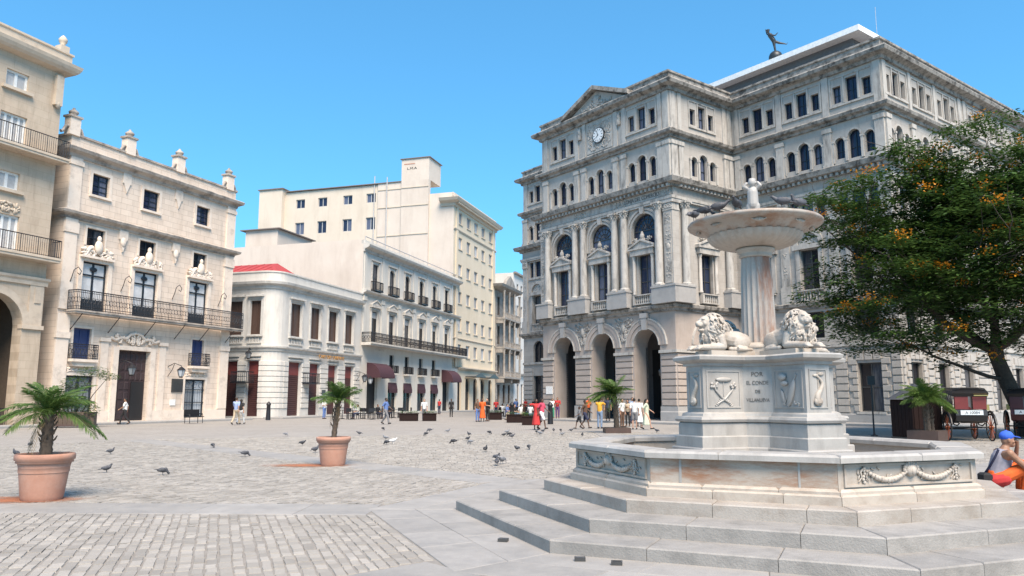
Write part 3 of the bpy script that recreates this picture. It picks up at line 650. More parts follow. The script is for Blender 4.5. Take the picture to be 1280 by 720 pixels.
# --- main storey of the entrance front
COLM = column_meshes(.29, 6.25, 'lonja_trim')
ops = []
for x in B1: ops += [(x - .66, x + .66, 9.35, 12.4), (x - 1.25, x + 1.25, 13.1, 15.55, 'arch')]
mb = MB(); wall(mb, XL, 0, 8.4, 16.05, ops); part(mb, 'wall', 'lonja', F1)
mb = MB(); wall(mb, 0, D0, 8.4, 16.05, [(3.05, 4.4, 9.35, 12.4)]); part(mb, 'wall', 'lonja', S1)
mb = MB(); wall(mb, 0, D0, 8.4, 16.05); part(mb, 'wall', 'lonja', S0)
_small = MB(); _small.lathe([(.17, 0), (.17, .1), (.13, .16), (.13, 2.55), (.11, 2.6), (.17, 2.8), (.17, 2.9)], 10); _small = _small.mesh('window_column', 'lonja_trim')
def aedicule(F, x):
    window(LON, F, x - .66, x + .66, 9.35, 12.4, .28, 2, 3, .08, .04, 'iron_sign', 'glass_blue')
    for s_ in (-1, 1): put('window_column', _small, LON, F @ T((x + s_ * .93, -.14, 9.42)))
    mb = MB(); mb.box(x - 1.15, x + 1.15, -.36, .02, 12.34, 12.78); pediment(mb, x, 2.5, 12.9, .52, -.42, .02); part(mb, 'pediment', 'lonja_trim', F)
    mb = MB(); relief(mb, x - 1.0, x + 1.0, 13.45, 13.62, -.2, 8, 5, .1, (.1, .18)); mb.ell((x, -.2, 13.78), (.2, .16, .26)); mb.ell((x, -.2, 14.02), (.11, .1, .13)); part(mb, 'pediment_carving', 'lonja_relief', F)
    mb = MB(); mb.box(x - .98, x + .98, -.34, -.05, 9.28, 9.36); mb.box(x - .98, x + .98, -.34, -.05, 8.62, 8.7); baluster_row(mb, x - .75, x + .75, 8.7, 9.28, -.2, 7, .085)
    mb.box(x - .98, x - .78, -.33, -.06, 8.7, 9.28); mb.box(x + .78, x + .98, -.33, -.06, 8.7, 9.28); part(mb, 'balustrade', 'lonja_trim', F, 'stuff')
for x in B1:
    aedicule(F1, x)
    window(LON, F1, x - 1.25, x + 1.25, 13.1, 15.55, .3, 1, 1, .09, .04, 'iron_sign', 'glass_blue', True, 'arch_window', True)
    mb = MB(); archivolt(mb, x, 14.3, 1.25, 1.45, -.06, .05, 16, .9); part(mb, 'arch_ring', 'lonja', F1)
    mb = MB(); archivolt(mb, x, 14.3, 1.5, 1.68, -.12, .05, 16, .9); mb.prism_y([(x - .16, 15.5), (x + .16, 15.5), (x + .22, 16.0), (x - .22, 16.0)], -.26, .05); part(mb, 'arch_moulding', 'lonja_trim', F1)
aedicule(S1, 3.72)
for x in (-13.72, -10.2, -9.2, -5.6, -4.6, -1.08): put_column(LON, F1 @ T((x, -.3, 9.75)), COLM)
for y in (1.08, 6.1): put_column(LON, S1 @ T((y, -.3, 9.75)), COLM)
def pedestal(F, a, b): part(MB().box(a, b, -.72, .02, 8.47, 9.62).box(a - .05, b + .05, -.77, .03, 9.62, 9.74), 'column_pedestal', 'lonja_grey', F)
for a, b in ((-10.75, -8.65), (-6.15, -4.05)): pedestal(F1, a, b)
pedestal(F1, XL - .05, -13.25)
part(MB().box(-1.55, .72, -.72, 1.5, 8.47, 9.62).box(-1.6, .77, -.77, 1.55, 9.62, 9.742), 'column_pedestal', 'lonja_grey', F1)
pedestal(S1, 5.6, D0 - .1)
def corner_pier(x0, x1, y0, y1):
    mb = MB(); mb.box(x0, x1, y0, y1, 9.75, 15.35); part(mb, 'corner_pilaster', 'lonja')
    mb = MB(); mb.box(x0 - .05, x1 + .05, y0 - .05, y1 + .05, 15.3, 15.42); mb.box(x0 - .02, x1 + .02, y0 - .02, y1 + .02, 15.42, 15.9); mb.box(x0 - .12, x1 + .12, y0 - .12, y1 + .12, 15.85, 16.02)
    relief(mb, x0, x1, 15.45, 15.82, y0 - .03, 12, 9, .06, (.1, .17)); part(mb, 'capital', 'lonja_trim')
    mb = MB(); mb.box(x0 + .12, x1 - .12, y0 - .04, y0 - .001, 9.95, 15.1); relief(mb, x0 + .2, x1 - .2, 10.1, 15.0, y0 - .045, 40, 4, .03, (.05, .11)); mb.ell(((x0 + x1) / 2, y0 - .05, 12.6), (.2, .06, .25)); part(mb, 'pilaster_carving', 'lonja_relief')
corner_pier(-.72, .12, -.14, .6); corner_pier(XL - .12, XL + .62, -.14, .5)
# --- main storey of the wings
def wing_main(F, xs, a, b, pil):
    ops = []
    for x in xs: ops += [(x - .7, x + .7, 9.35, 12.25)] + [(x + d - w / 2, x + d + w / 2, 14.25, 15.85) for d, w in ((-1.05, .62), (0, .95), (1.05, .62))]
    mb = MB(); wall(mb, a, b, 8.4, 16.05, ops); part(mb, 'wall', 'lonja', F)
    for x in xs:
        window(LON, F, x - .7, x + .7, 9.35, 12.25, .28, 2, 3, .08, .04, 'iron_sign', 'glass')
        for d, w in ((-1.05, .62), (0, .95), (1.05, .62)): window(LON, F, x + d - w / 2, x + d + w / 2, 14.25, 15.85, .25, 2, 2, .05, .025, 'dark_paint', 'glass_blue', panes='one')
        mb = MB(); mb.box(x - 1.2, x + 1.2, -.3, .02, 12.3, 12.62); mb.box(x - 1.05, x - .74, -.16, .02, 9.4, 12.3); mb.box(x + .74, x + 1.05, -.16, .02, 9.4, 12.3); part(mb, 'window_surround', 'lonja_trim', F)
        mb = MB(); archivolt(mb, x, 12.62, .85, 1.15, -.2, .02, 14); archivolt(mb, x, 12.62, .0, .8, -.03, .02, 12); relief(mb, x - .6, x + .6, 12.7, 13.2, -.03, 10, 2, .05, (.06, .12)); part(mb, 'blind_arch', 'lonja_trim', F)
        mb = MB(); mb.box(x - 1.5, x + 1.5, -.1, .02, 14.0, 14.2); part(mb, 'window_sill', 'lonja_trim', F)
        mb = MB(); mb.box(x - 1.0, x + 1.0, -.3, -.05, 9.26, 9.34); mb.box(x - 1.0, x + 1.0, -.3, -.05, 8.5, 8.6); baluster_row(mb, x - .8, x + .8, 8.6, 9.26, -.18, 7, .08); part(mb, 'balustrade', 'lonja_trim', F, 'stuff')
    for p in pil:
        mb = MB(); mb.box(p - .36, p + .36, -.14, .03, 9.7, 15.9); mb.box(p - .44, p + .44, -.2, .03, 8.46, 9.7); mb.box(p - .42, p + .42, -.2, .02, 15.3, 16.0); relief(mb, p - .3, p + .3, 15.35, 15.9, -.2, 10, 3, .06, (.08, .14)); relief(mb, p - .16, p + .16, 10.3, 14.8, -.15, 18, 6, .03, (.05, .1)); part(mb, 'pilaster', 'lonja_trim', F)
wing_main(F2, B2, 0, XR, [4.3, 8.12, XR - .2]); wing_main(S3, BS3, 0, S3L, [.25, 3.75, 7.55, 11.6, 12.6, 16.5, 20.3]); wing_main(F0, B0, XW, XL, [XW + .4, -22.7, -18.9])
# --- fifth storey: arched triplets; sixth: square triplets
def upper(F, xs, a, b, pil, skip6=()):
    ops = []; o6 = []; tri = ((-1.08, .66, 18.25, 19.75), (0, .86, 18.1, 20.1), (1.08, .66, 18.25, 19.75)); tr6 = ((-1.08, .62, 22.3, 23.55), (0, .82, 22.2, 23.95), (1.08, .62, 22.3, 23.55))
    for i, x in enumerate(xs):
        ops += [(x + d - w / 2, x + d + w / 2, z0, z1, 'arch') for d, w, z0, z1 in tri]
        if i not in skip6: o6 += [(x + d - w / 2, x + d + w / 2, z0, z1) for d, w, z0, z1 in tr6]
    mb = MB(); wall(mb, a, b, 17.6, 20.9, ops); part(mb, 'wall', 'lonja', F)
    mb = MB(); wall(mb, a, b, 21.4, 24.5, o6); part(mb, 'wall', 'lonja', F)
    for i, x in enumerate(xs):
        for d, w, z0, z1 in tri: window(LON, F, x + d - w / 2, x + d + w / 2, z0, z1, .28, 2, 2, .05, .025, 'dark_paint', 'glass_blue', True, panes='one')
        mb = MB()
        for d in (-1.56, -.57, .57, 1.56): mb.box(x + d - .09, x + d + .09, -.1, .02, 18.0, 19.45); mb.box(x + d - .12, x + d + .12, -.13, .02, 19.45, 19.6)
        for d, w, z0, z1 in tri: archivolt(mb, x + d, z1 - w / 2, w / 2 + .01, w / 2 + .12, -.06, .02, 10)
        part(mb, 'window_surround', 'lonja_trim', F)
        if i in skip6: continue
        for d, w, z0, z1 in tr6: window(LON, F, x + d - w / 2, x + d + w / 2, z0, z1, .28, 2, 2, .05, .025, 'dark_paint', 'glass_blue', panes='one')
        mb = MB(); mb.box(x - 1.6, x + 1.6, -.1, .02, 22.02, 22.14); mb.box(x - .6, x - .48, -.07, .02, 22.2, 24.1); mb.box(x + .48, x + .6, -.07, .02, 22.2, 24.1); mb.box(x - 1.6, x + 1.6, -.06, .02, 24.12, 24.22)
        mb.box(x - 1.6, x - 1.5, -.06, .02, 22.14, 24.12); mb.box(x + 1.5, x + 1.6, -.06, .02, 22.14, 24.12); part(mb, 'window_surround', 'lonja_trim', F)
    for p, w in pil:
        mb = MB(); mb.box(p - w, p + w, -.16, .02, 17.66, 20.3); mb.box(p - w - .06, p + w + .06, -.22, .02, 20.3, 20.6); mb.box(p - w * .8, p + w * .8, -.08, .02, 21.46, 24.45); mb.box(p - w - .06, p + w + .06, -.22, .02, 17.66, 18.0); part(mb, 'pilaster', 'lonja_trim', F)
upper(F1, B1, XL, 0, [(-14.2, .3), (-10.15, .26), (-9.25, .26), (-5.55, .26), (-4.65, .26), (-.9, .24), (-.3, .34)], (1,))
upper(S1, [3.75], 0, D0, [(.34, .33), (1.1, .24), (6.4, .26), (7.05, .26)])
upper(F2, B2, 0, XR, [(.5, .22), (4.3, .3), (8.12, .3), (XR - .3, .32)])
upper(S3, BS3, 0, S3L, [(.3, .3), (3.75, .26), (7.55, .26), (11.6, .3), (12.5, .3), (16.5, .26)])
upper(F0, B0, XW, XL, [(XW + .4, .4), (-22.7, .3), (-18.9, .3), (XL - .5, .3)])
mb = MB(); wall(mb, 0, D0, 17.6, 20.9); wall(mb, 0, D0, 21.4, 24.5); part(mb, 'wall', 'lonja', S0)
# clock panel and pediment
mb = MB(); mb.box(-8.85, -5.95, -.05, .02, 21.7, 24.3); part(mb, 'clock_panel', 'lonja_trim')
mb = MB(); relief(mb, -8.7, -6.1, 21.85, 24.15, -.06, 90, 12, .05, (.08, .18)); part(mb, 'clock_relief', 'lonja_relief')
ck = MB(); ck.prism_y([(-7.4 + .68 * cos(k * pi / 14), 23.0 + .68 * sin(k * pi / 14)) for k in range(28)], -.16, 0); ck = part(ck, 'clock', 'iron_sign')
f = MB(); f.prism_y([(-7.4 + .58 * cos(k * pi / 14), 23.0 + .58 * sin(k * pi / 14)) for k in range(28)], -.19, -.15); f.build('clock_face', 'clock_white', ck)
hm = MB(); hm.prism_y([(-.03, .40), (.03, .40), (.03, .53), (-.03, .53)], -.205, -.192); hm = hm.mesh('hour_mark', 'iron_sign')
for k in range(12): put('hour_mark', hm, ck, T((-7.4, 0, 23.0)) @ Matrix.Rotation(k * pi / 6, 4, 'Y'))
for L_, w_, a in ((.33, .04, -2.27), (.46, .028, -.35)):
    h = MB(); h.prism_y([(-w_, -.06), (w_, -.06), (w_ * .5, L_), (-w_ * .5, L_)], -.214, -.206); put('clock_hand', h.mesh('clock_hand', 'iron_sign'), ck, T((-7.4, 0, 23.0)) @ Matrix.Rotation(a, 4, 'Y'))
mb = MB(); mb.prism_y([(-10.9, 25.2), (-3.9, 25.2), (-7.4, 26.75)], -.3, .6); part(mb, 'pediment', 'lonja')
mb = MB()
for s_ in (-1, 1):
    q = [(-7.4 + s_ * 3.95, 25.16), (-7.4, 26.78), (-7.4, 27.12), (-7.4 + s_ * 3.95, 25.5)]; mb.prism_y(q if s_ > 0 else q[::-1], -.8, .8)
part(mb, 'pediment_cornice', 'lonja_cornice')
mb = MB(); relief(mb, -9.2, -5.6, 25.3, 25.75, -.33, 30, 8, .07, (.1, .2)); mb.ell((-7.4, -.33, 25.95), (.34, .12, .42)); relief(mb, -7.9, -6.9, 25.7, 26.2, -.33, 12, 2, .07, (.08, .15)); part(mb, 'pediment_relief', 'lonja_relief')
for x in (-9.7, -5.1):
    mb = MB(); mb.box(x - .16, x + .16, -.2, .02, 23.2, 24.2); mb.ell((x, -.16, 23.9), (.17, .1, .25)); mb.ell((x, -.16, 23.4), (.11, .09, .25)); part(mb, 'console', 'lonja_relief')
# roof, attic storey and its white roof edge
mb = MB(); mb.box(XL + .02, -.02, .3, D0 + 1, 25.0, 25.18); mb.box(XW + .02, XR - .3, D0 + .3, D0 + S3L, 25.0, 25.17); part(mb, 'roof', 'roof_grey')
mb = MB(); mb.box(XW + 4, XR - 3.2, D0 + 2.6, D0 + 24, 25.17, 27.95); part(mb, 'attic_wall', 'roof_grey')
mb = MB(); mb.box(XW + 3.2, XR - 2.2, D0 + 1.7, D0 + 25, 27.95, 28.38); part(mb, 'attic_roof', 'roof_white')
mb = MB(); mb.tube([(XR - 4, D0 + 8, 28.3), (XR - 4, D0 + 8, 32.5)], .016, 4); part(mb, 'antenna', 'slat_grey')
def ray_to_plane(px, py, ly):
    rx = (px - 640) / 960.; ry = -(py - 360) / 960.; d = Vector((rx, cos(RAD(8.3)) - ry * sin(RAD(8.3)), sin(RAD(8.3)) + ry * cos(RAD(8.3))))
    Mi = LON.matrix_basis.inverted(); a = Mi @ Vector((0, 0, EYE)); b = Mi.to_3x3() @ d; return a + b * ((ly - a.y) / b.y)
STL = ray_to_plane(970, 79, D0 + 12.0)      # foot of the ball that carries the statue
mb = MB(); mb.lathe([(1.5, 0), (1.5, 1.2), (1.2, 1.5), (.9, 3.2), (.7, 4.6), (.62, 5.4), (.5, 6.2), (.34, 6.9), (.3, 7.2)], 16, (STL[0], STL[1], 0)); mb.v = [(x, y, 28.3 + z * (STL[2] - 28.3) / 7.2) for x, y, z in mb.v]; part(mb, 'roof_lantern', 'roof_grey')

# ------------------------------------------------------------------ row on the west side
def shutter_pair(parent, F, x0, x1, z0, z1, y, mat='dark_paint', gl='glass_pale', n=2, nz=2, name='window', label=None):
    return window(parent, F, x0, x1, z0, z1, y, n, nz, .09, .05, mat, gl, name=name, label=label)
# --- ornate stone palace with the long iron balcony
PAL = thing('stone_palace', 'pale ornate stone palace with long iron balcony, carved window crests and rooftop urns', 'building', (-26.11, 57.8, 0), RAD(90 - 22))
I = Matrix()
ops = [(-7.2, -5.85, 15.55, 17.05), (-2.9, -1.45, 15.55, 17.05), (2.3, 3.7, 15.55, 17.05), (-7.3, -5.9, 12.0, 13.2), (-2.95, -1.5, 12.0, 13.2), (2.25, 3.65, 12.0, 13.2),
       (-7.45, -5.45, 7.55, 10.9), (-3.25, -1.1, 7.55, 10.9), (1.95, 3.97, 7.55, 10.9), (-7.7, -6.35, 4.3, 6.35), (2.65, 3.9, 4.25, 6.3), (-4.15, -1.4, .15, 5.1), (-8.0, -5.95, .3, 3.2), (2.15, 4.25, .25, 3.2)]
mb = MB(); wall(mb, -9.0, 6.6, 0, 19.3, ops, .4); mb.box(-9.0, -8.97, .001, 16, 0, 19.3); mb.box(6.57, 6.6, .001, 16, 0, 19.3); mb.box(-8.97, 6.57, 15.9, 16, 0, 19.3); mb.build('wall', 'palace', PAL)
MB().box(-8.97, 6.57, .3, 15.9, 19.0, 19.1).build('roof', 'roof_grey', PAL)
for x0, x1, z0, z1 in ops[:3]:
    window(PAL, I, x0, x1, z0, z1, .22, 2, 4, .08, .03, 'dark_paint', 'glass_blue')
    mb = MB(); mb.box(x0 - .2, x1 + .2, -.14, .02, z0 - .16, z0 - .003); mb.box(x0 - .22, x0 - .003, -.05, .02, z0, z1 + .2); mb.box(x1 + .003, x1 + .22, -.05, .02, z0, z1 + .2); mb.box(x0, x1, -.05, .02, z1 + .003, z1 + .2); mb.build('window_surround', 'palace_trim', PAL)
for x0, x1, z0, z1 in ops[3:6]:
    window(PAL, I, x0, x1, z0, z1, .22, 2, 2, .08, .03, 'dark_paint', 'glass')
    xc = (x0 + x1) / 2; mb = MB(); mb.box(x0 - .15, x0 - .003, -.05, .02, z0, z1 + .15); mb.box(x1 + .003, x1 + .15, -.05, .02, z0, z1 + .15); mb.box(x0, x1, -.05, .02, z1 + .003, z1 + .15); mb.build('window_surround', 'palace_trim', PAL)
for k, (x0, x1, z0, z1) in enumerate(ops[6:9]):
    o = window(PAL, I, x0, x1, z0, z1, .2, 2, 1, .11, .07, 'dark_paint', 'curtain', name='balcony_door')
    xc = (x0 + x1) / 2; mb = MB(); mb.box(x0 + .1, x1 - .1, .13, .17, z1 - .95, z1 - .85); mb.ell((xc, .15, z1 - .47), (.3, .05, .17)); mb.box(x0 + .1, x1 - .1, .13, .17, z0 + .08, z0 + .8); mb.box(x0 + .95 - .02, x0 + .95 + .02, .12, .15, z0, z0 + .1); mb.build('door_bars', 'dark_paint', o, T((-x0, -.2, -z0)))
    mb = MB(); mb.box(x0 - .3, x0 - .003, -.1, .02, z0, z1 + .22); mb.box(x1 + .003, x1 + .3, -.1, .02, z0, z1 + .22); mb.box(x0, x1, -.1, .02, z1 + .003, z1 + .22); mb.build('door_surround', 'palace_trim', PAL)
    mb = MB(); mb.box(x0 - .3, x1 + .3, -.3, .02, z1 + .22, z1 + .38); relief(mb, x0 - .2, x1 + .2, z1 + .35, z1 + .8, -.15, 26, 3 + k, .14, (.12, .26)); mb.ell((xc, -.2, z1 + 1.05), (.32, .2, .5)); mb.ell((xc, -.2, z1 + 1.6), (.16, .14, .25))
    for s_ in (-1, 1): mb.tube([(xc + s_ * (.5 + .5 * t), -.18, z1 + .95 - .5 * t + .12 * sin(5 * t)) for t in (0, .25, .5, .75, 1)], [.16, .15, .12, .1, .13], 7)
    mb.build('door_crest', 'palace_trim', PAL)
for x0, x1, z0, z1 in ops[9:11]:
    window(PAL, I, x0, x1, z0, z1, .2, 2, 1, .1, .05, 'blue_shutter', 'blue_shutter')
    mb = MB(); mb.box(x0 - .3, x1 + .3, -.5, .02, z0 - .2, z0 - .02); mb.prism_y([(x0 - .1, z0 - .5), (x1 + .1, z0 - .5), (x1 + .25, z0 - .2), (x0 - .25, z0 - .2)], -.35, .02); mb.build('balcony_ledge', 'palace_trim', PAL)
    mb = MB(); railing(mb, [(x0 - .25, 0), (x0 - .25, -.45), (x1 + .25, -.45), (x1 + .25, 0)], z0, z0 + .95, .13, .016, True); mb.build('railing', 'iron', PAL, kind='stuff')
    mb = MB(); mb.box(x0 - .16, x0 - .003, -.05, .02, z0, z1 + .16); mb.box(x1 + .003, x1 + .16, -.05, .02, z0, z1 + .16); mb.box(x0, x1, -.05, .02, z1 + .003, z1 + .16); mb.build('window_surround', 'palace_trim', PAL)
# door with its carved portal
mb = MB(); mb.box(-4.15, -1.4, .3, .36, .15, 5.1); mb.box(-2.79, -2.76, .27, .3, .15, 5.1); dr = mb.build('entrance_door', 'door_wood', PAL)
pm = MB(); pm.frustum(0, .38, 0, .55, 0, .05, .05); pm = pm.mesh('door_panel', 'door_wood')
for i in range(6):
    for j in range(7):
        if i >= 3 and j < 4: continue
        put('door_panel', pm, dr, T((-4.08 + i * .455, .3, .25 + j * .69)) @ Matrix.Rotation(pi / 2, 4, 'X'))
MB().box(-2.62, -1.55, .2, .28, .15, 2.9).build('wicket_opening', 'black_void', dr)
mb = MB(); mb.box(-4.6, -4.153, -.16, .02, 0, 5.3); mb.box(-1.397, -.95, -.16, .02, 0, 5.3); mb.box(-4.153, -1.397, -.16, .02, 5.103, 5.4)
mb.box(-5.6, -5.0, -.1, .02, 0, 5.6); mb.box(-.55, .05, -.1, .02, 0, 5.6); mb.box(-5.7, -4.9, -.2, .02, 5.6, 5.85); mb.box(-.65, .15, -.2, .02, 5.6, 5.85); mb.build('portal', 'palace_trim', PAL)
mb = MB()
for s_ in (-1, 1): mb.tube([(-2.78 + s_ * x, -.12, z) for x, z in ((0, 6.35), (.5, 6.2), (.8, 5.9), (1.3, 5.95), (1.7, 5.75), (2.1, 5.9))], .12, 6)
relief(mb, -4.4, -1.15, 5.5, 6.1, -.1, 26, 11, .12, (.12, .25)); mb.build('portal_carving', 'palace_trim', PAL)
for x0, x1, z0, z1 in ops[12:]:
    window(PAL, I, x0, x1, z0, z1, .15, 2, 1, .12, .07, 'dark_paint', 'glass_pale')
    mb = MB()
    for i in range(8): x = x0 + .15 + (x1 - x0 - .3) * i / 7; mb.tube([(x, .06, z0), (x, .06, z1 - .8)], .014, 4, False)
    for z in (z0 + .3, (z0 + z1) / 2 - .3, z1 - .8): mb.box(x0, x1, .04, .08, z - .03, z + .03)
    for k in range(3): x = x0 + (x1 - x0) * (k + .5) / 3; mb.tube([(x + .25 * cos(a), .06, z1 - .42 + .25 * sin(a)) for a in [t * pi / 4 for t in range(9)]], .02, 4, False)
    mb.build('window_grille', 'dark_paint', PAL, kind='stuff')
    mb = MB(); mb.box(x0 - .2, x0 - .003, -.06, .02, z0 - .2, z1 + .2); mb.box(x1 + .003, x1 + .2, -.06, .02, z0 - .2, z1 + .2); mb.box(x0, x1, -.06, .02, z1 + .003, z1 + .2); relief(mb, x0, x1, z1 + .25, z1 + .5, -.03, 12, 4, .08, (.1, .18)); mb.build('window_surround', 'palace_trim', PAL)
# mouldings
P4 = [(-9.0, 8), (-9.0, 0), (6.6, 0), (6.6, 8)]
MB().sweep([(0, 0), (.12, 0), (.12, .8), (.06, .9), (0, .9)], [(-9.0, 8), (-9.0, 0), (-8.0, 0)]).build('plinth', 'palace_trim', PAL)
for a, b in ((-5.95, -4.6), (-.95, 2.15), (4.25, 6.6)): MB().box(a, b, -.12, .001, 0, .85).build('plinth', 'palace_trim', PAL)
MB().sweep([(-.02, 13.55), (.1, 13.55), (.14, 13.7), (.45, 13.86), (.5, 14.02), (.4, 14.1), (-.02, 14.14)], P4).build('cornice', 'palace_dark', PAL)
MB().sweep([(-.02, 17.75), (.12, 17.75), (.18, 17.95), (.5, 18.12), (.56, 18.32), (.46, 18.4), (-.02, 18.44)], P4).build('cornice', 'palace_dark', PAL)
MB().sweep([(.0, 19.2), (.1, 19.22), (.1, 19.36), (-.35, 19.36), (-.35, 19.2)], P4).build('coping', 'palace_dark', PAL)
for x0, x1 in ((-9.0, -8.1), (5.65, 6.6)):
    mb = MB(); mb.box(x0, x1, -.13, .01, 14.14, 17.75); mb.box(x0 - .06, x1 + .06, -.2, .01, 17.2, 17.5); mb.box(x0, x1, -.13, .01, 7.5, 13.55); mb.box(x0 - .06, x1 + .06, -.2, .01, 12.6, 13.3); mb.box(x0, x1, -.13, .01, .9, 7.2); mb.box(x0 - .06, x1 + .06, -.2, .01, 5.6, 6.0); mb.build('pilaster', 'palace_trim', PAL)
for x in (-4.45, .38):
    mb = MB(); mb.box(x - .35, x + .35, -.16, .01, 12.9, 13.55); mb.prism_y([(x - .28, 12.9), (x, 12.0), (x + .28, 12.9)], -.16, .01); mb.ell((x, -.14, 12.7), (.24, .12, .35)); mb.build('pendant', 'palace_trim', PAL)
    mb = MB(); mb.box(x - .35, x + .35, -.1, .01, 17.0, 17.75); mb.prism_y([(x - .26, 17.0), (x, 16.3), (x + .26, 17.0)], -.1, .01); mb.build('pendant', 'palace_trim', PAL)
fp = MB(); fp.box(-.38, .38, -.1, .5, 0, 1.2); fp = fp.mesh('roof_pier', 'palace_trim'); fc = MB(); fc.box(-.47, .47, -.18, .58, 1.2, 1.34); fc.lathe([(.2, 1.34), (.16, 1.42), (.3, 1.52), (.32, 1.64), (.18, 1.76), (.1, 1.82), (.08, 1.92)], 12, (0, .2, 0)); fc = fc.mesh('urn', 'palace_dark'); sc_ = MB()
for s_ in (-1, 1): sc_.tube([(s_ * (.4 + .5 * t), .1, .55 - .5 * t + .1 * sin(6 * t)) for t in (0, .25, .5, .75, 1)], [.13, .13, .11, .09, .12], 7)
sc_ = sc_.mesh('scroll', 'palace_dark')
for x in (-8.95, -4.4, .3, 5.75): o = put('roof_pier', fp, PAL, T((x + .05, -.05, 19.2))); put('scroll', sc_, o); put('urn', fc, o)
# long balcony
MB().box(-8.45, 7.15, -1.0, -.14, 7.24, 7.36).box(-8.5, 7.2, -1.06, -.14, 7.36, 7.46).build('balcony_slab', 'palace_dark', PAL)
mb = MB(); railing(mb, [(-8.4, -.14), (-8.4, -1.0), (7.1, -1.0), (7.1, -.2)], 7.46, 8.75, .135, .018, True); mb.build('balcony_railing', 'iron', PAL, kind='stuff')
for x in (-7.9, -5.0, -1.9, .9, 3.4, 6.2): mb = MB(); mb.tube([(x, -.95, 7.24), (x - .1, -.05, 6.2)], .03, 5); mb.build('balcony_strut', 'iron', PAL)
for x in (-8.35, -4.3, .35, 5.15):
    mb = MB(); mb.tube([(x, -.05, 9.2), (x, -.25, 9.6), (x + .05, -.35, 10.1), (x + .35, -.35, 10.35), (x + .6, -.35, 10.1), (x + .5, -.35, 9.85), (x + .3, -.35, 9.95)], .028, 5); mb.build('lamp_hook', 'iron', PAL)
def lantern(parent, F, x, z, reach=.75, side=1, s=1.0, name='wall_lantern'):
    mb = MB(); mb.tube([(x - side * .35, -.03, z + .75), (x - side * .2, -reach * .5, z + 1.0), (x, -reach, z + .8), (x, -reach, z + .62)], .03, 5); mb.tube([(x - side * .35, -.05, z), (x - side * .3, -reach * .4, z + .5), (x - side * .2, -reach * .5, z + .95)], .025, 5)
    mb.lathe([(.3 * s, .42 * s), (.12 * s, .58 * s), (.03, .64 * s)], 6, (x, -reach, z)); mb.lathe([(.1 * s, -.08 * s), (.14 * s, 0)], 6, (x, -reach, z))
    for k in range(6): a = k * pi / 3; mb.tube([(x + .14 * s * cos(a), -reach + .14 * s * sin(a), z), (x + .27 * s * cos(a), -reach + .27 * s * sin(a), z + .42 * s)], .014, 4)
    o = mb.build(name, 'iron', parent, F); MB().lathe([(.13 * s, .01), (.25 * s, .41 * s)], 6, (x, -reach, z), False).build('lamp_glass', 'glass_pale', o); return o
lantern(PAL, I, -3.75, 3.35, 1.0, 1, 1.15); lantern(PAL, I, .75, 3.35, 1.0, 1, 1.15)
MB().box(.85, 1.95, -.06, .01, 2.2, 3.2).build('plaque', 'iron_sign', PAL); MB().box(.8, 1.3, -.05, .01, 1.2, 1.65).build('notice', 'white_paint', PAL)
# --- building with the arcade at the picture's edge
ARC = thing('arcade_building', 'tall beige building with ground floor arch, wide eaves and two iron balconies', 'building', (-25.83, 57.69, 0), RAD(90 - 22))
XA = -10.2
ops = []; bays = [-13.2, -19.0]
for x in bays: ops += [(x - .72, x + .72, 20.75, 21.85), (x - .85, x + .85, 17.0, 19.1), (x - .72, x + .72, 14.35, 15.45), (x - .95, x + .95, 10.55, 12.8), (x - 2.1, x + 1.7, 0, 8.0, 'arch', .8)]
mb = MB(); wall(mb, -24, XA, 0, 23.2, ops, .4); mb.box(XA - .03, XA, .001, 14, 0, 23.2); mb.box(-24, -23.97, .001, 14, 0, 23.2); mb.build('wall', 'arcade', ARC)
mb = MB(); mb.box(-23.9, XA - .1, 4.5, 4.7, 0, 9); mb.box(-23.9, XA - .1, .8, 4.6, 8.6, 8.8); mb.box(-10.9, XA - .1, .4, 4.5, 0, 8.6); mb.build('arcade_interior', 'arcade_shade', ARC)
for x in bays:
    for (x0, x1, z0, z1) in ((x - .72, x + .72, 20.75, 21.85), (x - .72, x + .72, 14.35, 15.45)):
        window(ARC, I, x0, x1, z0, z1, .2, 2, 1, .13, .09, 'white_paint', 'slat_grey', name='shuttered_window')
        MB().box(x0 - .25, x1 + .25, -.2, .02, z0 - .2, z0 - .01).build('window_sill', 'arcade_trim', ARC)
    for (x0, x1, z0, z1) in ((x - .85, x + .85, 17.0, 19.1), (x - .95, x + .95, 10.55, 12.8)):
        window(ARC, I, x0, x1, z0, z1, .2, 4, 1, .13, .07, 'white_paint', 'slat_grey', name='balcony_door')
    mb = MB(); archivolt(mb, x - .2, 6.1, 1.9, 2.35, -.1, .05, 18); mb.build('arch_ring', 'arcade_trim', ARC)
    MB().box(x + 1.65, XA + .06 if x == bays[0] else x + 2.6, -.14, .3, 5.95, 6.2).build('impost', 'arcade_trim', ARC)
    mb = MB(); relief(mb, x - .9, x + .9, 13.0, 13.5, -.03, 16, 5, .07, (.1, .22)); mb.build('carved_swag', 'arcade_trim', ARC)
    mb = MB(); railing(mb, [(x - 2.1, .5), (x + 1.7, .5)], 0.0, 1.1, .14, .015); mb.build('arcade_railing', 'iron', ARC, kind='stuff')
for z in (16.72, 10.18):
    MB().box(-24, -10.0, -.95, .02, z, z + .16).box(-24, -9.95, -1.0, .02, z + .16, z + .3).build('balcony_slab', 'arcade_trim', ARC)
    mb = MB(); railing(mb, [(-24, -.93), (-10.02, -.93), (-10.02, -.1)], z + .3, z + 1.42, .14, .016); mb.build('balcony_railing', 'iron', ARC, kind='stuff')
MB().sweep([(-.02, 8.7), (.12, 8.7), (.12, 8.95), (.22, 9.05), (.22, 9.2), (-.02, 9.2)], [(-24, 0), (XA, 0), (XA, 10)]).build('string_course', 'arcade_trim', ARC)
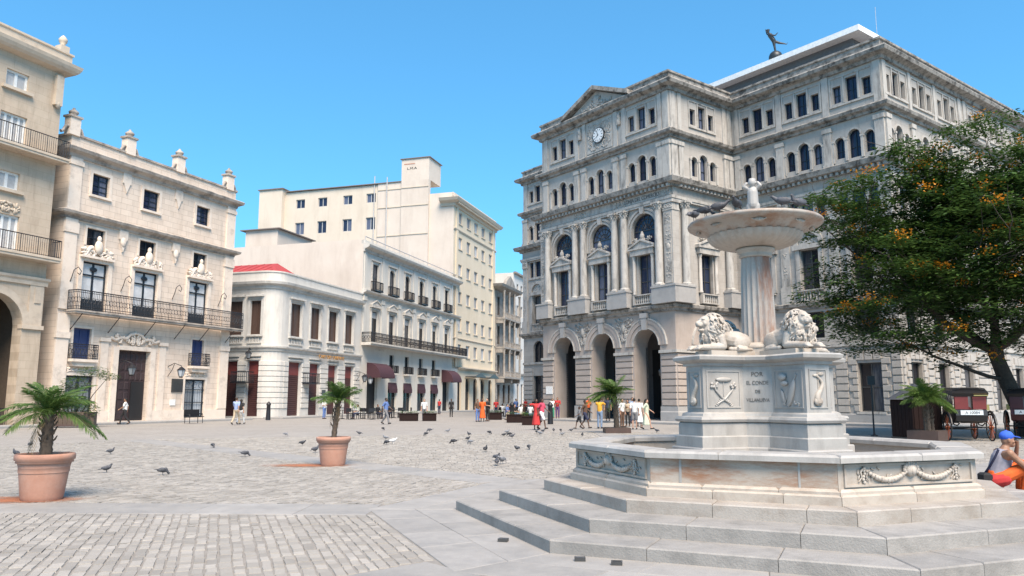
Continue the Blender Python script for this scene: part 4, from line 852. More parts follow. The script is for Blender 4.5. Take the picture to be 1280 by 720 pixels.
mb = MB(); mb.box(XA - 1.0, XA - .1, -.08, .01, 6.2, 8.7); mb.box(XA - .7, XA - .3, -.14, .01, 7.6, 8.6); mb.box(XA - .62, XA - .12, -.3, .01, 20.6, 22.6); mb.ell((XA - .37, -.2, 20.7), (.2, .12, .3)); mb.build('corbel', 'arcade_trim', ARC)
MB().sweep([(-.02, 22.85), (.5, 22.95), (.65, 23.1), (.75, 23.3), (.8, 23.5), (-.02, 23.7)], [(-24, 0), (XA, 0), (XA, 12)]).build('eaves_cornice', 'arcade_trim', ARC)
MB().sweep([(-.1, 23.7), (.3, 23.6), (.3, 24.15), (.38, 24.2), (.38, 24.32), (-.1, 24.32)], [(-24, 0), (XA, 0), (XA, 12)]).build('roof_parapet', 'arcade_trim', ARC)
MB().box(-24, XA, 0, 14, 23.4, 23.5).build('roof', 'roof_grey', ARC)
mb = MB(); mb.box(-10.75, -10.15, -.3, .3, 24.32, 24.75); mb.lathe([(.2, 0), (.12, .1), (.25, .3), (.27, .5), (.12, .7), (0, .8)], 10, (-10.45, 0, 24.75)); mb.build('finial', 'arcade_trim', ARC)

RWX, RWY, RWA = -19.98, 73.36, 17.07
_d = (sin(RAD(RWA)), cos(RAD(RWA)))
def on_row(u, out=0.): return (RWX + _d[0] * u + out * _d[1], RWY + _d[1] * u - out * _d[0], 0)
# --- two storey cafe building on the corner, red roof
CAF = thing('corner_cafe', 'low white two storey corner building with red roof, tall brown windows and dark red shutters', 'building', on_row(0), RAD(90 - RWA))
RC = 1.5; X0 = -4.6; X1 = 11.45; YB = 13.0
arc = [(X0 + RC - RC * sin(t), RC - RC * cos(t)) for t in [pi / 2 * k / 6 for k in range(6, -1, -1)]]
PC = [(X0, YB)] + arc + [(X1, 0)]
RS = frame(X0, 0, -pi / 2)
wf = [(-2.25, -.35), (1.2, 3.05), (4.55, 6.4), (7.9, 9.7)]; df = [(-2.2, -.1), (1.35, 3.2), (4.8, 6.6), (8.2, 10.0)]
ws = [(-2.55, -1.55 + .9), (-5.15, -3.45), (-8.2, -6.4)]; ws = [(-3.7, -1.75), (-6.4, -4.6), (-9.3, -7.5)]
ws = [(-2.7, -1.5 - .02), (-5.15, -3.5), (-8.2, -6.5)]; ds = [(-2.75, -1.5), (-5.3, -3.8), (-8.4, -6.7)]
def cafe_face(F, a, b, wins, doors):
    mb = MB(); wall(mb, a, b, 0, 12.2, [(x0, x1, 7.5, 10.6) for x0, x1 in wins] + [(x0, x1, .15, 5.1) for x0, x1 in doors], .4); mb.build('wall', 'cafe_white', CAF, F)
    for x0, x1 in wins:
        window(CAF, F, x0, x1, 7.5, 10.6, .25, 2, 1, .1, .05, 'brown_wood', 'brown_wood', name='tall_window')
        mb = MB(); mb.box(x0 - .25, x1 + .25, -.32, .02, 10.95, 11.12); mb.box(x0 - .18, x1 + .18, -.12, .02, 10.75, 10.95); mb.box(x0 - .2, x0 - .003, -.09, .02, 7.4, 10.75); mb.box(x1 + .003, x1 + .2, -.09, .02, 7.4, 10.75); mb.build('window_surround', 'cafe_trim', CAF, F)
        mb = MB(); mb.box(x0 - .25, x1 + .25, -.25, .02, 7.3, 7.42); mb.box(x0 - .15, x1 + .15, -.14, .02, 6.68, 6.78); baluster_row(mb, x0 + .05, x1 - .05, 6.78, 7.3, -.08, 7, .07); mb.build('balustrade', 'cafe_trim', CAF, F, kind='stuff')
    for x0, x1 in doors:
        n = 9; MB().box(x0, x1, .3, .34, 3.9, 5.1).build('fanlight_panel', 'shutter_red', CAF, F); sl = MB(); sl.frustum(0, x1 - x0, 0, .17, 0, .04, .015); sm = sl.mesh('shutter_slat', 'shutter_dark')
        base = MB().box(x0, x1, .33, .36, .15, 3.9).build('roller_shutter', 'shutter_dark', CAF, F)
        for i in range(20): put('shutter_slat', sm, base, T((x0, .33, .16 + i * .187)) @ Matrix.Rotation(pi / 2, 4, 'X'))
        mb = MB(); mb.box(x0 - .12, x1 + .12, -.1, .02, 5.2, 5.34); mb.box(x0 - .2, x1 + .2, -.22, .02, 5.5, 5.62); mb.build('door_hood', 'cafe_trim', CAF, F)
    edges = sorted([a] + [v for d_ in doors for v in d_] + [b])
    for i in range(0, len(edges), 2):
        w = edges[i + 1] - edges[i] - .16
        if w < .2: continue
        bb = MB(); bb.frustum(0, w, 0, .43, 0, .1, .03); me = bb.mesh('stone_block', 'cafe_white')
        for k in range(9): put('stone_block', me, CAF, F @ T((edges[i] + .08, .02, .85 + k * .48)) @ Matrix.Rotation(pi / 2, 4, 'X'))
cafe_face(I, X0 + RC, X1, wf, df); cafe_face(RS, -YB, -RC, ws, ds)
mb = MB()
for (xa, ya), (xb, yb) in zip(arc[:-1], arc[1:]): mb.add([(xa, ya, 0), (xb, yb, 0), (xb, yb, 12.2), (xa, ya, 12.2)], [(0, 1, 2, 3)], False)
mb.build('corner_wall', 'cafe_white', CAF)
for k in range(9):
    z = .85 + k * .48; MB().sweep([(0, z), (.07, z + .03), (.07, z + .4), (0, z + .43)], arc).build('stone_block', 'cafe_white', CAF)
def cband(prof, mat, name, path=PC): MB().sweep(prof, path).build(name, mat, CAF)
cband([(-.02, 6.0), (.1, 6.0), (.14, 6.2), (.3, 6.3), (.32, 6.45), (-.02, 6.5)], 'cafe_trim', 'string_course')
cband([(-.02, 11.7), (.12, 11.7), (.16, 11.95), (.5, 12.1), (.56, 12.32), (-.02, 12.4)], 'cafe_trim', 'cornice')
cband([(-.3, 12.4), (.06, 12.4), (.06, 13.15), (.14, 13.2), (.14, 13.32), (-.3, 13.32)], 'cafe_white', 'parapet')
mb = MB(); mb.box(X0 + 1, X1, 1, YB, 12.3, 12.4); mb.build('flat_roof', 'roof_grey', CAF)
mb = MB(); mb.add([(-3.9, .9, 13.1), (2.2, .9, 13.1), (2.2, 16, 13.1), (-3.9, 16, 13.1), (.6, 3.6, 15.0), (.6, 14, 15.0)], [(0, 1, 4), (1, 2, 5, 4), (2, 3, 5), (3, 0, 4, 5), (3, 2, 1, 0)]); rr = mb.build('hip_roof', 'red_roof', CAF)
mb = MB()
for k in range(16):
    y = 1.4 + k * .9
    for s_ in (-1, 1):
        t = 1 if 4.2 <= y <= 14 else max(.1, (y - .9) / 3.3 if y < 4.2 else (16 - y) / 2); xa = -.85 + s_ * 3.05; xb = xa + (.6 - xa) * t * .98
        mb.tube([(xa, y, 13.12), (xb, y, 13.12 + 1.88 * t)], .025, 4)
mb.build('roof_ribs', 'red_roof', rr, kind='stuff')
mt = text_mesh('CAFE DEL ORIENTE', .52, .03, (1.1, 1)); mt.materials.append(MAT['gold']); put('cafe_lettering', mt, CAF, T((4.9, -.34, 5.83)))
for F, x in ((RS, -2.9), (I, 1.0)):
    mb = MB(); railing(mb, [(x - .9, 0), (x - .9, -.8), (x + .9, -.8), (x + .9, 0)], 3.2, 4.1, .18, .02); mb.box(x - .95, x + .95, -.85, .0, 3.1, 3.18); mb.build('shop_sign_frame', 'iron', CAF, F, kind='stuff')
lantern(CAF, RS, -2.1, 5.3, .8, 1, 1.1); lantern(CAF, I, 10.9, 3.6, .9, 1, 1.2)
MB().box(-.02 + 3.6, 4.3, -.1, .0, 2.1, 2.6).build('menu_board', 'iron_sign', CAF)
MB().box(X1 - .03, X1, .001, YB, 0, 12.3).build('end_wall', 'cafe_white', CAF)
# --- cream hotel with burgundy awnings
UH = 11.5; HOT = thing('cream_hotel', 'cream three storey hotel with burgundy awnings and continuous dark balcony beyond the cafe', 'building', on_row(UH), RAD(90 - RWA)); H = T((-UH, 0, 0)); HL, HR = 11.5, 41.0
cols = [13.75 + 4.37 * k for k in range(6)]; ops = []
for k, u in enumerate(cols): ops += [(u, u + 1.6, 13.95, 17.05) + (('arch',) if 0 < k < 5 else ()), (u, u + 1.65, 8.1, 11.6)]
sm_ = [18.65 + 4.27 * k for k in range(4)]; ops += [(u, u + 1.2, 4.75, 6.9) for u in sm_]
gd = [18.4 + 4.22 * k for k in range(4)]; ops += [(u, u + 2.3, .2, 3.65) for u in gd] + [(13.15, 15.7, .1, 4.3), (35.3, 37.6, .1, 4.3)]
mb = MB(); wall(mb, HL, HR, 0, 19.0, ops, .4); mb.build('wall', 'hotel_cream', HOT, H)
mb = MB(); mb.add([(HL, .0, 0), (HL, 18, 0), (HL, 18, 19.0), (HL, 0, 19.0)], [(0, 1, 2, 3)]); mb.box(HL, HL + .25, 0, 18, 19.0, 19.45); mb.build('party_wall', 'party_wall', HOT, H)
MB().box(HL + .1, HR, .2, 18, 18.7, 18.8).build('roof', 'roof_grey', HOT, H)
for k, u in enumerate(cols):
    window(HOT, H, u, u + 1.6, 13.95, 17.05, .25, 2, 2, .09, .05, 'dark_paint', 'glass', 0 < k < 5, name='balcony_door')
    o = window(HOT, H, u, u + 1.65, 8.1, 11.6, .25, 2, 1, .1, .05, 'dark_paint', 'glass', name='balcony_door'); MB().box(0.1, 1.55, -.05, .02, 2.75, 3.4).build('fanlight', 'slat_grey', o)
    mb = MB(); railing(mb, [(u - .2, 0), (u - .2, -.5), (u + 1.8, -.5), (u + 1.8, 0)], 14.0, 14.95, .16, .025); mb.box(u - .25, u + 1.85, -.55, 0, 13.86, 13.98); mb.build('balconette', 'iron', HOT, H, kind='stuff')
    mb = MB(); mb.box(u - .2, u - .003, -.1, .02, 14, 17.3); mb.box(u + 1.603, u + 1.8, -.1, .02, 14, 17.3); mb.box(u - .3, u + 1.9, -.2, .02, 17.35, 17.5); mb.box(u - .22, u - .003, -.12, .02, 8, 11.8); mb.box(u + 1.653, u + 1.87, -.12, .02, 8, 11.8); mb.box(u - .4, u + 2.05, -.35, .02, 12.0, 12.2); mb.box(u - .3, u + 1.95, -.16, .02, 11.75, 12.0)
    pediment(mb, u + .82, 2.3, 12.3, .5, -.32, .02, .08); mb.build('window_surround', 'hotel_trim', HOT, H)
for u in [12.0, 16.4, 20.8, 25.2, 29.6, 33.9, 38.3, 40.3]:
    mb = MB(); mb.box(u - .25, u + .4, -.1, .01, 8, 13.2); mb.box(u - .32, u + .47, -.18, .01, 12.6, 13.1); mb.box(u - .22, u + .38, -.08, .01, 13.75, 18.1); mb.build('pilaster', 'hotel_cream', HOT, H)
for u in sm_:
    window(HOT, H, u, u + 1.2, 4.75, 6.9, .25, 2, 1, .08, .04, 'dark_paint', 'glass'); mb = MB(); railing(mb, [(u - .25, 0), (u - .25, -.5), (u + 1.45, -.5), (u + 1.45, 0)], 4.75, 5.6, .14, .025); mb.build('balconette', 'iron', HOT, H, kind='stuff'); MB().box(u - .3, u + 1.5, -.55, 0, 4.55, 4.74).build('balcony_ledge', 'hotel_trim', HOT, H)
for u in gd:
    window(HOT, H, u, u + 2.3, .2, 3.65, .3, 2, 2, .1, .06, 'dark_paint', 'glass', name='glass_door')
    mb = MB(); mb.add([(u, .0, 3.62), (u + 2.3, 0, 3.62), (u + 2.3, -.16, 2.9), (u, -.16, 2.9), (u + 2.3, -.16, 2.45), (u, -.16, 2.45), (u, 0, 2.75), (u + 2.3, 0, 2.75)], [(0, 1, 2, 3), (3, 2, 4, 5), (0, 3, 6), (1, 7, 2)]); mb.build('awning', 'awning', HOT, H)
for u, w in ((13.0, 3.7), (34.9, 3.4)):
    mb = MB(); pr = [(-.02, 5.75), (-.6, 5.68), (-1.1, 5.4), (-1.5, 4.95), (-1.7, 4.4), (-1.7, 4.05)]
    n = len(pr); mb.add([(u, y, z) for y, z in pr] + [(u + w, y, z) for y, z in pr], [(i, i + 1, n + i + 1, n + i) for i in range(n - 1)], True); mb.add([(u, y, z) for y, z in pr] + [(u, -.02, 4.05)], [tuple(range(n + 1))]); mb.add([(u + w, y, z) for y, z in pr] + [(u + w, -.02, 4.05)], [tuple(range(n, -1, -1))]); mb.build('barrel_awning', 'awning', HOT, H)
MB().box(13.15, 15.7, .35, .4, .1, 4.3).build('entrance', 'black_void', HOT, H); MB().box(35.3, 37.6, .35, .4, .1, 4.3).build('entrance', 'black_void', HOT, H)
PH = [(HL, 0), (HR, 0)]
MB().sweep([(-.02, 13.2), (.12, 13.2), (.16, 13.4), (.5, 13.55), (.55, 13.72), (-.02, 13.8)], PH).build('cornice', 'hotel_trim', HOT, H)
MB().sweep([(-.02, 18.1), (.14, 18.1), (.2, 18.4), (.7, 18.6), (.8, 18.85), (-.02, 18.95)], PH).build('cornice', 'hotel_trim', HOT, H)
MB().sweep([(-.25, 18.9), (.2, 18.92), (.2, 19.35), (-.25, 19.35)], PH).build('parapet', 'hotel_cream', HOT, H)
mb = MB(); railing(mb, [(HL + .2, -.1), (HR, -.1)], 19.3, 19.8, 1.4, .03); mb.build('roof_railing', 'slat_grey', HOT, H, kind='stuff')
MB().box(HL + .1, 42.0, -1.15, .02, 7.6, 7.75).box(HL + .1, 42.0, -1.25, .02, 7.75, 7.92).build('balcony_slab', 'hotel_trim', HOT, H)
mb = MB(); railing(mb, [(HL + .2, 0), (HL + .2, -1.15), (41.9, -1.15), (41.9, 0)], 7.92, 9.0, .16, .022, True); mb.build('balcony_railing', 'iron', HOT, H, kind='stuff')
MB().box(15.0, 17.2, -.02, .02, 7.2, 7.45).build('balcony_shadow_line', 'hotel_trim', HOT, H)
MB().box(HL + .6, HL + 8, 11.6, 16.0, 18.8, 21.5).build('rooftop_hut', 'party_wall', HOT, H); MB().box(HL + .3, HL + 8.3, 11.2, 16.6, 21.5, 21.62).build('hut_roof', 'roof_dark', HOT, H)
lantern(HOT, H, 12.4, 3.4, .8, 1, 1.2)
# --- tall beige block
UT = 38.8; TOW = thing('beige_tower_block', 'tall plain beige block with rooftop lift tower and six rows of windows', 'building', on_row(41.05), RAD(90 - RWA)); G = T((-41.05, 0, 0)); TS = G @ frame(UT, 0, -pi / 2)
rows = [(27.8, 29.5), (23.95, 25.7), (19.9, 21.6), (15.8, 17.5), (11.7, 13.5), (7.9, 9.7)]; tc = [40.75, 44.4, 47.8, 51.25, 54.95]; TR = 58.4
ops = [(u, u + 1.6, z0, z1) for u in tc for z0, z1 in rows] + [(u - .1, u + 1.7, .1, 4.9, 'arch') for u in tc]
mb = MB(); wall(mb, 41.05, TR, 0, 6.1, [o for o in ops if o[3] < 6]); wall(mb, UT, TR, 6.1, 31, [o for o in ops if o[3] > 6], .3); mb.build('wall', 'tower_front', TOW, G)
for u in tc:
    for j, (z0, z1) in enumerate(rows):
        window(TOW, G, u, u + 1.6, z0, z1, .2, 2, 1, .1, .05, 'slat_grey', 'glass_pale'); MB().box(u - .15, u + 1.75, -.12, .01, z0 - .15, z0 - .01).build('window_sill', 'tower_trim', TOW, G)
    window(TOW, G, u - .1, u + 1.7, .1, 4.9, .28, 2, 1, .1, .05, 'dark_paint', 'glass', True, name='arched_door')
for z0, z1, o in ((6.0, 6.4, .5), (26.5, 26.8, .2), (10.4, 10.6, .15)): MB().sweep([(-.02, z0), (o * .4, z0), (o, z0 + (z1 - z0) * .6), (o, z1), (-.02, z1)], [(UT if z0 > 7 else 41.1, 0), (TR, 0)]).build('string_course', 'tower_trim', TOW, G)
MB().sweep([(-.02, 30.0), (.2, 30.0), (.3, 30.4), (.9, 30.7), (1.1, 31.1), (-.02, 31.3)], [(UT, 2), (UT, 0), (TR, 0), (TR, 6)]).build('cornice', 'tower_trim', TOW, G)
mb = MB(); n = 34
for i in range(n): u = UT + (TR - UT) * (i + .5) / n; mb.box(u - .15, u + .15, -.8, -.2, 30.35, 30.65)
mb.build('modillions', 'tower_trim', TOW, G, kind='stuff')
MB().sweep([(-.3, 31.2), (.1, 31.2), (.1, 32.0), (-.3, 32.0)], [(UT, 0), (TR, 0), (TR, 8)]).build('parapet', 'tower_beige', TOW, G)
for u in (40.0, 56.9):
    mb = MB(); mb.box(u - .3, u + .5, -.15, .01, 6.4, 30); mb.build('pilaster', 'tower_front', TOW, G)
sw_ = [-26.75, -22.8, -18.4, -14.4]; sops = [(u, u + 1.6, z0, z1) for u in sw_ for z0, z1 in ((31.5, 32.95), (27.25, 29.2), (23.0, 24.9))]
mb = MB(); wall(mb, -28.8, -12.4, 0, 34.2, sops, .3); mb.build('side_wall', 'tower_beige', TOW, TS)
mb = MB(); wall(mb, -12.4, -8.4, 0, 34.3, (), .3, -.15); wall(mb, -8.4, -3.9, 0, 34.3, (), .3, -.35); wall(mb, -3.9, 0, 0, 32.1, (), .3, 0); mb.box(-8.4, -8.38, -.35, .3, 0, 34.3); mb.box(-3.92, -3.9, -.35, .3, 0, 34.3); mb.box(-12.4, -12.38, -.15, .3, 0, 34.3); mb.build('side_wall', 'party_wall', TOW, TS)
mb = MB(); mb.box(-33.0, -28.8, -.8, 6, 0, 34.7); mb.build('stair_wing', 'tower_beige', TOW, TS); mb = MB(); mb.box(-33.2, -28.6, -1.0, 6, 34.7, 34.85); mb.box(-28.6, -8.4, -.3, .6, 34.3, 34.42); mb.build('roof_edge', 'roof_dark', TOW, TS)
mb = MB(); mb.box(-8.4, -3.9, -.345, 4.2, 34.3, 37.7); mb.build('lift_tower', 'party_wall', TOW, TS); mb = MB(); mb.box(-8.6, -3.7, -.5, 4.4, 37.7, 37.82); mb.build('lift_tower_roof', 'roof_dark', TOW, TS)
MB().box(-8.0, -6.2, -.37, -.34, 36.85, 37.0).build('painted_stripe', 'terracotta', TOW, TS)
mt = text_mesh('L.M.A', .62, .01, (1.1, .8)); mt.materials.append(MAT['letter_black']); put('tower_lettering', mt, TOW, TS @ T((-6.7, -.365, 36.2)))
for u in sw_:
    for z0, z1 in ((31.5, 32.95), (27.25, 29.2), (23.0, 24.9)): window(TOW, TS, u, u + 1.6, z0, z1, .2, 2, 1, .1, .05, 'slat_grey', 'glass_blue')
for a, b, y in ((-12.4, -8.4, -.18), (-8.4, -3.9, -.38)):
    for z in (30.4, 26.0, 33.2): MB().box(a + .05, b - .05, y - .05, y + .06, z, z + .13).build('ledge', 'tower_trim', TOW, TS)
mb = MB(); mb.tube([(-10.8, -.3, 22), (-10.8, -.3, 35.2)], .09, 6); mb.build('drain_pipe', 'slat_grey', TOW, TS); mb = MB(); mb.tube([(-13, -.1, 22), (-13, -.1, 35.6)], .09, 6); mb.build('drain_pipe', 'slat_grey', TOW, TS)
mb = MB(); mb.box(UT + .2, TR, .3, 30, 31.0, 31.2); mb.box(UT + .3, TR, 8, 30, 31.2, 34.0); mb.box(TR - .05, TR - .002, .001, 30, 0, 31); mb.build('roof', 'tower_beige', TOW, G)
for u in (44.0, 50.5): mb = MB(); mb.box(u, u + 4.5, -1.8, -.1, 5.0, 5.12); mb.prism_y([(u, 5.12), (u + 4.5, 5.12), (u + 2.25, 5.7)], -1.8, -1.7); mb.build('door_canopy', 'iron_sign', TOW, G)
# --- old grey bay-windowed house and the white block behind it
OLD = thing('old_grey_house', 'narrow old grey stone house with stacked balconied bays in the side street', 'building', on_row(58.6), RAD(90 - RWA)); O_ = T((-58.6, 0, 0))
ops = []
for j in range(4): ops += [(59.6 + 3 * k, 60.9 + 3 * k, 1.0 + 5.0 * j, 4.2 + 5.0 * j) for k in range(3)]
mb = MB(); wall(mb, 58.6, 68.8, 0, 21.0, ops, .4); mb.box(58.6, 68.8, 9.8, 10, 0, 21); mb.box(58.6, 68.8, .4, 10, 20.8, 20.95); mb.box(58.6, 58.63, 0.01, 10, 0, 21); mb.box(68.77, 68.8, .01, 10, 0, 21); mb.build('wall', 'grey_old', OLD, O_)
for o in ops: window(OLD, O_, *o, .25, 2, 2, .1, .06, 'brown_wood', 'glass', name='tall_window')
for j in (1, 2, 3):
    z = 5.2 + 5.0 * (j - 1); mb = MB(); mb.box(58.8, 68.6, -1.6, .02, z, z + .3); mb.build('balcony_slab', 'grey_old', OLD, O_)
    mb = MB(); mb.box(58.9, 68.5, -1.55, -1.45, z + 1.15, z + 1.25); baluster_row(mb, 59, 68.4, z + .3, z + 1.15, -1.5, 26, .1); mb.build('balustrade', 'grey_old', OLD, O_, kind='stuff')
    for u in (59.0, 62.0, 65.0, 68.2): mb = MB(); mb.lathe([(.24, 0), (.2, .3), (.18, 4.2), (.28, 4.6)], 10, (u, -1.4, z + .3)); mb.build('column', 'grey_old', OLD, O_)
    for u in (59.0, 63.5, 68.2): mb = MB(); mb.prism_z([(u - .15, 0), (u + .15, 0), (u + .15, -1.4), (u - .15, -1.4)], z - .7, z); mb.build('bracket', 'grey_old', OLD, O_)
MB().sweep([(-.02, 20.2), (.3, 20.2), (1.7, 20.6), (1.9, 21.0), (-.02, 21.3)], [(58.6, 6), (58.6, 0), (68.8, 0)]).build('cornice', 'grey_old', OLD, O_)
mb = MB(); mb.prism_y([(60.5, 21.3), (66.5, 21.3), (65.5, 22.2), (63.5, 23.2), (61.5, 22.2)], -1.2, -.6); mb.build('roof_crest', 'grey_old', OLD, O_)
FAR = thing('white_street_block', 'far white block with four rows of windows deep in the narrow side street', 'building', on_row(69), RAD(90 - RWA)); O_ = T((-69, 0, 0))
ops = [(71 + 2.6 * k, 72.2 + 2.6 * k, z, z + 2.0) for k in range(11) for z in (21.0, 17.0, 13.0, 9.0)] + [(71 + 2.6 * k, 72.4 + 2.6 * k, .5, 4.5) for k in range(11)]
mb = MB(); wall(mb, 69, 100, 0, 24.8, ops, .3); mb.box(69, 69.05, .01, 14, 0, 24.8); mb.box(69, 100, 13.9, 14, 0, 24.8); mb.box(69, 100, .3, 14, 24.7, 24.78); mb.build('wall', 'far_white', FAR, O_)
for o in ops: window(FAR, O_, *o, .2, 2, 1, .08, .04, 'slat_grey', 'glass', panes='one')
for z in (6.0, 24.6): MB().sweep([(-.02, z), (.5, z + .1), (.5, z + .4), (-.02, z + .4)], [(69, 0), (100, 0)]).build('cornice', 'grey_old', FAR, O_)
END = thing('street_end_house', 'distant pale house closing the end of the side street', 'building', on_row(102), RAD(90 - RWA))
ops = [(1 + 3 * k, 2.4 + 3 * k, z, z + 2.2) for k in range(12) for z in (1, 6, 11)]
mb = MB(); wall(mb, 0, 40, 0, 16, ops, .3); mb.box(0, 40, 9.9, 10, 0, 16); mb.box(0, .05, .01, 10, 0, 16); mb.box(39.95, 40, .01, 10, 0, 16); mb.box(0, 40, .3, 10, 15.8, 15.9); mb.build('wall', 'party_wall', END)
for o in ops: window(END, I, *o, .2, 2, 1, .08, .04, 'slat_grey', 'glass', panes='one')

# ------------------------------------------------------------------ marble fountain with four lions
FON = thing('lion_fountain', 'white marble fountain with octagonal basin, reclining lions, fluted column and shallow bowl', 'fountain', (FX, FY, 0), FROT)
rn = random.Random(5)
def oc(R): return [(R * cos(RAD(22.5 + 45 * k)), R * sin(RAD(22.5 + 45 * k))) for k in range(8)]
def lerp(p, q, t): return (p[0] + (q[0] - p[0]) * t, p[1] + (q[1] - p[1]) * t)
def ring_blocks(R1, R0, z0, z1, cuts, mat, name, c=.014, g=.003):
    O_, N_ = oc(R1), oc(R0)
    for k in range(8):
        p, q, a, b = O_[k], O_[(k + 1) % 8], N_[k], N_[(k + 1) % 8]; cs = [0] + cuts[k % len(cuts)] + [1]
        Lo = hypot(q[0] - p[0], q[1] - p[1]); Li = hypot(b[0] - a[0], b[1] - a[1])
        inn = lambda t: 0 if t == 0 else 1 if t == 1 else min(1, max(0, (t * Lo - (Lo - Li) / 2) / Li))
        for t0, t1 in zip(cs[:-1], cs[1:]):
            P_ = [lerp(p, q, t0), lerp(p, q, t1), lerp(a, b, inn(t1)), lerp(a, b, inn(t0))]
            dz = rn.uniform(-.004, .003); block(MB(), inset(P_, g), z0, z1 + dz, c).build(name, mat, FON)
ring_blocks(4.551, 3.84, -.02, .137, [[.22, .62], [.33, .7], [.3, .66]], 'step_stone', 'step_block')
ring_blocks(3.914, 3.18, .0, .29, [[.45], [.25, .6], [.36, .74]], 'step_stone', 'step_block')
ring_blocks(3.25, 2.5, .1, .445, [[.3, .72], [.5], [.4, .8]], 'step_warm', 'step_block')
ring_blocks(2.86, 2.4, .40, .555, [[.5], [.36, .72]], 'marble_warm', 'basin_base', .02)
ring_blocks(2.825, 2.4, .50, .615, [[.5], [.3, .7]], 'marble_warm', 'basin_moulding', .03)
ring_blocks(2.88, 2.38, .905, .992, [[.55], [.4]], 'marble', 'basin_rim', .028)
# basin sides: plain veined panels on the axes, carved festoons on the diagonals
O_, N_ = oc(2.775), oc(2.42)
for k in range(8):
    p, q, a, b = O_[k], O_[(k + 1) % 8], N_[k], N_[(k + 1) % 8]; L = hypot(q[0] - p[0], q[1] - p[1]); F = T((p[0], p[1], 0)) @ Rz(atan2(q[1] - p[1], q[0] - p[0]))
    carved = k % 2 == 0
    if carved:
        block(MB(), inset([p, q, b, a], .002), .55, .908, .004).build('basin_panel', 'marble_warm', FON)
        mb = MB(); mb.box(.08, L - .08, -.02, .02, .86, .885); mb.box(.08, L - .08, -.02, .02, .635, .66); mb.box(.08, .105, -.02, .02, .66, .86); mb.box(L - .105, L - .08, -.02, .02, .66, .86); mb.build('panel_frame', 'marble_warm', FON, F)
        mb = MB(); xs = [.36, L / 2, L - .36]
        for x0, x1 in zip(xs[:-1], xs[1:]):
            for i in range(17):
                t = i / 16; x = x0 + (x1 - x0) * t; z = .835 - .135 * (1 - (2 * t - 1) ** 2); r = .016 + .018 * (1 - (2 * t - 1) ** 2)
                mb.ell((x, -.02, z), (r * 1.2, r, r), Matrix.Rotation(rn.uniform(0, 3), 3, 'Y'), 7, 5)
                if i % 2: mb.ell((x + .01, -.035, z + .008), r * .6, None, 6, 4)
        for x in (xs[0], xs[2]):
            for i in range(6): mb.ell((x + rn.uniform(-.012, .012), -.015, .84 - i * .032), (.018, .02, .022), None, 6, 4)
            for s_ in (-1, 1): mb.tube([(x, -.015, .84), (x + s_ * .05, -.018, .8), (x + s_ * .03, -.015, .74), (x + s_ * .075, -.012, .69)], [.012, .014, .01, .006], 5)
        mb.ell((xs[1], -.02, .80), (.085, .045, .075)); mb.ell((xs[1], -.05, .79), (.035, .03, .05))
        for i in range(9): an = pi * i / 8; mb.ell((xs[1] + .1 * cos(an), -.02, .80 + .085 * sin(an)), (.024, .025, .03), None, 6, 4)
        for i in range(26):
            sg = -1 if i % 2 else 1; mb.ell((L / 2 + sg * rn.uniform(.12, L / 2 - .14), -.008, rn.uniform(.68, .84)), (.01, .012, .028), Matrix.Rotation(rn.uniform(0, 3), 3, 'Y'), 6, 4)
        mb.build('festoon', 'lion_marble', FON, F, 'stuff')
    else:
        for t0, t1 in ((0, .175), (.175, .81), (.81, 1)):
            tt = lambda t: t
            P_ = [lerp(p, q, t0), lerp(p, q, t1), lerp(a, b, t1), lerp(a, b, t0)]; block(MB(), inset(P_, .002), .55, .908, .004).build('basin_panel', 'marble_rust', FON)
        mb = MB(); mb.box(L * .175 - .015, L * .175 + .015, -.006, .02, .615, .9); mb.box(L * .81 - .012, L * .81 + .012, -.005, .02, .615, .9); mb.build('panel_joint', 'marble', FON, F)
MB().prism_z(oc(2.42), .44, .52).build('basin_floor', 'marble_warm', FON)
# pedestal: four arms with the text panel between
base = [(-.2, -.49), (0, -.484), (.2, -.49), (.68, -.97), (.97, -.68)]; PED = []
for k in range(4): c_, s_ = round(cos(k * pi / 2)), round(sin(k * pi / 2)); PED += [(x * c_ - y * s_, x * s_ + y * c_) for x, y in base]
def tier(prof, mat, name, lid=None):
    mb = MB(); mb.sweep([(-.12, prof[0][1])] + prof + [(-.12, prof[-1][1])], PED, True); o = mb.build(name, mat, FON)
    return o
tier([(.17, .5), (.17, .93), (.16, .945)], 'marble', 'plinth_course'); tier([(.125, .945), (.125, 1.09), (.11, 1.105)], 'marble', 'plinth_course'); tier([(.095, 1.105), (.095, 1.27), (.08, 1.285)], 'marble', 'plinth_course')
tier([(.07, 1.285), (.12, 1.295), (.135, 1.33), (.12, 1.365), (.06, 1.375), (.05, 1.41), (.01, 1.43)], 'marble', 'torus')
tier([(0, 1.43), (0, 2.08)], 'marble', 'pedestal_die')
tier([(.0, 2.08), (.03, 2.085), (.035, 2.12), (.09, 2.14), (.13, 2.165), (.14, 2.21), (.10, 2.235)], 'marble', 'cornice')
MB().add([(x, y, 2.232) for x, y in inset(PED, -.09)], [tuple(range(len(PED)))]).build('pedestal_top', 'marble', FON)
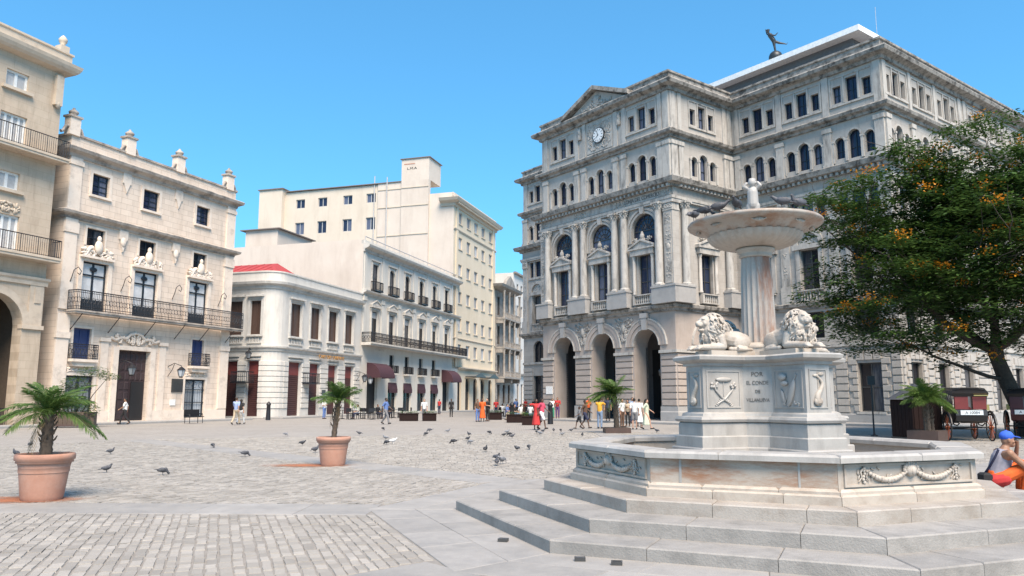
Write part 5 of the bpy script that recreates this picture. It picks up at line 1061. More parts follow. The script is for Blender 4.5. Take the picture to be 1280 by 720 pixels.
for k in range(4):
    rot = Rz(k * pi / 2)
    for (p, q, kind) in (((.2, -.49), (.68, -.97), 'c'), ((.68, -.97), (.97, -.68), 'd'), ((-.68, -.97), (-.2, -.49), 'b')):
        if kind == 'd' : pass
        L = hypot(q[0] - p[0], q[1] - p[1]); F = rot @ T((p[0], p[1], 0)) @ Rz(atan2(q[1] - p[1], q[0] - p[0])); e = .055
        mb = MB(); 
        for z in (1.49, 2.0): mb.box(e, L - e, -.012, .005, z, z + .018)
        for x in (e, L - e - .018): mb.box(x, x + .018, -.012, .005, 1.508, 2.0)
        mb.build('panel_frame', 'marble', FON, F)
        mb = MB(); xc = L / 2
        if kind == 'd':      # dolphin wound round a trident
            pts = [(xc + .05 * cos(t * 5.5 + 2.6) * (.5 + t), -.012, 1.56 + .36 * t) for t in [i / 14 for i in range(15)]]
            mb.tube(pts, [.05 - .035 * i / 14 for i in range(15)], 7); mb.ell((xc - .02, -.02, 1.58), (.075, .03, .06)); mb.ell((xc + .05, -.01, 1.95), (.05, .012, .025)); mb.ell((xc - .04, -.01, 1.93), (.045, .012, .02)); mb.tube([(xc, -.004, 1.52), (xc, -.004, 1.98)], .01, 5)
        elif kind == 'b':    # crossed branches under a cap
            for s_ in (-1, 1):
                mb.tube([(xc - s_ * .11, -.008, 1.55), (xc + s_ * .02, -.012, 1.62), (xc + s_ * .14, -.014, 1.74), (xc + s_ * .16, -.012, 1.82)], [.012, .018, .014, .01], 6)
                for i in range(7): mb.ell((xc + s_ * .16 + rn.uniform(-.05, .05), -.016, 1.81 + rn.uniform(-.035, .04)), (.026, .018, .022), None, 6, 4)
                for i in range(5): mb.ell((xc - s_ * (.05 + .02 * i), -.008, 1.60 - .02 * i), (.03, .01, .012), Matrix.Rotation(s_ * .6, 3, 'Y'), 6, 4)
            mb.ell((xc, -.012, 1.89), (.14, .025, .035)); mb.tube([(xc, -.006, 1.88), (xc, -.006, 1.66)], .008, 5)
        else:                # quiver, shield and helmet
            M_ = Matrix.Rotation(.35, 3, 'Y'); mb.ell((xc + .06, -.012, 1.69), (.055, .03, .2), M_, 10, 8); mb.tube([(xc - .09, -.008, 1.54), (xc + .17, -.008, 1.95)], .012, 6)
            mb.ell((xc - .1, -.02, 1.92), (.085, .035, .05)); mb.ell((xc - .06, -.02, 1.83), (.07, .03, .035)); mb.ell((xc - .12, -.01, 1.66), (.035, .012, .1), Matrix.Rotation(-.3, 3, 'Y'))
            for i in range(8): mb.ell((xc + rn.uniform(-.18, .2), -.006, 1.54 + rn.uniform(-.01, .03)), (.03, .01, .012), Matrix.Rotation(rn.uniform(0, 3), 3, 'Y'), 6, 4)
        mb.build('carved_emblem', 'lion_marble' if kind == 'd' else 'marble', FON, F)
for i, (t_, sz) in enumerate((('POR', .085), ('EL CONDE', .075), ('DE', .06), ('VILLANUEVA', .07))):
    me = text_mesh(t_, sz, .003, ((1.0, .85, 1.0, .78)[i], 1)); me.materials.append(MAT['letter_dark']); put('inscription', me, FON, T((0, -.4915, 1.965 - i * .122)))
# column
mb = MB(); NF = 18; SEG = NF * 6; levels = [(.25, 2.44), (.246, 2.9), (.232, 3.4), (.213, 3.76)]; vs_ = []; fs = []
for r, z in levels:
    for k in range(SEG):
        ph = (k % 6) / 6.; fl = 0 if k % 6 == 0 else .028 * sin(pi * ph); a = 2 * pi * k / SEG; vs_.append(((r - fl) * cos(a), (r - fl) * sin(a), z))
for j in range(len(levels) - 1):
    for k in range(SEG): fs.append((j * SEG + k, j * SEG + (k + 1) % SEG, (j + 1) * SEG + (k + 1) % SEG, (j + 1) * SEG + k))
mb.add(vs_, fs); mb.build('column_shaft', 'column_rust', FON)
mb = MB(); mb.prism_z([(.34 * cos(RAD(22.5 + 45 * k)), .34 * sin(RAD(22.5 + 45 * k))) for k in range(8)], 2.22, 2.36); mb.lathe([(.33, 2.36), (.335, 2.39), (.30, 2.42), (.27, 2.44)], 32); mb.build('column_base', 'marble_warm', FON)
mb = MB(); mb.lathe([(.222, 3.74), (.25, 3.76), (.235, 3.79), (.255, 3.82), (.29, 3.85), (.29, 3.875), (.23, 3.89)], 32); mb.build('column_capital', 'marble_warm', FON)
# bowl: gadrooned cup, flaring rim
mb = MB(); NG = 30; SEG = NG * 4; pr = [(.25, 3.885), (.42, 3.90), (.56, 3.95), (.645, 4.02), (.67, 4.08)]; vs_ = []; fs = []
for j, (r, z) in enumerate(pr):
    amp = .04 * min(1, j / 1.5)
    for k in range(SEG): a = 2 * pi * k / SEG; rr = r + amp * abs(sin(pi * k / 4)); vs_.append((rr * cos(a), rr * sin(a), z))
for j in range(len(pr) - 1):
    for k in range(SEG): fs.append((j * SEG + k, j * SEG + (k + 1) % SEG, (j + 1) * SEG + (k + 1) % SEG, (j + 1) * SEG + k))
mb.add(vs_, fs, True); mb.build('bowl_cup', 'marble_warm', FON)
mb = MB(); mb.lathe([(.66, 4.075), (.695, 4.09), (.72, 4.12), (.80, 4.17), (.90, 4.205), (.965, 4.215), (.995, 4.235), (1.0, 4.265), (.98, 4.285), (.94, 4.28), (.8, 4.22), (.5, 4.14), (.12, 4.11)], 72); mb.build('bowl_rim', 'bowl_rust', FON)
for k in range(8):
    a = k * pi / 4 + .2; F = Rz(a + pi / 2) @ T((0, -.83, 4.165)); mb = MB(); mb.ell((0, 0, 0), (.075, .04, .03)); mb.ell((0, -.03, -.008), (.03, .02, .025)); mb.tube([(-.1, .0, .015), (-.05, -.01, -.01), (0, -.0, .02), (.05, -.01, -.01), (.1, 0, .015)], .012, 5); mb.build('bowl_mask', 'marble_warm', FON, F)
# standing child figure in the bowl
mb = MB(); mb.cap((-.045, 0, 4.36), (-.05, 0, 4.56), .045, .055); mb.cap((.045, 0, 4.36), (.05, 0, 4.56), .045, .055); mb.cap((0, 0, 4.58), (0, 0, 4.78), .085, .08); mb.cap((0, 0, 4.8), (0, 0, 4.86), .04, .04); mb.ell((0, -.01, 4.93), (.06, .065, .075))
for s_ in (-1, 1): mb.cap((s_ * .07, 0, 4.84), (s_ * .12, -.02, 4.87), .032, .028); mb.cap((s_ * .12, -.02, 4.87), (s_ * .085, -.02, 4.92), .027, .024); mb.cap((s_ * .05, 0, 4.32), (s_ * .055, -.05, 4.3), .035, .03)
for k in range(7): a = k * 2 * pi / 7; mb.ell((.085 * cos(a), .085 * sin(a), 4.33 + .05 * (k % 2)), (.055, .055, .06))
for k in range(5): mb.ell((.03 * cos(k * 1.3), .03 * sin(k * 1.3), 4.975), (.028, .028, .025))
mb.cap((0, 0, 4.05), (0, 0, 4.35), .1, .075)
put('child_figure', soft(mb, .009, 2, 'child_figure', ['marble']), FON)
# lions
mb = MB(); rl = random.Random(2)
for a, b, ra, rb in (((-.26, 0, .17), (-.05, 0, .18), .14, .135), ((-.05, 0, .18), (.14, 0, .23), .135, .155), ((.14, 0, .2), (.2, 0, .3), .15, .15)): mb.cap(a, b, ra, rb, 14)
for s_ in (-1, 1):
    mb.ell((-.26, s_ * .095, .135), (.165, .075, .135), Matrix.Rotation(.25, 3, 'Y'), 14, 10); mb.cap((-.18, s_ * .14, .05), (-.30, s_ * .15, .035), .045, .04); mb.cap((-.30, s_ * .155, .03), (-.06, s_ * .165, .03), .034, .032); mb.ell((-.03, s_ * .165, .032), (.05, .038, .033))
    mb.cap((.12, s_ * .12, .2), (.1, s_ * .15, .08), .07, .055); mb.cap((.1, s_ * .15, .065), (.40, s_ * .11, .05), .055, .045); mb.ell((.455, s_ * .105, .045), (.065, .052, .044))
    for t in (-.03, -.01, .012, .034): mb.cap((.46, s_ * .105 + t, .045), (.515, s_ * .105 + t * 1.15, .026), .017, .016)
mb.tube([(-.38, 0, .12), (-.46, .05, .06), (-.42, .15, .03), (-.25, .21, .028), (-.1, .22, .03)], [.035, .03, .025, .022, .035], 8)
mb.ell((.17, 0, .33), (.165, .155, .20), None, 16, 12); mb.ell((.2, 0, .18), (.15, .13, .13), None, 14, 10); mb.ell((.03, 0, .31), (.15, .12, .12), None, 14, 10)
mb.ell((.29, 0, .415), (.105, .085, .105), None, 14, 10)                       # skull
mb.ell((.385, 0, .385), (.065, .055, .042), None, 12, 8); mb.ell((.425, 0, .398), (.03, .035, .024)); mb.cap((.33, 0, .45), (.43, 0, .41), .035, .024)
mb.ell((.365, 0, .305), (.055, .042, .026), None, 12, 8); mb.cap((.3, 0, .3), (.34, 0, .3), .05, .04)
for s_ in (-1, 1):
    mb.ell((.345, s_ * .045, .465), (.035, .026, .016)); mb.ell((.40, s_ * .03, .372), (.035, .026, .024)); mb.ell((.33, s_ * .06, .4), (.03, .022, .035)); mb.ell((.355, s_ * .048, .435), (.014, .012, .011)); mb.ell((.2, s_ * .11, .505), (.03, .025, .04))
for i in range(430):                                                            # mane locks
    th = rl.uniform(.0, pi); ph = rl.uniform(-pi, pi)
    if rl.random() < .6: cc, rr = Vector((.16, 0, .335)), Vector((.175, .165, .21))
    elif rl.random() < .6: cc, rr = Vector((.2, 0, .19)), Vector((.155, .135, .135))
    else: cc, rr = Vector((.02, 0, .315)), Vector((.155, .125, .12))
    n_ = Vector((sin(th) * cos(ph), sin(th) * sin(ph), cos(th))); p = cc + Vector((n_.x * rr.x, n_.y * rr.y, n_.z * rr.z))
    if p.x > .27 and abs(p.y) < .085 and .27 < p.z < .49: continue
    if p.z < .06: continue
    fl = Vector((-.5 + rl.uniform(-.3, .3), .35 * n_.y + rl.uniform(-.2, .2), -.9)); fl = (fl - n_ * fl.dot(n_))
    if fl.length < .05: continue
    fl = fl.normalized() * rl.uniform(.05, .09); sd = n_.cross(fl).normalized() * rl.uniform(-.015, .015)
    mb.tube([p - fl * .4, p + n_ * .016 + sd, p + fl * .5 + n_ * .012 - sd, p + fl + n_ * .002], [.005, .015, .012, .003], 5)
LIONM = soft(mb, .006, 0, 'lion', ['lion_marble'])
plm = MB(); plm.box(-.5, .34, -.2, .2, 0, .075); plm = plm.mesh('lion_plinth', 'marble_warm')
for k in range(4):
    F = Rz(-pi / 4 + k * pi / 2) @ T((.66, 0, 2.232)); put('lion_plinth', plm, FON, F); put('lion', LIONM, FON, F @ T((0, 0, .07)) @ Matrix.Scale(1.0, 4))
# little square ground lamps by the lowest step
def gpt(px, py, z=0.):
    rx = (px - 640) / 960.; ry = -(py - 360) / 960.; d = Vector((rx, _c - ry * _s, _s + ry * _c)); t = (z - EYE) / d.z; return Vector((0, 0, EYE)) + d * t
for px, py, w in ((629, 677, 'leftmost'), (725, 701, 'middle'), (771, 706, 'rightmost')):
    g = gpt(px, py); mb = MB(); mb.box(-.055, .055, -.04, .04, 0, .035); o = mb.build('ground_light', 'iron_sign'); o.location = (g.x, g.y, .002); o.rotation_euler = (0, 0, rn.uniform(-.3, .3)); tag(o, 'small dark metal floor light on the apron, %s of three before the fountain steps' % w, 'floor light', 'floor lights before the fountain'); MB().box(-.04, .04, -.026, .026, .035, .038).build('lens', 'glass', o)

# ------------------------------------------------------------------ potted palms
def frond_mesh(L, droop, wid, seed, mat='palm_leaf', n=44):
    """feather leaf along +x from the origin, arching over; leaflets hang in a V"""
    rn = random.Random(seed); mb = MB(); rise = .3; pts = []
    for i in range(13): t = i / 12; pts.append(Vector((L * (t - .10 * t * t), 0, L * (rise * t - (rise + droop) * t * t) * .75)))
    mb.tube(pts, [.014 * (1 - .8 * i / 12) for i in range(13)], 4, False, False)
    for i in range(n):
        t = .1 + .9 * i / (n - 1); f = t * 12; k = min(11, int(f)); p = pts[k].lerp(pts[k + 1], f - k); tg = (pts[k + 1] - pts[k]).normalized()
        ll = wid * (sin(pi * (.12 + .82 * t)) ** .8) * rn.uniform(.85, 1.15)
        for s_ in (-1, 1):
            d = (Vector((0, s_, 0)) * .8 + tg * .75 + Vector((0, 0, rn.uniform(-.35, .25)))).normalized(); w = d.cross(Vector((0, 0, 1))).normalized() * .0105 * (.6 + wid)
            a = p; m = p + d * ll * .55; e = p + d * ll + Vector((0, 0, -.28 * ll))
            mb.add([a - w * .5, a + w * .5, m + w, m - w, e], [(0, 1, 2, 3), (3, 2, 4)])
    return mb.mesh('frond', mat)
def palm(label, loc, pot, th, lean, fr, group, crown_scale=1., wind=(0, 0), trunk_r=.06, box=False, stems=1):
    """pot = (top radius, bottom radius, height); fr = (count, length, leaflet, droop range)"""
    t = thing('potted_palm', label, 'palm', loc, random.uniform(0, 6) if wind == (0, 0) else 0, group); R1, R0, H_ = pot; z0 = 0.
    if not box:
        mb = MB(); mb.lathe([(R0 * .96, 0), (R0, .03), (R0 + (R1 - R0) * .08, .06), (R0 + (R1 * .9 - R0) * .62, H_ * .60), (R0 + (R1 * .9 - R0) * .64, H_ * .62), (R0 + (R1 * .9 - R0) * .62, H_ * .64), (R1 * .9, H_ * .84), (R1 * .86, H_ * .9), (R1 * .84, H_ * .6)], 40, cap=False); mb.lathe([(0, .01), (R0 * .96, .01)], 40, cap=False); po = mb.build('pot', 'terracotta', t)
        mb = MB(); mb.lathe([(R1 * .9, H_ * .80), (R1 * .96, H_ * .81), (R1 * .94, H_ * .85), (R1 * 1.0, H_ * .87), (R1 * 1.01, H_ * .97), (R1 * .97, H_), (R1 * .9, H_), (R1 * .87, H_ * .96), (R1 * .85, H_ * .82)], 40, cap=False); mb.build('rim', 'terracotta', po)
        mb = MB(); mb.lathe([(R1 * .86, H_ * .9), (0, H_ * .93)], 24, cap=False); mb.build('soil', 'soil', po); z0 = H_ * .9
    else:
        mb = MB(); mb.box(-R1, R1, -R1, R1, 0, H_); po = mb.build('wooden_tub', 'brown_wood', t); mb = MB(); mb.box(-R1 * .92, R1 * .92, -R1 * .92, R1 * .92, H_ - .02, H_ + .01); mb.build('soil', 'soil', po); z0 = H_
    rn = random.Random(hash(label) % 1000 if False else len(label) * 7 + int(th * 100))
    meshes = [frond_mesh(1., dr, fr[2] / fr[1], 3 + i) for i, dr in enumerate(fr[3])]; dry = frond_mesh(1., 1.5, fr[2] / fr[1] * .8, 9, 'palm_dry', 20)
    for s_ in range(stems):
        ox, oy = (0, 0) if stems == 1 else (rn.uniform(-.25, .25), rn.uniform(-.25, .25)); h = th * rn.uniform(.8, 1.1) if stems > 1 else th
        top = Vector((ox + lean[0], oy + lean[1], z0 + h)); mb = MB(); k = 14
        mb.tube([(ox + lean[0] * (i / k) ** 1.4, oy + lean[1] * (i / k) ** 1.4, z0 - .03 + (h + .03) * i / k) for i in range(k + 1)], [trunk_r * (1.15 - .25 * i / k) * (1.12 if i % 2 else .95) for i in range(k + 1)], 9)
        for i in range(26):
            a = i * 2.4; zz = z0 + h * (.3 + .7 * i / 26); f = ((zz - z0) / h) ** 1.4; r_ = trunk_r * .9; cx, cy = ox + lean[0] * f, oy + lean[1] * f
            mb.tube([(cx + r_ * .6 * cos(a), cy + r_ * .6 * sin(a), zz), (cx + r_ * 1.5 * cos(a), cy + r_ * 1.5 * sin(a), zz + .05), (cx + r_ * 1.9 * cos(a), cy + r_ * 1.9 * sin(a), zz + .11)], [.02, .016, .008], 4)
        mb.build('trunk', 'palm_bark', t)
        for i in range(fr[0]):
            a = i * 2.3999 + rn.uniform(-.25, .25); el = 1.35 - 1.25 * (i / fr[0]) + rn.uniform(-.12, .12); L = fr[1] * rn.uniform(.82, 1.1) * (.8 + .2 * i / fr[0])
            dx, dy = cos(a) + wind[0], sin(a) + wind[1]; a2 = atan2(dy, dx)
            put('frond', meshes[i % len(meshes)], t, T(top - Vector((0, 0, .02 * i / fr[0]))) @ Rz(a2) @ Matrix.Rotation(-el, 4, 'Y') @ Matrix.Scale(L, 4))
        if not box:
            for i in range(2): put('dry_frond', dry, t, T(top - Vector((0, 0, .1))) @ Rz(rn.uniform(0, 6)) @ Matrix.Rotation(.3, 4, 'Y') @ Matrix.Scale(fr[1] * .6, 4))
    return t
g = gpt(52, 625); palm('broad potted palm in a large terracotta pot in front of the stone palace', (g.x, g.y, 0), (.435, .30, .74), .70, (-.02, 0), (24, .82, .26, (.3, .6, .95)), 'palms in terracotta pots', trunk_r=.085)
stain(g.x, g.y, 1.15, .55, -.35)
g = gpt(416, 582); palm('slim potted palm in a smaller terracotta pot between the cafe and the fountain', (g.x, g.y, 0), (.42, .29, .70), .95, (.12, 0), (26, .70, .24, (-.1, .2, .6)), 'palms in terracotta pots', trunk_r=.06)
stain(g.x, g.y, 1.2, .6, -.6)
g = gpt(771, 541); palm('wind-blown palm in a low wooden tub before the arches of the exchange', (g.x, g.y, 0), (.62, .5, .25), 1.55, (-.08, 0), (28, 1.4, .45, (.3, .6, 1.0)), 'palms in wooden tubs', wind=(-.75, 0), trunk_r=.12, box=True)
g = gpt(1160, 553); palm('bushy many-stemmed palm in a tub beside the brown kiosk', (g.x, g.y, 0), (.55, .5, .45), 1.15, (0, 0), (15, 1.0, .36, (.2, .5, .8)), 'palms in wooden tubs', trunk_r=.07, box=True, stems=4)
# long wooden planter with a shrub before the palace
g = gpt(86, 534); t = thing('shrub_planter', 'long wooden planter with sprawling green shrub before the ground floor window of the stone palace', 'planter', (g.x, g.y, 0), RAD(12))
mb = MB(); mb.box(-1.45, 1.45, -.4, .4, .06, .18); mb.box(-1.4, 1.4, -.35, .35, .18, .9); pb = mb.build('planter_box', 'brown_wood', t)
bm_ = MB(); bm_.box(0, .22, -.02, .02, 0, .78); bm_ = bm_.mesh('board', 'palm_bark')
for i in range(12): put('board', bm_, pb, T((-1.42 + i * .24, -.365, .12)))
for x in (-1.3, 1.3):
    for y in (-.3, .3): MB().box(x - .06, x + .06, y - .06, y + .06, 0, .08).build('foot', 'brown_wood', t)
def leaf_cloud(mb, c, r, n, s, rn, flat=1.):
    for i in range(n):
        while True:
            q = Vector((rn.uniform(-1, 1), rn.uniform(-1, 1), rn.uniform(-1, 1)))
            if .2 < q.length < 1: break
        p = Vector(c) + Vector((q.x * r[0], q.y * r[1], q.z * r[2])); a = rn.uniform(0, 2 * pi); tl = rn.uniform(-.7, .7); d = Vector((cos(a), sin(a), tl * .5)).normalized() * s * rn.uniform(.6, 1.3); w = d.cross(Vector((rn.uniform(-.4, .4), rn.uniform(-.4, .4), 1))).normalized() * s * .3
        mb.add([p - d, p + w, p + d, p - w], [(0, 1, 2, 3)])
rn = random.Random(4); mb = MB(); st = MB()
for c, r, n in (((-.6, 0, 1.3), (.7, .4, .5), 420), ((.6, 0, 1.3), (.8, .5, .5), 420), ((.2, 0, 2.6), (.9, .5, .5), 420), ((1.1, 0, 3.3), (.9, .5, .35), 380), ((2.0, -.1, 3.0), (.7, .4, .25), 260), ((-.3, 0, 2.2), (.5, .4, .5), 200), ((1.2, -.2, 1.0), (.5, .4, .6), 260)):
    leaf_cloud(mb, c, r, n, .11, rn); st.tube([(c[0] * .3, 0, .8), (c[0] * .6, c[1], (c[2] + .8) / 2), c], [.035, .025, .012], 5)
mb.build('foliage', 'shrub_leaf', t, kind='stuff'); st.build('stems', 'bark', t)

# ------------------------------------------------------------------ flowering tree on the right
TX, TY = 23.3, 35.0
TREE = thing('flowering_tree', 'large spreading dark green tree with orange blossom in front of the exchange building', 'tree', (TX, TY, 0))
rn = random.Random(21); tb = MB(); tips = []
def limb(p, d, L, r, depth):
    pts = [p]; rd = [r]; n = 5; q = p.copy(); dd = d.copy()
    for i in range(n):
        dd = (dd + Vector((rn.uniform(-.22, .22), rn.uniform(-.22, .22), rn.uniform(-.10, .16)))).normalized(); q = q + dd * L / n; pts.append(q.copy()); rd.append(r * (1 - .42 * (i + 1) / n))
    tb.tube(pts, rd, 8 if depth < 2 else 5)
    if depth >= 2: tips.extend((pts[3], pts[5]))
    if depth < 4:
        for k in range(3 if depth < 3 else 2):
            a = rn.uniform(0, 2 * pi); nd = (dd + Vector((cos(a), sin(a), rn.uniform(-.25, .35))) * rn.uniform(.6, .95)).normalized()
            nd.z = max(nd.z, -.12); limb(pts[rn.choice((3, 4, 5))] if k else q, nd, L * rn.uniform(.62, .8), rd[-1] * rn.uniform(.62, .85), depth + 1)
base = Vector((0, 0, -.05)); k1 = Vector((-.45, 0, 1.3)); k2 = Vector((-1.3, .1, 3.8))
tb.tube([base, Vector((-.2, 0, .5)), k1, Vector((-.9, .05, 2.5)), k2], [.52, .42, .37, .33, .28], 12)
for d, L, r in (((-1, -.2, .42), 4.6, .19), ((-.75, .5, .75), 4.2, .18), ((-.2, -.4, 1), 4.6, .19), ((.5, .4, .9), 4.4, .19), ((1, -.1, .6), 5.0, .19), ((.3, -.8, .55), 4.0, .15), ((-.5, -.8, .5), 4.2, .16)): limb(k2, Vector(d).normalized(), L, r, 1)
for d, L, r in (((-.9, -.3, .12), 4.2, .10), ((.2, .3, 1), 5, .16)): limb(Vector((-.9, .05, 2.5)), Vector(d).normalized(), L, r, 2)
tb.build('trunk', 'bark', TREE)
# crown: flat sprays of fine leaves, layered; extent measured from the picture
def crown_in(p):
    x, y, z = p
    e = ((x - .3) / 10.6) ** 2 + (y / 7.0) ** 2 + ((z - 8.0) / 7.0) ** 2
    return e < 1 and z > 2.6 + .10 * abs(x)
sprays = []
for tp in tips:
    for k in range(3):
        p = tp + Vector((rn.gauss(0, .7), rn.gauss(0, .7), rn.gauss(0, .35)))
        if crown_in(p): sprays.append(p)
tries = 0
while len(sprays) < 2100 and tries < 20000:
    tries += 1; a = rn.uniform(0, 2 * pi); c = rn.uniform(-.55, 1); s_ = sqrt(1 - c * c); rr = rn.uniform(.45, 1.0)
    lump = .86 + .22 * mnoise.noise(Vector((cos(a) * s_ * 2.2, sin(a) * s_ * 2.2, c * 2.2)))
    p = Vector((.3 + 10.8 * rr * lump * s_ * cos(a), 7.4 * rr * lump * s_ * sin(a), 7.9 + 7.3 * rr * lump * c))
    if p.z > 2.6 + .06 * abs(p.x) and mnoise.noise(p * .42 + Vector((3, 1, 7))) > -.16: sprays.append(p)
n0 = len(sprays)
while len(sprays) < n0 + 650:      # the low skirt of the crown
    a = rn.uniform(0, 2 * pi); rr = rn.uniform(.25, 1.0); p = Vector((.3 + 10.2 * rr * cos(a), 6.8 * rr * sin(a), rn.uniform(3.9, 7.5) + .5 * mnoise.noise(Vector((a * 2, rr * 4, 0)))))
    if mnoise.noise(p * .4 + Vector((9, 1, 2))) > -.12: sprays.append(p)
lf = MB()
for p in sprays:
    R_ = rn.uniform(.5, .95); out = Vector((p.x - 1, p.y, .5)); out.z = 0; out = out.normalized() if out.length > .1 else Vector((1, 0, 0))
    for i in range(rn.randint(60, 90)):
        a = rn.uniform(0, 2 * pi); r = R_ * sqrt(rn.random()); q = p + Vector((r * cos(a), r * sin(a), rn.gauss(0, .11) - .22 * r * r)); b = a + rn.uniform(-.6, .6)
        d = Vector((cos(b), sin(b), rn.uniform(-.5, .2))).normalized() * rn.uniform(.08, .17); w = d.cross(Vector((rn.uniform(-.5, .5), rn.uniform(-.5, .5), 1))).normalized() * rn.uniform(.03, .06)
        lf.add([q - d, q + w, q + d, q - w], [(0, 1, 2, 3)])
lf.build('crown', 'tree_leaf', TREE, kind='stuff')
outer = [p for p in sprays if (((p.x - .3) / 10.6) ** 2 + (p.y / 7.0) ** 2 + ((p.z - 7.9) / 7.0) ** 2) > .5 and p.y < 1]; rn.shuffle(outer); bl = MB()
for p in outer[:110]:
    for i in range(rn.randint(26, 60)):
        q = p + Vector((rn.gauss(0, .22), rn.gauss(0, .22) - .25, rn.gauss(0, .12) + .18)); d = Vector((rn.uniform(-1, 1), rn.uniform(-1, 1), rn.uniform(-1, 1))).normalized() * rn.uniform(.03, .065); w = d.cross(Vector((rn.uniform(-1, 1), .3, 1))).normalized() * .04
        bl.add([q - d, q + w, q + d, q - w], [(0, 1, 2, 3)])
bl.build('blossom', 'blossom', TREE, kind='stuff')

# ------------------------------------------------------------------ things on the plaza
plain('maroon', (.05, .012, .015), .45); plain('red_leather', (.15, .022, .02), .5); plain('black_leather', (.015, .015, .017), .4); plain('wheel_orange', (.26, .06, .02), .5); plain('plate_white', (.62, .66, .68), .4); plain('brass', (.5, .36, .14), .35, .8); plain('kiosk_brown', (.022, .013, .012), .9, spec=.15); plain('green_paint', (.02, .18, .05), .5); plain('tyre', (.02, .02, .02), .8)
# horse-drawn carriages
def wheel_meshes(R_):
    rim = MB(); k = 28; rim.tube([(0, R_ * cos(2 * pi * i / k), R_ * sin(2 * pi * i / k)) for i in range(k + 1)], .03, 6); sp = MB()
    for i in range(12): a = 2 * pi * i / 12; sp.tube([(0, .05 * cos(a), .05 * sin(a)), (0, (R_ - .02) * cos(a), (R_ - .02) * sin(a))], .016, 5)
    hub = MB(); hub.tube([(-.08, 0, 0), (.08, 0, 0)], .065, 10); return rim.mesh('tyre', 'tyre'), sp.mesh('spoke_set', 'wheel_orange'), hub.mesh('hub', 'wheel_orange')
W1, W2 = wheel_meshes(.52), wheel_meshes(.40)
def put_wheel(par, W, x, y, z, ry=0):
    o = put('wheel', W[1], par, T((x, y, z)) @ Rz(ry)); o['kind'] = 'stuff'; put('tyre', W[0], o); put('hub', W[2], o)
def carriage(label, loc, rz, seat='red_leather', plate='A 10084'):
    t = thing('horse_carriage', label, 'carriage', loc, rz, 'parked horse carriages')
    for s_ in (-1, 1): put_wheel(t, W1, s_ * .78, 0, .53); put_wheel(t, W2, s_ * .70, 1.75, .41)
    mb = MB(); mb.tube([(-.78, 0, .53), (.78, 0, .53)], .03, 6); mb.tube([(-.7, 1.75, .41), (.7, 1.75, .41)], .03, 6); mb.tube([(0, 0, .53), (0, 1.75, .45)], .035, 6); mb.build('axle', 'black_leather', t)
    for s_ in (-1, 1): mb = MB(); mb.tube([(s_ * .45, -.45, .72), (s_ * .45, -.1, .6), (s_ * .45, .3, .62), (s_ * .45, .55, .75)], .025, 5); mb.build('leaf_spring', 'black_leather', t)
    mb = MB(); n = 8; pr = [(-.42, 1.22), (-.46, 1.0), (-.4, .78), (.3, .68), (1.2, .66), (1.5, .8), (2.1, .95), (2.1, 1.02), (1.45, .9), (1.2, .78), (.9, .8), (.6, 1.05), (.1, 1.1)]
    mb.add([(-.56, y, z) for y, z in pr] + [(.56, y, z) for y, z in pr], [tuple(range(len(pr))), tuple(range(2 * len(pr) - 1, len(pr) - 1, -1))] + [(i, len(pr) + i, len(pr) + (i + 1) % len(pr), (i + 1) % len(pr)) for i in range(len(pr))]); mb.build('body', 'maroon' if seat == 'maroon' else 'black_leather', t)
    for s_ in (-1, 1):
        mb = MB(); block(mb, [(.08, -.4), (.56, -.4), (.56, -.26), (.08, -.26)] if s_ > 0 else [(-.56, -.4), (-.08, -.4), (-.08, -.26), (-.56, -.26)], 1.24, 1.78, .04); mb.build('seat_back', seat, t)
    mb = MB(); block(mb, [(-.54, -.26), (.54, -.26), (.54, .35), (-.54, .35)], 1.08, 1.22, .05); mb.build('seat', seat, t); mb = MB(); block(mb, [(-.5, 1.25), (.5, 1.25), (.5, 1.6), (-.5, 1.6)], .9, 1.32, .05); mb.build('driver_seat', seat, t)
    mb = MB(); k = 9; A = [(-.62, -.42, 1.74), (-.64, -.5, 1.86), (-.6, -.2, 2.06), (-.6, .35, 2.10), (-.62, .7, 1.98)]
    for p, q in zip(A[:-1], A[1:]): mb.add([p, q, (-q[0], q[1], q[2]), (-p[0], p[1], p[2])], [(0, 1, 2, 3)], True)
    mb.add([(-.62, -.42, 1.74), (-.64, -.5, 1.86), (-.6, -.2, 2.06), (-.6, .35, 2.10), (-.62, .7, 1.98), (-.62, .5, 1.86)], [tuple(range(6))]); mb.add([(.62, -.42, 1.74), (.64, -.5, 1.86), (.6, -.2, 2.06), (.6, .35, 2.10), (.62, .7, 1.98), (.62, .5, 1.86)], [tuple(range(5, -1, -1))])
    for i, y in enumerate((-.35, -.1, .15, .4)): mb.tube([(-.6, y * .4, 1.2), (-.62, y, 1.95), (-.3, y, 2.08), (.3, y, 2.08), (.62, y, 1.95), (.6, y * .4, 1.2)], .022, 5)
    mb.build('folding_hood', 'black_leather', t); MB().box(.1, .6, -.53, -.5, 1.76, 1.80).build('brass_rail', 'brass', t)
    mb = MB(); mb.box(-.4, .4, -.485, -.465, 1.02, 1.2); o = mb.build('number_plate', 'plate_white', t); me = text_mesh(plate, .15, .002); me.materials.append(MAT['letter_black']); put('plate_text', me, o, T((.02, -.488, 1.105)))
    for s_ in (-1, 1):
        mb = MB(); k = 8; mb.tube([(s_ * .78, .62 * cos(a), .53 + .62 * sin(a)) for a in [.2 + i * (pi - .4) / k for i in range(k + 1)]], .05, 5); mb.build('mudguard', 'black_leather', t)
        mb = MB(); mb.box(s_ * .66 - .06, s_ * .66 + .06, -.2, -.08, 1.2, 1.42); mb.build('side_lamp', 'brass', t); mb = MB(); mb.tube([(s_ * .35, 2.0, .7), (s_ * .4, 4.0, .9)], .03, 6); mb.build('shaft', 'brown_wood', t)
    return t
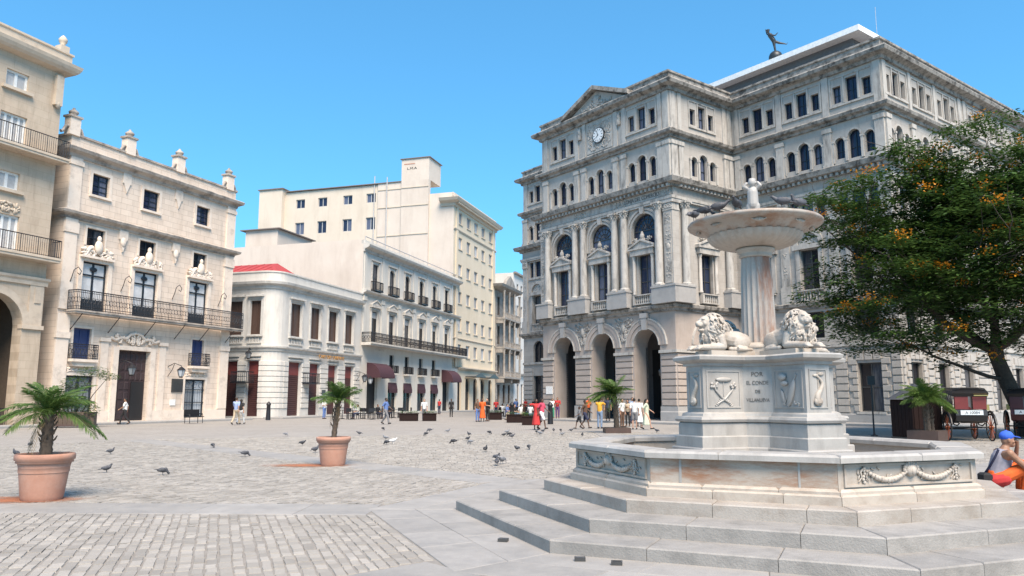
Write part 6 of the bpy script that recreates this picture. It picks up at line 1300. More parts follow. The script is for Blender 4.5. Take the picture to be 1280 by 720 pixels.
g = gpt(1213, 551); carriage('black horse carriage with red seat backs and a white number plate', (g.x, g.y, 0), RAD(-14))
g = gpt(1288, 549); carriage('maroon horse carriage half out of the picture behind the seated man', (g.x, g.y, 0), RAD(-40), 'maroon', 'A 10091')
# brown booth
g = gpt(1152, 549); t = thing('kiosk', 'small dark brown wooden booth with pyramid roof beside the carriages', 'kiosk', (g.x, g.y + .3, 0), RAD(12))
mb = MB(); mb.box(-.66, .66, -.66, .66, .08, 1.62); kb = mb.build('booth_wall', 'kiosk_brown', t); MB().box(-.7, .7, -.7, .7, 0, .08).build('base', 'iron_sign', t)
pk = MB(); pk.box(-.1, .1, -.02, .02, 0, 1.5); pk = pk.mesh('plank', 'kiosk_brown')
for k in range(6): put('plank', pk, kb, T((-.55 + .22 * k, -.672, .1))); put('plank', pk, kb, Rz(-pi / 2) @ T((-.55 + .22 * k, -.672, .1)))
mb = MB(); mb.add([(-.8, -.8, 1.62), (.8, -.8, 1.62), (.8, .8, 1.62), (-.8, .8, 1.62), (0, 0, 2.3)], [(0, 1, 4), (1, 2, 4), (2, 3, 4), (3, 0, 4), (3, 2, 1, 0)]); mb.build('roof', 'roof_grey', t)
# sign on a post
g = gpt(1093, 545); t = thing('post_sign', 'thin black post with small square sign box before the barred window', 'sign', (g.x, g.y, 0)); mb = MB(); mb.lathe([(.16, 0), (.16, .04), (.05, .07), (.038, .2), (.035, 2.3)], 10); mb.build('post', 'iron', t); mb = MB(); mb.box(-.17, .17, -.05, .05, 2.28, 2.68); mb.build('sign_box', 'iron', t)
# lectern menu, cannon bollards, iron bench
g = gpt(378, 520.5); t = thing('menu_stand', 'black slanted menu stand by the open cafe door', 'menu stand', (g.x, g.y, 0)); mb = MB(); mb.lathe([(.28, 0), (.26, .04), (.04, .08), (.035, 1.0)], 10); mb.build('post', 'iron', t); mb = MB(); mb.add([(-.32, -.25, .95), (.32, -.25, .95), (.32, .2, 1.25), (-.32, .2, 1.25), (-.32, -.25, .9), (.32, -.25, .9), (.32, .2, 1.2), (-.32, .2, 1.2)], [(0, 1, 2, 3), (7, 6, 5, 4), (0, 4, 5, 1), (1, 5, 6, 2), (2, 6, 7, 3), (3, 7, 4, 0)]); mb.build('menu_board', 'iron', t)
bo = MB(); bo.lathe([(.2, 0), (.19, .1), (.17, .7), (.15, 1.15), (.19, 1.2), (.19, 1.28), (.12, 1.36), (.1, 1.42), (0, 1.5)], 14); bo = bo.mesh('bollard', 'iron')
for px, py, la in ((335, 525, 'black cannon-shaped bollard at the rounded corner of the cafe'), (640, 527, 'black bollard at the mouth of the side street'), (688, 530, 'black bollard near the first arch of the exchange')):
    g = gpt(px, py); o = put('cannon_bollard', bo); o.location = (g.x, g.y, 0); tag(o, la, 'bollard', 'cannon bollards')
g = gpt(242, 529); t = thing('iron_bench', 'black iron bench below the barred window of the stone palace', 'bench', (g.x, g.y, 0), RAD(68)); mb = MB(); mb.box(-.7, .7, -.25, .22, .42, .47); mb.build('seat', 'iron', t); mb = MB(); mb.box(-.7, .7, .2, .25, .5, .95); mb.build('backrest', 'iron', t)
for x in (-.6, .6):
    mb = MB(); mb.tube([(x, -.22, 0), (x, -.2, .6), (x, .22, .62)], .025, 5); mb.tube([(x, .22, 0), (x, .22, .9)], .025, 5); mb.build('leg', 'iron', t)
# cafe tables, chairs and planters
ch = MB(); ch.box(-.2, .2, -.2, .2, .43, .47); ch.box(-.2, .2, .17, .21, .62, .92)
for x in (-.18, .18): ch.tube([(x, -.18, 0), (x, -.18, .45)], .02, 4); ch.tube([(x, .18, 0), (x, .2, .92)], .02, 4)
ch = ch.mesh('cafe_chair', 'iron'); tb_ = MB(); tb_.lathe([(.25, 0), (.22, .03), (.03, .06), (.03, .71), (.38, .72), (.38, .75), (0, .75)], 14); tb_ = tb_.mesh('cafe_table', 'iron')
rn = random.Random(8)
def cafe_set(px, py, lt, lc, grp, n=3):
    g = gpt(px, py); o = put('cafe_table', tb_); o.location = (g.x, g.y, 0); tag(o, lt, 'table', grp + ' tables')
    for k in range(n): a = k * 2 * pi / n + rn.uniform(0, 1); o = put('cafe_chair', ch); o.location = (g.x + .62 * cos(a), g.y + .62 * sin(a), 0); o.rotation_euler = (0, 0, a - pi / 2); tag(o, lc, 'chair', grp + ' chairs')
for px, py in ((428, 523.5), (441, 524), (454, 523), (466, 524), (478, 523), (492, 522), (503, 522)): cafe_set(px, py, 'dark round cafe table on the terrace in front of the cream hotel', 'dark iron cafe chair on the terrace in front of the cream hotel', 'hotel terrace')
for px, py in ((632, 521), (644, 522), (655, 521), (661, 523)): cafe_set(px, py, 'dark round cafe table at the mouth of the side street', 'dark iron cafe chair at the mouth of the side street', 'street cafe')
for px, py, w, la in ((511, 526, .7, 'low dark planter box at the hotel terrace edge, nearer the cafe'), (537, 526, .5, 'low dark planter box at the hotel terrace edge, nearer the side street'), (619, 524.5, .55, 'low dark planter box beside the woman in the orange dress'), (647, 528, .8, 'low dark planter box in front of the street cafe crowd'), (664, 531, .6, 'low dark planter box just behind the woman in the red dress')):
    g = gpt(px, py); t = thing('planter_box', la, 'planter', (g.x, g.y, 0)); mb = MB(); mb.box(-w, w, -.3, .3, .0, .56); mb.box(-w - .04, w + .04, -.34, .34, .5, .58); mb.build('box', 'kiosk_brown', t); mb = MB()
    for i in range(5): leaf_cloud(mb, (-w + 2 * w * (i + .5) / 5, 0, .66), (w / 4, .28, .14), 60, .07, rn)
    mb.build('foliage', 'shrub_leaf', t, kind='stuff')
# statue of a running messenger on the roof
o_ = LON.matrix_basis @ Vector((STL[0], STL[1], STL[2])); t = thing('roof_statue', 'bronze running figure balanced on a ball above the white roof edge', 'statue', tuple(o_), RAD(-20)); t.scale = (1.15, 1.15, 1.15)
mb = MB(); mb.ell((0, 0, .5), .55, None, 16, 12); mb.build('ball', 'bronze', t)
mb = MB(); mb.cap((0, 0, 1.05), (-.05, 0, 1.5), .08, .1); mb.cap((-.05, 0, 1.5), (-.1, 0, 1.95), .1, .15); mb.cap((-.1, 0, 1.95), (.35, .1, 1.75), .13, .1); mb.cap((.35, .1, 1.75), (.75, .1, 1.62), .09, .06); mb.cap((.75, .1, 1.62), (.88, .1, 1.55), .05, .04); mb.cap((-.1, 0, 2.0), (-.35, 0, 2.5), .18, .2); mb.cap((-.35, 0, 2.55), (-.45, 0, 2.72), .08, .07); mb.ell((-.5, 0, 2.85), (.13, .12, .16)); mb.ell((-.5, 0, 2.98), (.18, .16, .05))
mb.cap((-.35, .15, 2.5), (-.6, .2, 2.75), .07, .055); mb.cap((-.6, .2, 2.75), (-.68, .2, 3.15), .05, .04); mb.cap((-.3, -.18, 2.45), (.05, -.25, 2.3), .07, .055); mb.cap((.05, -.25, 2.3), (.25, -.25, 2.5), .05, .04); mb.cap((.9, .1, 1.55), (1.02, .1, 1.75), .03, .015)
put('figure', soft(mb, .03, 1, 'figure', ['bronze']), t)
# ------------------------------------------------------------------ pigeons
plain('pigeon_grey', (.045, .047, .055), .6, var=.4, scale=14, objrnd=.5); plain('pigeon_white', (.62, .61, .6), .7); plain('pigeon_pale', (.17, .175, .19), .6, var=.5, scale=12)
def pigeon_mesh(pose):
    mb = MB(); hz = {'stand': .24, 'peck': .05, 'walk': .215, 'flap': .25}[pose]; hy = {'stand': -.115, 'peck': -.155, 'walk': -.14, 'flap': -.12}[pose]
    mb.ell((0, 0, .135), (.062, .115, .066), Matrix.Rotation(-.28 if pose != 'peck' else .15, 3, 'X'), 12, 8); mb.cap((0, -.08, .16), (0, hy + .005, hz - .01), .042, .026); mb.ell((0, hy - .005, hz), (.025, .031, .025)); mb.cap((0, hy - .03, hz - .004), (0, hy - .052, hz - .012), .008, .004, 6)
    tz = .10 if pose != 'peck' else .16; mb.ell((0, .165, tz), (.032, .085, .011), Matrix.Rotation(-.15 if pose != 'peck' else .1, 3, 'X'))
    for s_ in (-1, 1):
        if pose == 'flap': mb.ell((s_ * .13, .04, .24), (.13, .06, .012), Matrix.Rotation(-s_ * .7, 3, 'Y'), 10, 6)
        else: mb.ell((s_ * .052, .04, .14), (.02, .115, .05), Matrix.Rotation(-.12, 3, 'X'), 10, 6)
        mb.cap((s_ * .024, 0, .09), (s_ * .026, -.005 + .02 * s_ * (pose == 'walk'), .012), .009, .007, 6)
        for d in (-.5, 0, .5): mb.cap((s_ * .026, 0, .008), (s_ * .026 + .03 * sin(d), -.035 * cos(d), .006), .006, .005, 5)
    return soft(mb, .009, 1, 'pigeon_' + pose, ['pigeon_grey'])
PG = {k: pigeon_mesh(k) for k in ('stand', 'peck', 'walk', 'flap')}
def pigeon(loc, pose, rz, label, group, white=False, s=1.0, pale=False):
    o = put('pigeon', PG[pose]); o.location = loc; o.rotation_euler = (0, 0, rz); o.scale = (s, s, s); tag(o, label, 'pigeon', group)
    if pale: o.material_slots[0].link = 'OBJECT'; o.material_slots[0].material = MAT['pigeon_pale']; o['label'] = o['label'].replace('dark', 'grey')
    if white: o.material_slots[0].link = 'OBJECT'; o.material_slots[0].material = MAT['pigeon_white']
    return o
rn = random.Random(19)
flocks = {'by the big terracotta pot': [(19, 571, 's'), (38, 559, 's'), (61, 561, 's'), (138, 568, 's'), (133, 591, 's'), (203, 594, 'p')],
  'between the two terracotta pots': [(266, 560, 'p'), (306, 571, 'p'), (357, 545, 'p'), (378, 557, 'w'), (394, 566, 's')],
  'between the slim palm and the orange dress': [(449, 544, 'w'), (479, 538, 'p'), (482, 550, 's'), (483, 556, 'p'), (532, 545, 'p'), (537, 540, 'p'), (560, 541, 's'), (567, 555, 'p'), (586, 545, 's'), (585, 551, 'w'), (588, 555, 'p'), (607, 565, 's')],
  'nearest left of the fountain steps': [(621, 576, 's'), (621, 582, 's'), (627, 580, 'w'), (646, 564, 'w'), (661, 562, 'p')],
  'in front of the exchange arches': [(612, 543, 'p'), (630, 546, 'w'), (634, 542, 's'), (637, 545, 'p'), (640, 548, 'w'), (671, 542, 'w'), (675, 544, 'w'), (679, 541, 's'), (692, 540, 'w'), (701, 540, 'p'), (703, 545, 'w'), (714, 540, 'w'), (728, 546, 's'), (821, 541, 'w')]}
ORD = ['first', 'second', 'third', 'fourth', 'fifth', 'sixth', 'seventh', 'eighth', 'ninth', 'tenth', 'eleventh', 'twelfth', 'thirteenth', 'fourteenth']
for where, L in flocks.items():
    for i, (px, py, p) in enumerate(sorted(L)):
        g = gpt(px, py); pose = {'s': 'stand', 'p': 'peck', 'w': 'walk'}[p]
        pigeon((g.x, g.y, .004), pose, rn.uniform(0, 2 * pi), 'dark pigeon %s %s, %s from the left' % ({'s': 'standing', 'p': 'pecking', 'w': 'walking'}[p], where, ORD[i]), 'pigeons on the plaza', s=rn.uniform(.74, .9), pale=(i % 4 == 2))
g = gpt(491, 555); pigeon((g.x, g.y, .004), 'walk', 1.8, 'single white pigeon among the dark ones beside the slim palm', 'pigeons on the plaza', True, .95)
for r, a, z, pose, rz, la in ((.95, 188, 4.285, 'stand', 2.2, 'dark pigeon on the left edge of the fountain bowl'), (.93, 222, 4.285, 'walk', 1.2, 'dark pigeon third from the left on the fountain bowl'), (.93, 205, 4.285, 'peck', .8, 'dark pigeon bending down second from the left on the fountain bowl'), (.93, 277, 4.285, 'walk', -1.9, 'dark pigeon on the bowl rim just right of the child figure'), (.93, 293, 4.285, 'stand', -1.2, 'dark upright pigeon rightmost on the fountain bowl rim'), (.93, 238, 4.285, 'walk', -.6, 'dark pigeon on the bowl rim just left of the child figure')):
    pigeon((FX + r * cos(RAD(a)), FY + r * sin(RAD(a)), z), pose, rz, la, 'pigeons on the fountain bowl', s=.85)

# ------------------------------------------------------------------ people
def cloth(name, c, rough=.85):
    if name not in MAT: plain(name, c, rough, var=.18, scale=9)
    return MAT[name]
SKIN = {'light': (.42, .25, .18), 'tan': (.27, .145, .09), 'dark': (.09, .048, .032)}
for k_, v_ in SKIN.items(): cloth('skin_' + k_, v_, .55)
def joints(pose):
    J = {}; hipz, kz, az = .93, .50, .08
    for s_, n in ((-1, 'r'), (1, 'l')):
        J['hip' + n] = Vector((s_ * .09, 0, hipz)); J['knee' + n] = Vector((s_ * .10, -.01, kz)); J['ank' + n] = Vector((s_ * .10, .03, az)); J['toe' + n] = Vector((s_ * .115, -.13, .04))
        J['sho' + n] = Vector((s_ * .185, 0, 1.43)); J['elb' + n] = Vector((s_ * .235, .03, 1.14)); J['wri' + n] = Vector((s_ * .24, -.05, .90))
    J['pel'] = Vector((0, 0, .95)); J['che'] = Vector((0, 0, 1.32)); J['nec'] = Vector((0, 0, 1.49)); J['hea'] = Vector((0, -.015, 1.63))
    if pose == 'walk':
        J['kneer'] = Vector((-.10, -.20, .53)); J['ankr'] = Vector((-.10, -.27, .11)); J['toer'] = Vector((-.11, -.42, .09)); J['kneel'] = Vector((.10, .07, .50)); J['ankl'] = Vector((.10, .33, .16)); J['toel'] = Vector((.11, .20, .05))
        J['elbr'] = Vector((-.24, .16, 1.17)); J['wrir'] = Vector((-.24, .12, .94)); J['elbl'] = Vector((.24, -.1, 1.16)); J['wril'] = Vector((.22, -.3, 1.02))
    if pose == 'bent':     # holding something before the chest
        for s_, n in ((-1, 'r'), (1, 'l')): J['elb' + n] = Vector((s_ * .25, -.03, 1.15)); J['wri' + n] = Vector((s_ * .07, -.27, 1.22))
        J['hea'] = Vector((0, -.05, 1.62))
    if pose == 'raise':    # hands up to the face, photographing
        for s_, n in ((-1, 'r'), (1, 'l')): J['elb' + n] = Vector((s_ * .28, -.18, 1.34)); J['wri' + n] = Vector((s_ * .09, -.26, 1.58))
    if pose == 'point': J['elbr'] = Vector((-.44, -.05, 1.42)); J['wrir'] = Vector((-.70, -.08, 1.44))
    if pose == 'sit':
        d = Vector((0, 0, -.48))
        for n in ('pel', 'che', 'nec', 'hea', 'hipr', 'hipl', 'shor', 'shol'): J[n] = J[n] + d
        for s_, n in ((-1, 'r'), (1, 'l')): J['knee' + n] = Vector((s_ * .12, -.42, .47)); J['ank' + n] = Vector((s_ * .12, -.42, .09)); J['toe' + n] = Vector((s_ * .13, -.57, .05)); J['elb' + n] = Vector((s_ * .24, -.08, .68)); J['wri' + n] = Vector((s_ * .12, -.33, .62))
    return J
def hand(mb, w, d, s=1.0, curl=.5):
    """palm and five fingers from the wrist w along d"""
    d = d.normalized(); side = d.cross(Vector((0, 1, .2))).normalized(); nrm = side.cross(d); p = w + d * .05 * s; mb.cap(w, p + d * .02 * s, .026 * s, .032 * s, 7)
    for i, L in enumerate((.062, .075, .072, .055)):
        a = p + d * .035 * s + side * (i - 1.5) * .018 * s; b = a + (d * (1 - curl * .5) + nrm * curl * .5) * L * .55 * s; mb.cap(a, b, .0095 * s, .009 * s, 5); mb.cap(b, b + (d * (1 - curl) + nrm * curl) * L * .5 * s, .009 * s, .008 * s, 5)
    a = w + d * .03 * s - side * .028 * s; b = a - side * .03 * s + d * .03 * s; mb.cap(a, b, .012 * s, .01 * s, 5); mb.cap(b, b + d * .028 * s, .01 * s, .009 * s, 5)
_pm = {}
def body_parts(pose, vox=.018):
    if pose in _pm: return _pm[pose]
    J = joints(pose); P = {}
    b = MB(); b.ell(J['hea'], (.074, .092, .112), None, 12, 9); b.ell(J['hea'] + Vector((0, -.095, -.015)), (.016, .022, .024)); b.ell(J['hea'] + Vector((0, -.05, -.07)), (.045, .045, .04))
    for s_ in (-1, 1): b.ell(J['hea'] + Vector((s_ * .076, .005, -.005)), (.012, .02, .03)); 
    b.cap(J['nec'] - Vector((0, 0, .04)), J['nec'] + Vector((0, 0, .06)), .055, .05); b.cap(J['pel'], J['che'], .12, .13)
    for n in 'rl':
        b.cap(J['sho' + n], J['elb' + n], .05, .04); b.cap(J['elb' + n], J['wri' + n], .038, .027); hand(b, J['wri' + n], J['wri' + n] - J['elb' + n], 1.25, .35)
        b.cap(J['hip' + n], J['knee' + n], .078, .052); b.cap(J['knee' + n], J['ank' + n], .052, .033); b.cap(J['ank' + n], J['toe' + n], .038, .03); b.cap(J['che'], J['sho' + n], .11, .055)
    P['body'] = soft(b, vox, 1, 'body', ['skin_tan'])
    s = MB(); pel2 = J['pel'] + (J['che'] - J['pel']) * .05; s.cap(pel2, J['che'], .142, .15); s.cap(J['che'], J['nec'] - Vector((0, 0, .06)), .14, .085)
    for n in 'rl': s.cap(J['che'] + (J['sho' + n] - J['che']) * .5, J['sho' + n], .11, .068); s.cap(J['sho' + n], J['sho' + n].lerp(J['elb' + n], .75), .068, .058)
    P['shirt'] = soft(s, vox, 2, 'shirt', ['white_paint'])
    for nm, end in (('trousers', 1.), ('shorts', 0.)):
        s = MB(); s.cap(J['pel'] - Vector((0, 0, .03)), J['pel'] + Vector((0, 0, .06)), .14, .135)
        for n in 'rl':
            if end: s.cap(J['hip' + n], J['knee' + n], .1, .07); s.cap(J['knee' + n], J['ank' + n] + (J['knee' + n] - J['ank' + n]) * .06, .072, .056)
            else: s.cap(J['hip' + n], J['hip' + n].lerp(J['knee' + n], .85), .105, .085)
        P[nm] = soft(s, vox, 2, nm, ['white_paint'])
    s = MB(); k = 20
    if pose != 'sit':
        top = J['pel'].z + .1; pr = [(.125, top), (.155, top - .12), (.19, top - .4), (.24, .32), (.25, .26), (.24, .26), (.18, .5)]; vs_ = []; fs = []
        for i in range(k):
            for j, (r, z) in enumerate(pr): a = 2 * pi * i / k; q = r * (1 + (.10 * sin(5 * a) if j > 1 else 0)); vs_.append((q * cos(a), q * .9 * sin(a), z))
        for i in range(k):
            for j in range(len(pr) - 1): fs.append((i * len(pr) + j, ((i + 1) % k) * len(pr) + j, ((i + 1) % k) * len(pr) + j + 1, i * len(pr) + j + 1))
        s.add(vs_, fs, True); P['skirt'] = s.mesh('skirt', 'white_paint')
    h = MB(); h.ell(J['hea'] + Vector((0, .022, .03)), (.084, .092, .1), None, 12, 9); P['hair'] = soft(h, vox * .8, 1, 'hair', ['iron'])
    h = MB(); h.ell(J['hea'] + Vector((0, .022, .03)), (.088, .094, .1), None, 12, 9); h.cap(J['hea'] + Vector((0, .06, 0)), J['hea'] + Vector((0, .1, -.32)), .075, .05); P['long_hair'] = soft(h, vox * .8, 1, 'long_hair', ['iron'])
    h = MB()
    for n in 'rl': h.cap(J['ank' + n] + Vector((0, .02, -.04)), J['toe' + n], .042, .038)
    P['shoes'] = h.mesh('shoes', 'iron'); _pm[pose] = P; return P
def wear(parent, me, name, mat):
    o = put(name, me, parent); o.material_slots[0].link = 'OBJECT'; o.material_slots[0].material = MAT[mat] if isinstance(mat, str) else mat; return o
PAL_C = {'white': (.62, .62, .61), 'blue': (.10, .17, .38), 'paleblue': (.26, .33, .52), 'navy': (.02, .025, .06), 'black': (.015, .015, .017), 'red': (.42, .03, .03), 'orange': (.58, .10, .015), 'yellow': (.62, .32, .03), 'beige': (.42, .34, .24), 'jeans': (.16, .22, .32), 'grey': (.16, .16, .17), 'green': (.04, .24, .14), 'palegreen': (.48, .52, .40), 'pink': (.50, .06, .11), 'brown': (.10, .055, .035), 'purple': (.10, .05, .14), 'hairblack': (.012, .010, .009), 'hairbrown': (.045, .025, .015)}
for k_, v_ in PAL_C.items(): cloth('cloth_' + k_, v_)
def person(label, px, py, pose, face, shirt, low, lowc, skin='tan', hair='hair', h=1.7, shoes='black', hat=None, gz=0., group='people on the plaza', hairc='hairblack', loc=None):
    g = Vector(loc) if loc else gpt(px, py, gz); t = thing('person', label, 'person', (g.x, g.y, gz if not loc else loc[2]), RAD(face), group); s = h / 1.745; t.scale = (s, s, s); P = body_parts(pose)
    wear(t, P['body'], 'body', 'skin_' + skin)
    if shirt: wear(t, P['shirt'], 'shirt', 'cloth_' + shirt)
    if low: wear(t, P[low], low, 'cloth_' + lowc)
    if hair: wear(t, P[hair], hair, 'cloth_' + hairc)
    wear(t, P['shoes'], 'shoes', 'cloth_' + shoes)
    if hat:
        J = joints(pose); q = MB(); q.lathe([(.15, .05), (.1, .06), (.09, .13), (.0, .15)], 12, tuple(J['hea'])); wear(t, q.mesh('hat', 'white_paint'), 'hat', 'cloth_' + hat)
    return t
# face: 0 looks at the camera, 90 to the right, 180 away, -90 to the left
person('man in white shirt and black trousers walking past the palace door', 155, 530.5, 'walk', -70, 'white', 'trousers', 'black', 'tan', h=1.72)
person('man in pale blue shirt and beige trousers seen from behind beside the cafe corner', 294.5, 531, 'walk', 170, 'paleblue', 'trousers', 'beige', 'light', h=1.76, hairc='hairbrown')
person('woman in black top and white trousers walking beside the man in pale blue', 300.5, 530.5, 'walk', 170, 'black', 'trousers', 'white', 'light', 'long_hair', h=1.66)
person('person in white shirt and jeans standing by the slim potted palm', 405, 523.5, 'bent', 60, 'white', 'trousers', 'blue', 'tan', h=1.7)
person('man in blue shirt and dark trousers walking in front of the hotel terrace', 482, 530.5, 'walk', 75, 'blue', 'trousers', 'grey', 'dark', h=1.74)
person('person in white shirt standing behind the low hotel planter', 530, 526, 'stand', 10, 'white', 'trousers', 'grey', 'light', h=1.68)
person('person in red top before a ground floor hotel door', 549, 517.5, 'stand', -30, 'red', 'trousers', 'navy', 'dark', h=1.7)
person('person all in black standing near the second hotel awning', 564, 521, 'stand', 20, 'black', 'trousers', 'black', 'dark', h=1.72)
person('person in dark red top and blue trousers next to the orange dress', 597, 527, 'stand', 30, 'brown', 'trousers', 'blue', 'tan', h=1.68)
person('woman in long bright orange dress in the middle of the plaza', 603, 527, 'stand', 0, 'orange', 'skirt', 'orange', 'dark', h=1.72, hairc='hairblack')
person('person in black clothes just right of the orange dress', 609.5, 526.5, 'bent', -40, 'black', 'trousers', 'black', 'light', h=1.74)
person('person in red top standing behind the dark planter box', 620, 521, 'stand', 0, 'red', 'trousers', 'navy', 'tan', h=1.66)
person('woman in red dress with outstretched arm near the street cafe', 670.5, 537, 'point', 10, 'red', 'skirt', 'red', 'dark', 'hair', h=1.66)
person('woman in pink top and white shorts striding beside the red dress', 677.5, 537, 'walk', 60, 'pink', 'shorts', 'white', 'dark', 'long_hair', h=1.7)
person('person in white top and green trousers at the first arch', 690.5, 523, 'stand', 10, 'white', 'trousers', 'green', 'tan', h=1.6, gz=.13)
person('person in red top and purple trousers at the first arch', 697, 523, 'bent', -10, 'red', 'trousers', 'purple', 'tan', h=1.7, gz=.13)
person('child in grey top walking in front of the second arch', 724.5, 536.5, 'walk', -80, 'grey', 'shorts', 'black', 'dark', h=1.25)
person('boy in brown shirt and dark shorts beside the walking child', 731.5, 536, 'walk', 70, 'brown', 'shorts', 'navy', 'dark', h=1.6)
person('person in orange top and black trousers at the foot of the middle arch', 735.5, 525.5, 'bent', 30, 'orange', 'trousers', 'black', 'tan', h=1.68, gz=.13)
person('man in yellow shirt and jeans holding a camera up', 750, 535.5, 'raise', 150, 'yellow', 'trousers', 'jeans', 'dark', h=1.74)
person('person in dark clothes in the shade of the middle arch', 760, 526, 'stand', 0, 'navy', 'trousers', 'black', 'tan', h=1.7, gz=.13)
person('person in white shirt half hidden by the wind-blown palm trunk', 778, 534, 'stand', 40, 'white', 'trousers', 'brown', 'tan', h=1.68)
person('woman in beige top holding something behind the palm', 785, 533, 'bent', -20, 'beige', 'trousers', 'black', 'tan', 'long_hair', h=1.64)
person('man in white tee shirt and grey shorts seen from behind', 793.5, 536.5, 'stand', 170, 'white', 'shorts', 'grey', 'light', h=1.7)
person('tall person in black cap of hair behind the white tee shirt', 791, 529, 'stand', 10, 'jeans', 'trousers', 'navy', 'tan', h=1.78)
person('woman in long white dress before the third arch', 799.5, 533, 'stand', 160, 'white', 'skirt', 'white', 'tan', 'hair', h=1.68)
person('long haired woman in pale green dress striding right', 808.5, 537, 'walk', 70, 'palegreen', 'skirt', 'palegreen', 'light', 'long_hair', h=1.66)
rn = random.Random(31); cols_ = ['white', 'blue', 'red', 'black', 'paleblue', 'white', 'brown', 'grey', 'white', 'pink', 'navy', 'white']
for i, (px, py) in enumerate(((628, 520.5), (634, 523), (638, 521), (643, 524), (647, 520.5), (651, 523.5), (655, 522), (659, 521), (663, 523.5), (640, 525))):
    person('%s shirted guest seated at the street cafe, %s from the left' % (cols_[i], ORD[i]), px, py, 'sit', rn.uniform(-180, 180), cols_[i], 'trousers', rn.choice(('black', 'jeans', 'navy', 'beige')), rn.choice(('light', 'tan', 'dark')), rn.choice(('hair', 'long_hair')), group='street cafe guests', h=1.72)
for i, (px, py) in enumerate(((645, 521), (657, 520), (668, 521))):
    person('%s shirted person standing in the side street mouth, %s from the left' % (cols_[i + 1], ORD[i]), px, py, 'stand', rn.uniform(-60, 60), cols_[i + 1], 'trousers', 'black', 'tan', group='people in the side street', h=1.72)
for i, (px, py) in enumerate(((447, 523.5), (472, 523), (485, 522))):
    person('%s shirted guest seated on the hotel terrace, %s from the left' % (('white', 'black', 'grey')[i], ORD[i]), px, py, 'sit', rn.uniform(-90, 90), ('white', 'black', 'grey')[i], 'trousers', 'navy', 'tan', group='hotel terrace guests')
# --- the man sitting on the fountain steps (near: finer body)
SX = gpt(1247, 607, .29)
t = thing('person', 'seated man in blue cap, grey vest and orange trousers resting on the fountain steps', 'person', (SX.x, SX.y, .29), RAD(82), 'people on the plaza')
# local: he looks along -y; seat height 0 = the step he sits on
pel = Vector((0, .02, .10)); che = Vector((0, -.10, .42)); nec = Vector((0, -.15, .56)); hea = Vector((0, -.20, .70))
kn = {'r': Vector((-.14, -.42, .32)), 'l': Vector((.16, -.46, .30))}; an = {'r': Vector((-.13, -.34, -.10)), 'l': Vector((.15, -.40, -.10))}; sh = {'r': Vector((-.19, -.13, .50)), 'l': Vector((.19, -.13, .50))}
el = {'r': Vector((-.24, -.36, .26)), 'l': Vector((.22, -.38, .34))}; wr = {'r': Vector((-.10, -.50, .36)), 'l': Vector((.06, -.36, .60))}
b = MB(); b.ell(hea, (.075, .095, .115), None, 14, 10); b.ell(hea + Vector((0, -.06, -.075)), (.048, .045, .042)); b.cap(hea + Vector((0, -.09, .02)), hea + Vector((0, -.115, -.02)), .012, .018); b.ell(hea + Vector((0, -.098, -.062)), (.024, .012, .008)); b.ell(hea + Vector((0, -.09, -.085)), (.022, .014, .008)); b.ell(hea + Vector((0, -.082, .035)), (.055, .016, .012))
for s_ in (-1, 1): b.ell(hea + Vector((s_ * .077, .01, -.01)), (.012, .022, .034)); b.ell(hea + Vector((s_ * .05, -.06, -.03)), (.02, .022, .022))
b.cap(nec - Vector((0, 0, .03)), hea - Vector((0, -.02, .06)), .058, .052); b.cap(pel, che, .13, .135); b.cap(che, nec, .12, .07)
for n in 'rl':
    b.cap(che, sh[n], .11, .065); b.cap(sh[n], el[n], .058, .043); b.cap(el[n], wr[n], .042, .029); hand(b, wr[n], (wr[n] - el[n]) if n == 'r' else Vector((-.2, .1, .5)), 1.1, .7)
    b.cap(pel + Vector((.09 if n == 'l' else -.09, 0, 0)), kn[n], .09, .06); b.cap(kn[n], an[n], .055, .036); b.cap(an[n], an[n] + Vector((0, -.17, -.03)), .04, .03)
wear(t, soft(b, .0095, 1, 'body', ['skin_tan']), 'body', 'skin_tan')
for s_ in (-1, 1): mb = MB(); mb.ell(hea + Vector((s_ * .032, -.088, .005)), (.013, .008, .008)); wear(t, mb.mesh('eye', 'iron'), 'eye', 'cloth_hairblack')
v = MB(); v.cap(pel - Vector((0, 0, .02)), che, .148, .15); v.cap(che, nec - Vector((0, -.02, .06)), .138, .085)
for n in 'rl': v.cap(che, sh[n] * .75 + che * .25 + Vector((0, 0, .02)), .115, .06)
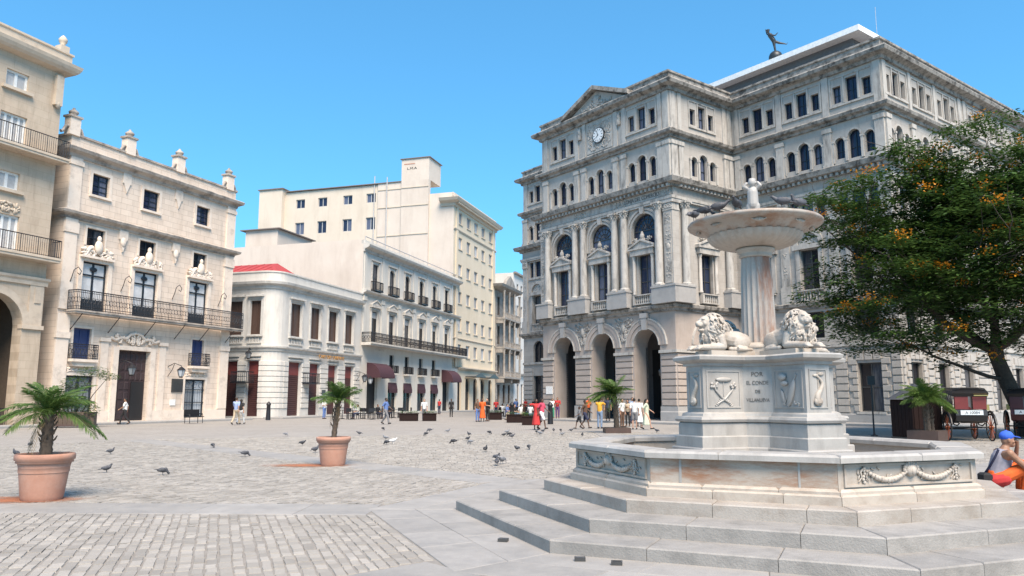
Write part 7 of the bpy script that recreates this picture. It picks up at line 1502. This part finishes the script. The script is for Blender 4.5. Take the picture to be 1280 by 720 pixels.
wear(t, soft(v, .011, 2, 'vest', ['white_paint']), 'vest', cloth('vest_grey', (.24, .24, .29)))
v = MB(); v.cap(pel - Vector((0, 0, .02)), pel + Vector((0, 0, .05)), .15, .14)
for n in 'rl':
    s_ = .09 if n == 'l' else -.09; v.cap(pel + Vector((s_, 0, 0)), kn[n], .115, .088)
    v.cap(kn[n], an[n] + Vector((0, 0, .05)), .088, .075)
    for q in range(6): f = q / 5; p0 = (pel + Vector((s_, 0, 0))).lerp(kn[n], .2 + .75 * f); v.tube([p0 + Vector((-.09, 0, -.02)), p0 + Vector((0, -.02, .098)), p0 + Vector((.09, .02, 0))], [.008, .014, .008], 5)
wear(t, soft(v, .011, 1, 'trousers', ['white_paint']), 'trousers', 'cloth_orange')
mb = MB(); mb.cap(Vector((-.10, .07, .085)), Vector((-.12, -.05, .11)), .105, .108); wear(t, soft(mb, .012, 1, 'waist_cloth', ['white_paint']), 'waist_cloth', 'cloth_red')
c = MB(); c.ell(hea + Vector((0, .01, .055)), (.088, .105, .085), None, 14, 9); c.ell(hea + Vector((0, -.115, .045)), (.075, .085, .012), Matrix.Rotation(.2, 3, 'X'), 14, 7); c.ell(hea + Vector((0, .01, .142)), (.012, .012, .008))
wear(t, soft(c, .008, 1, 'cap', ['white_paint']), 'cap', cloth('cap_blue', (.03, .10, .50)))
mb = MB(); mb.tube([Vector((-.18, .02, .56)), Vector((-.17, .07, .45)), Vector((-.10, .13, .3)), Vector((.06, .17, .14))], .018, 6); wear(t, mb.mesh('bag_strap', 'iron'), 'bag_strap', 'cloth_navy')
mb = MB(); block(mb, [(-.17, .13), (.05, .13), (.05, .26), (-.17, .26)], .0, .2, .03); wear(t, mb.mesh('shoulder_bag', 'iron'), 'shoulder_bag', 'cloth_black')
for n in 'rl': mb = MB(); mb.cap(an[n] + Vector((0, .03, -.045)), an[n] + Vector((0, -.19, -.05)), .05, .042); wear(t, mb.mesh('shoe', 'iron'), 'shoe', 'cloth_grey')

bpy.data.scenes.remove(TMP)
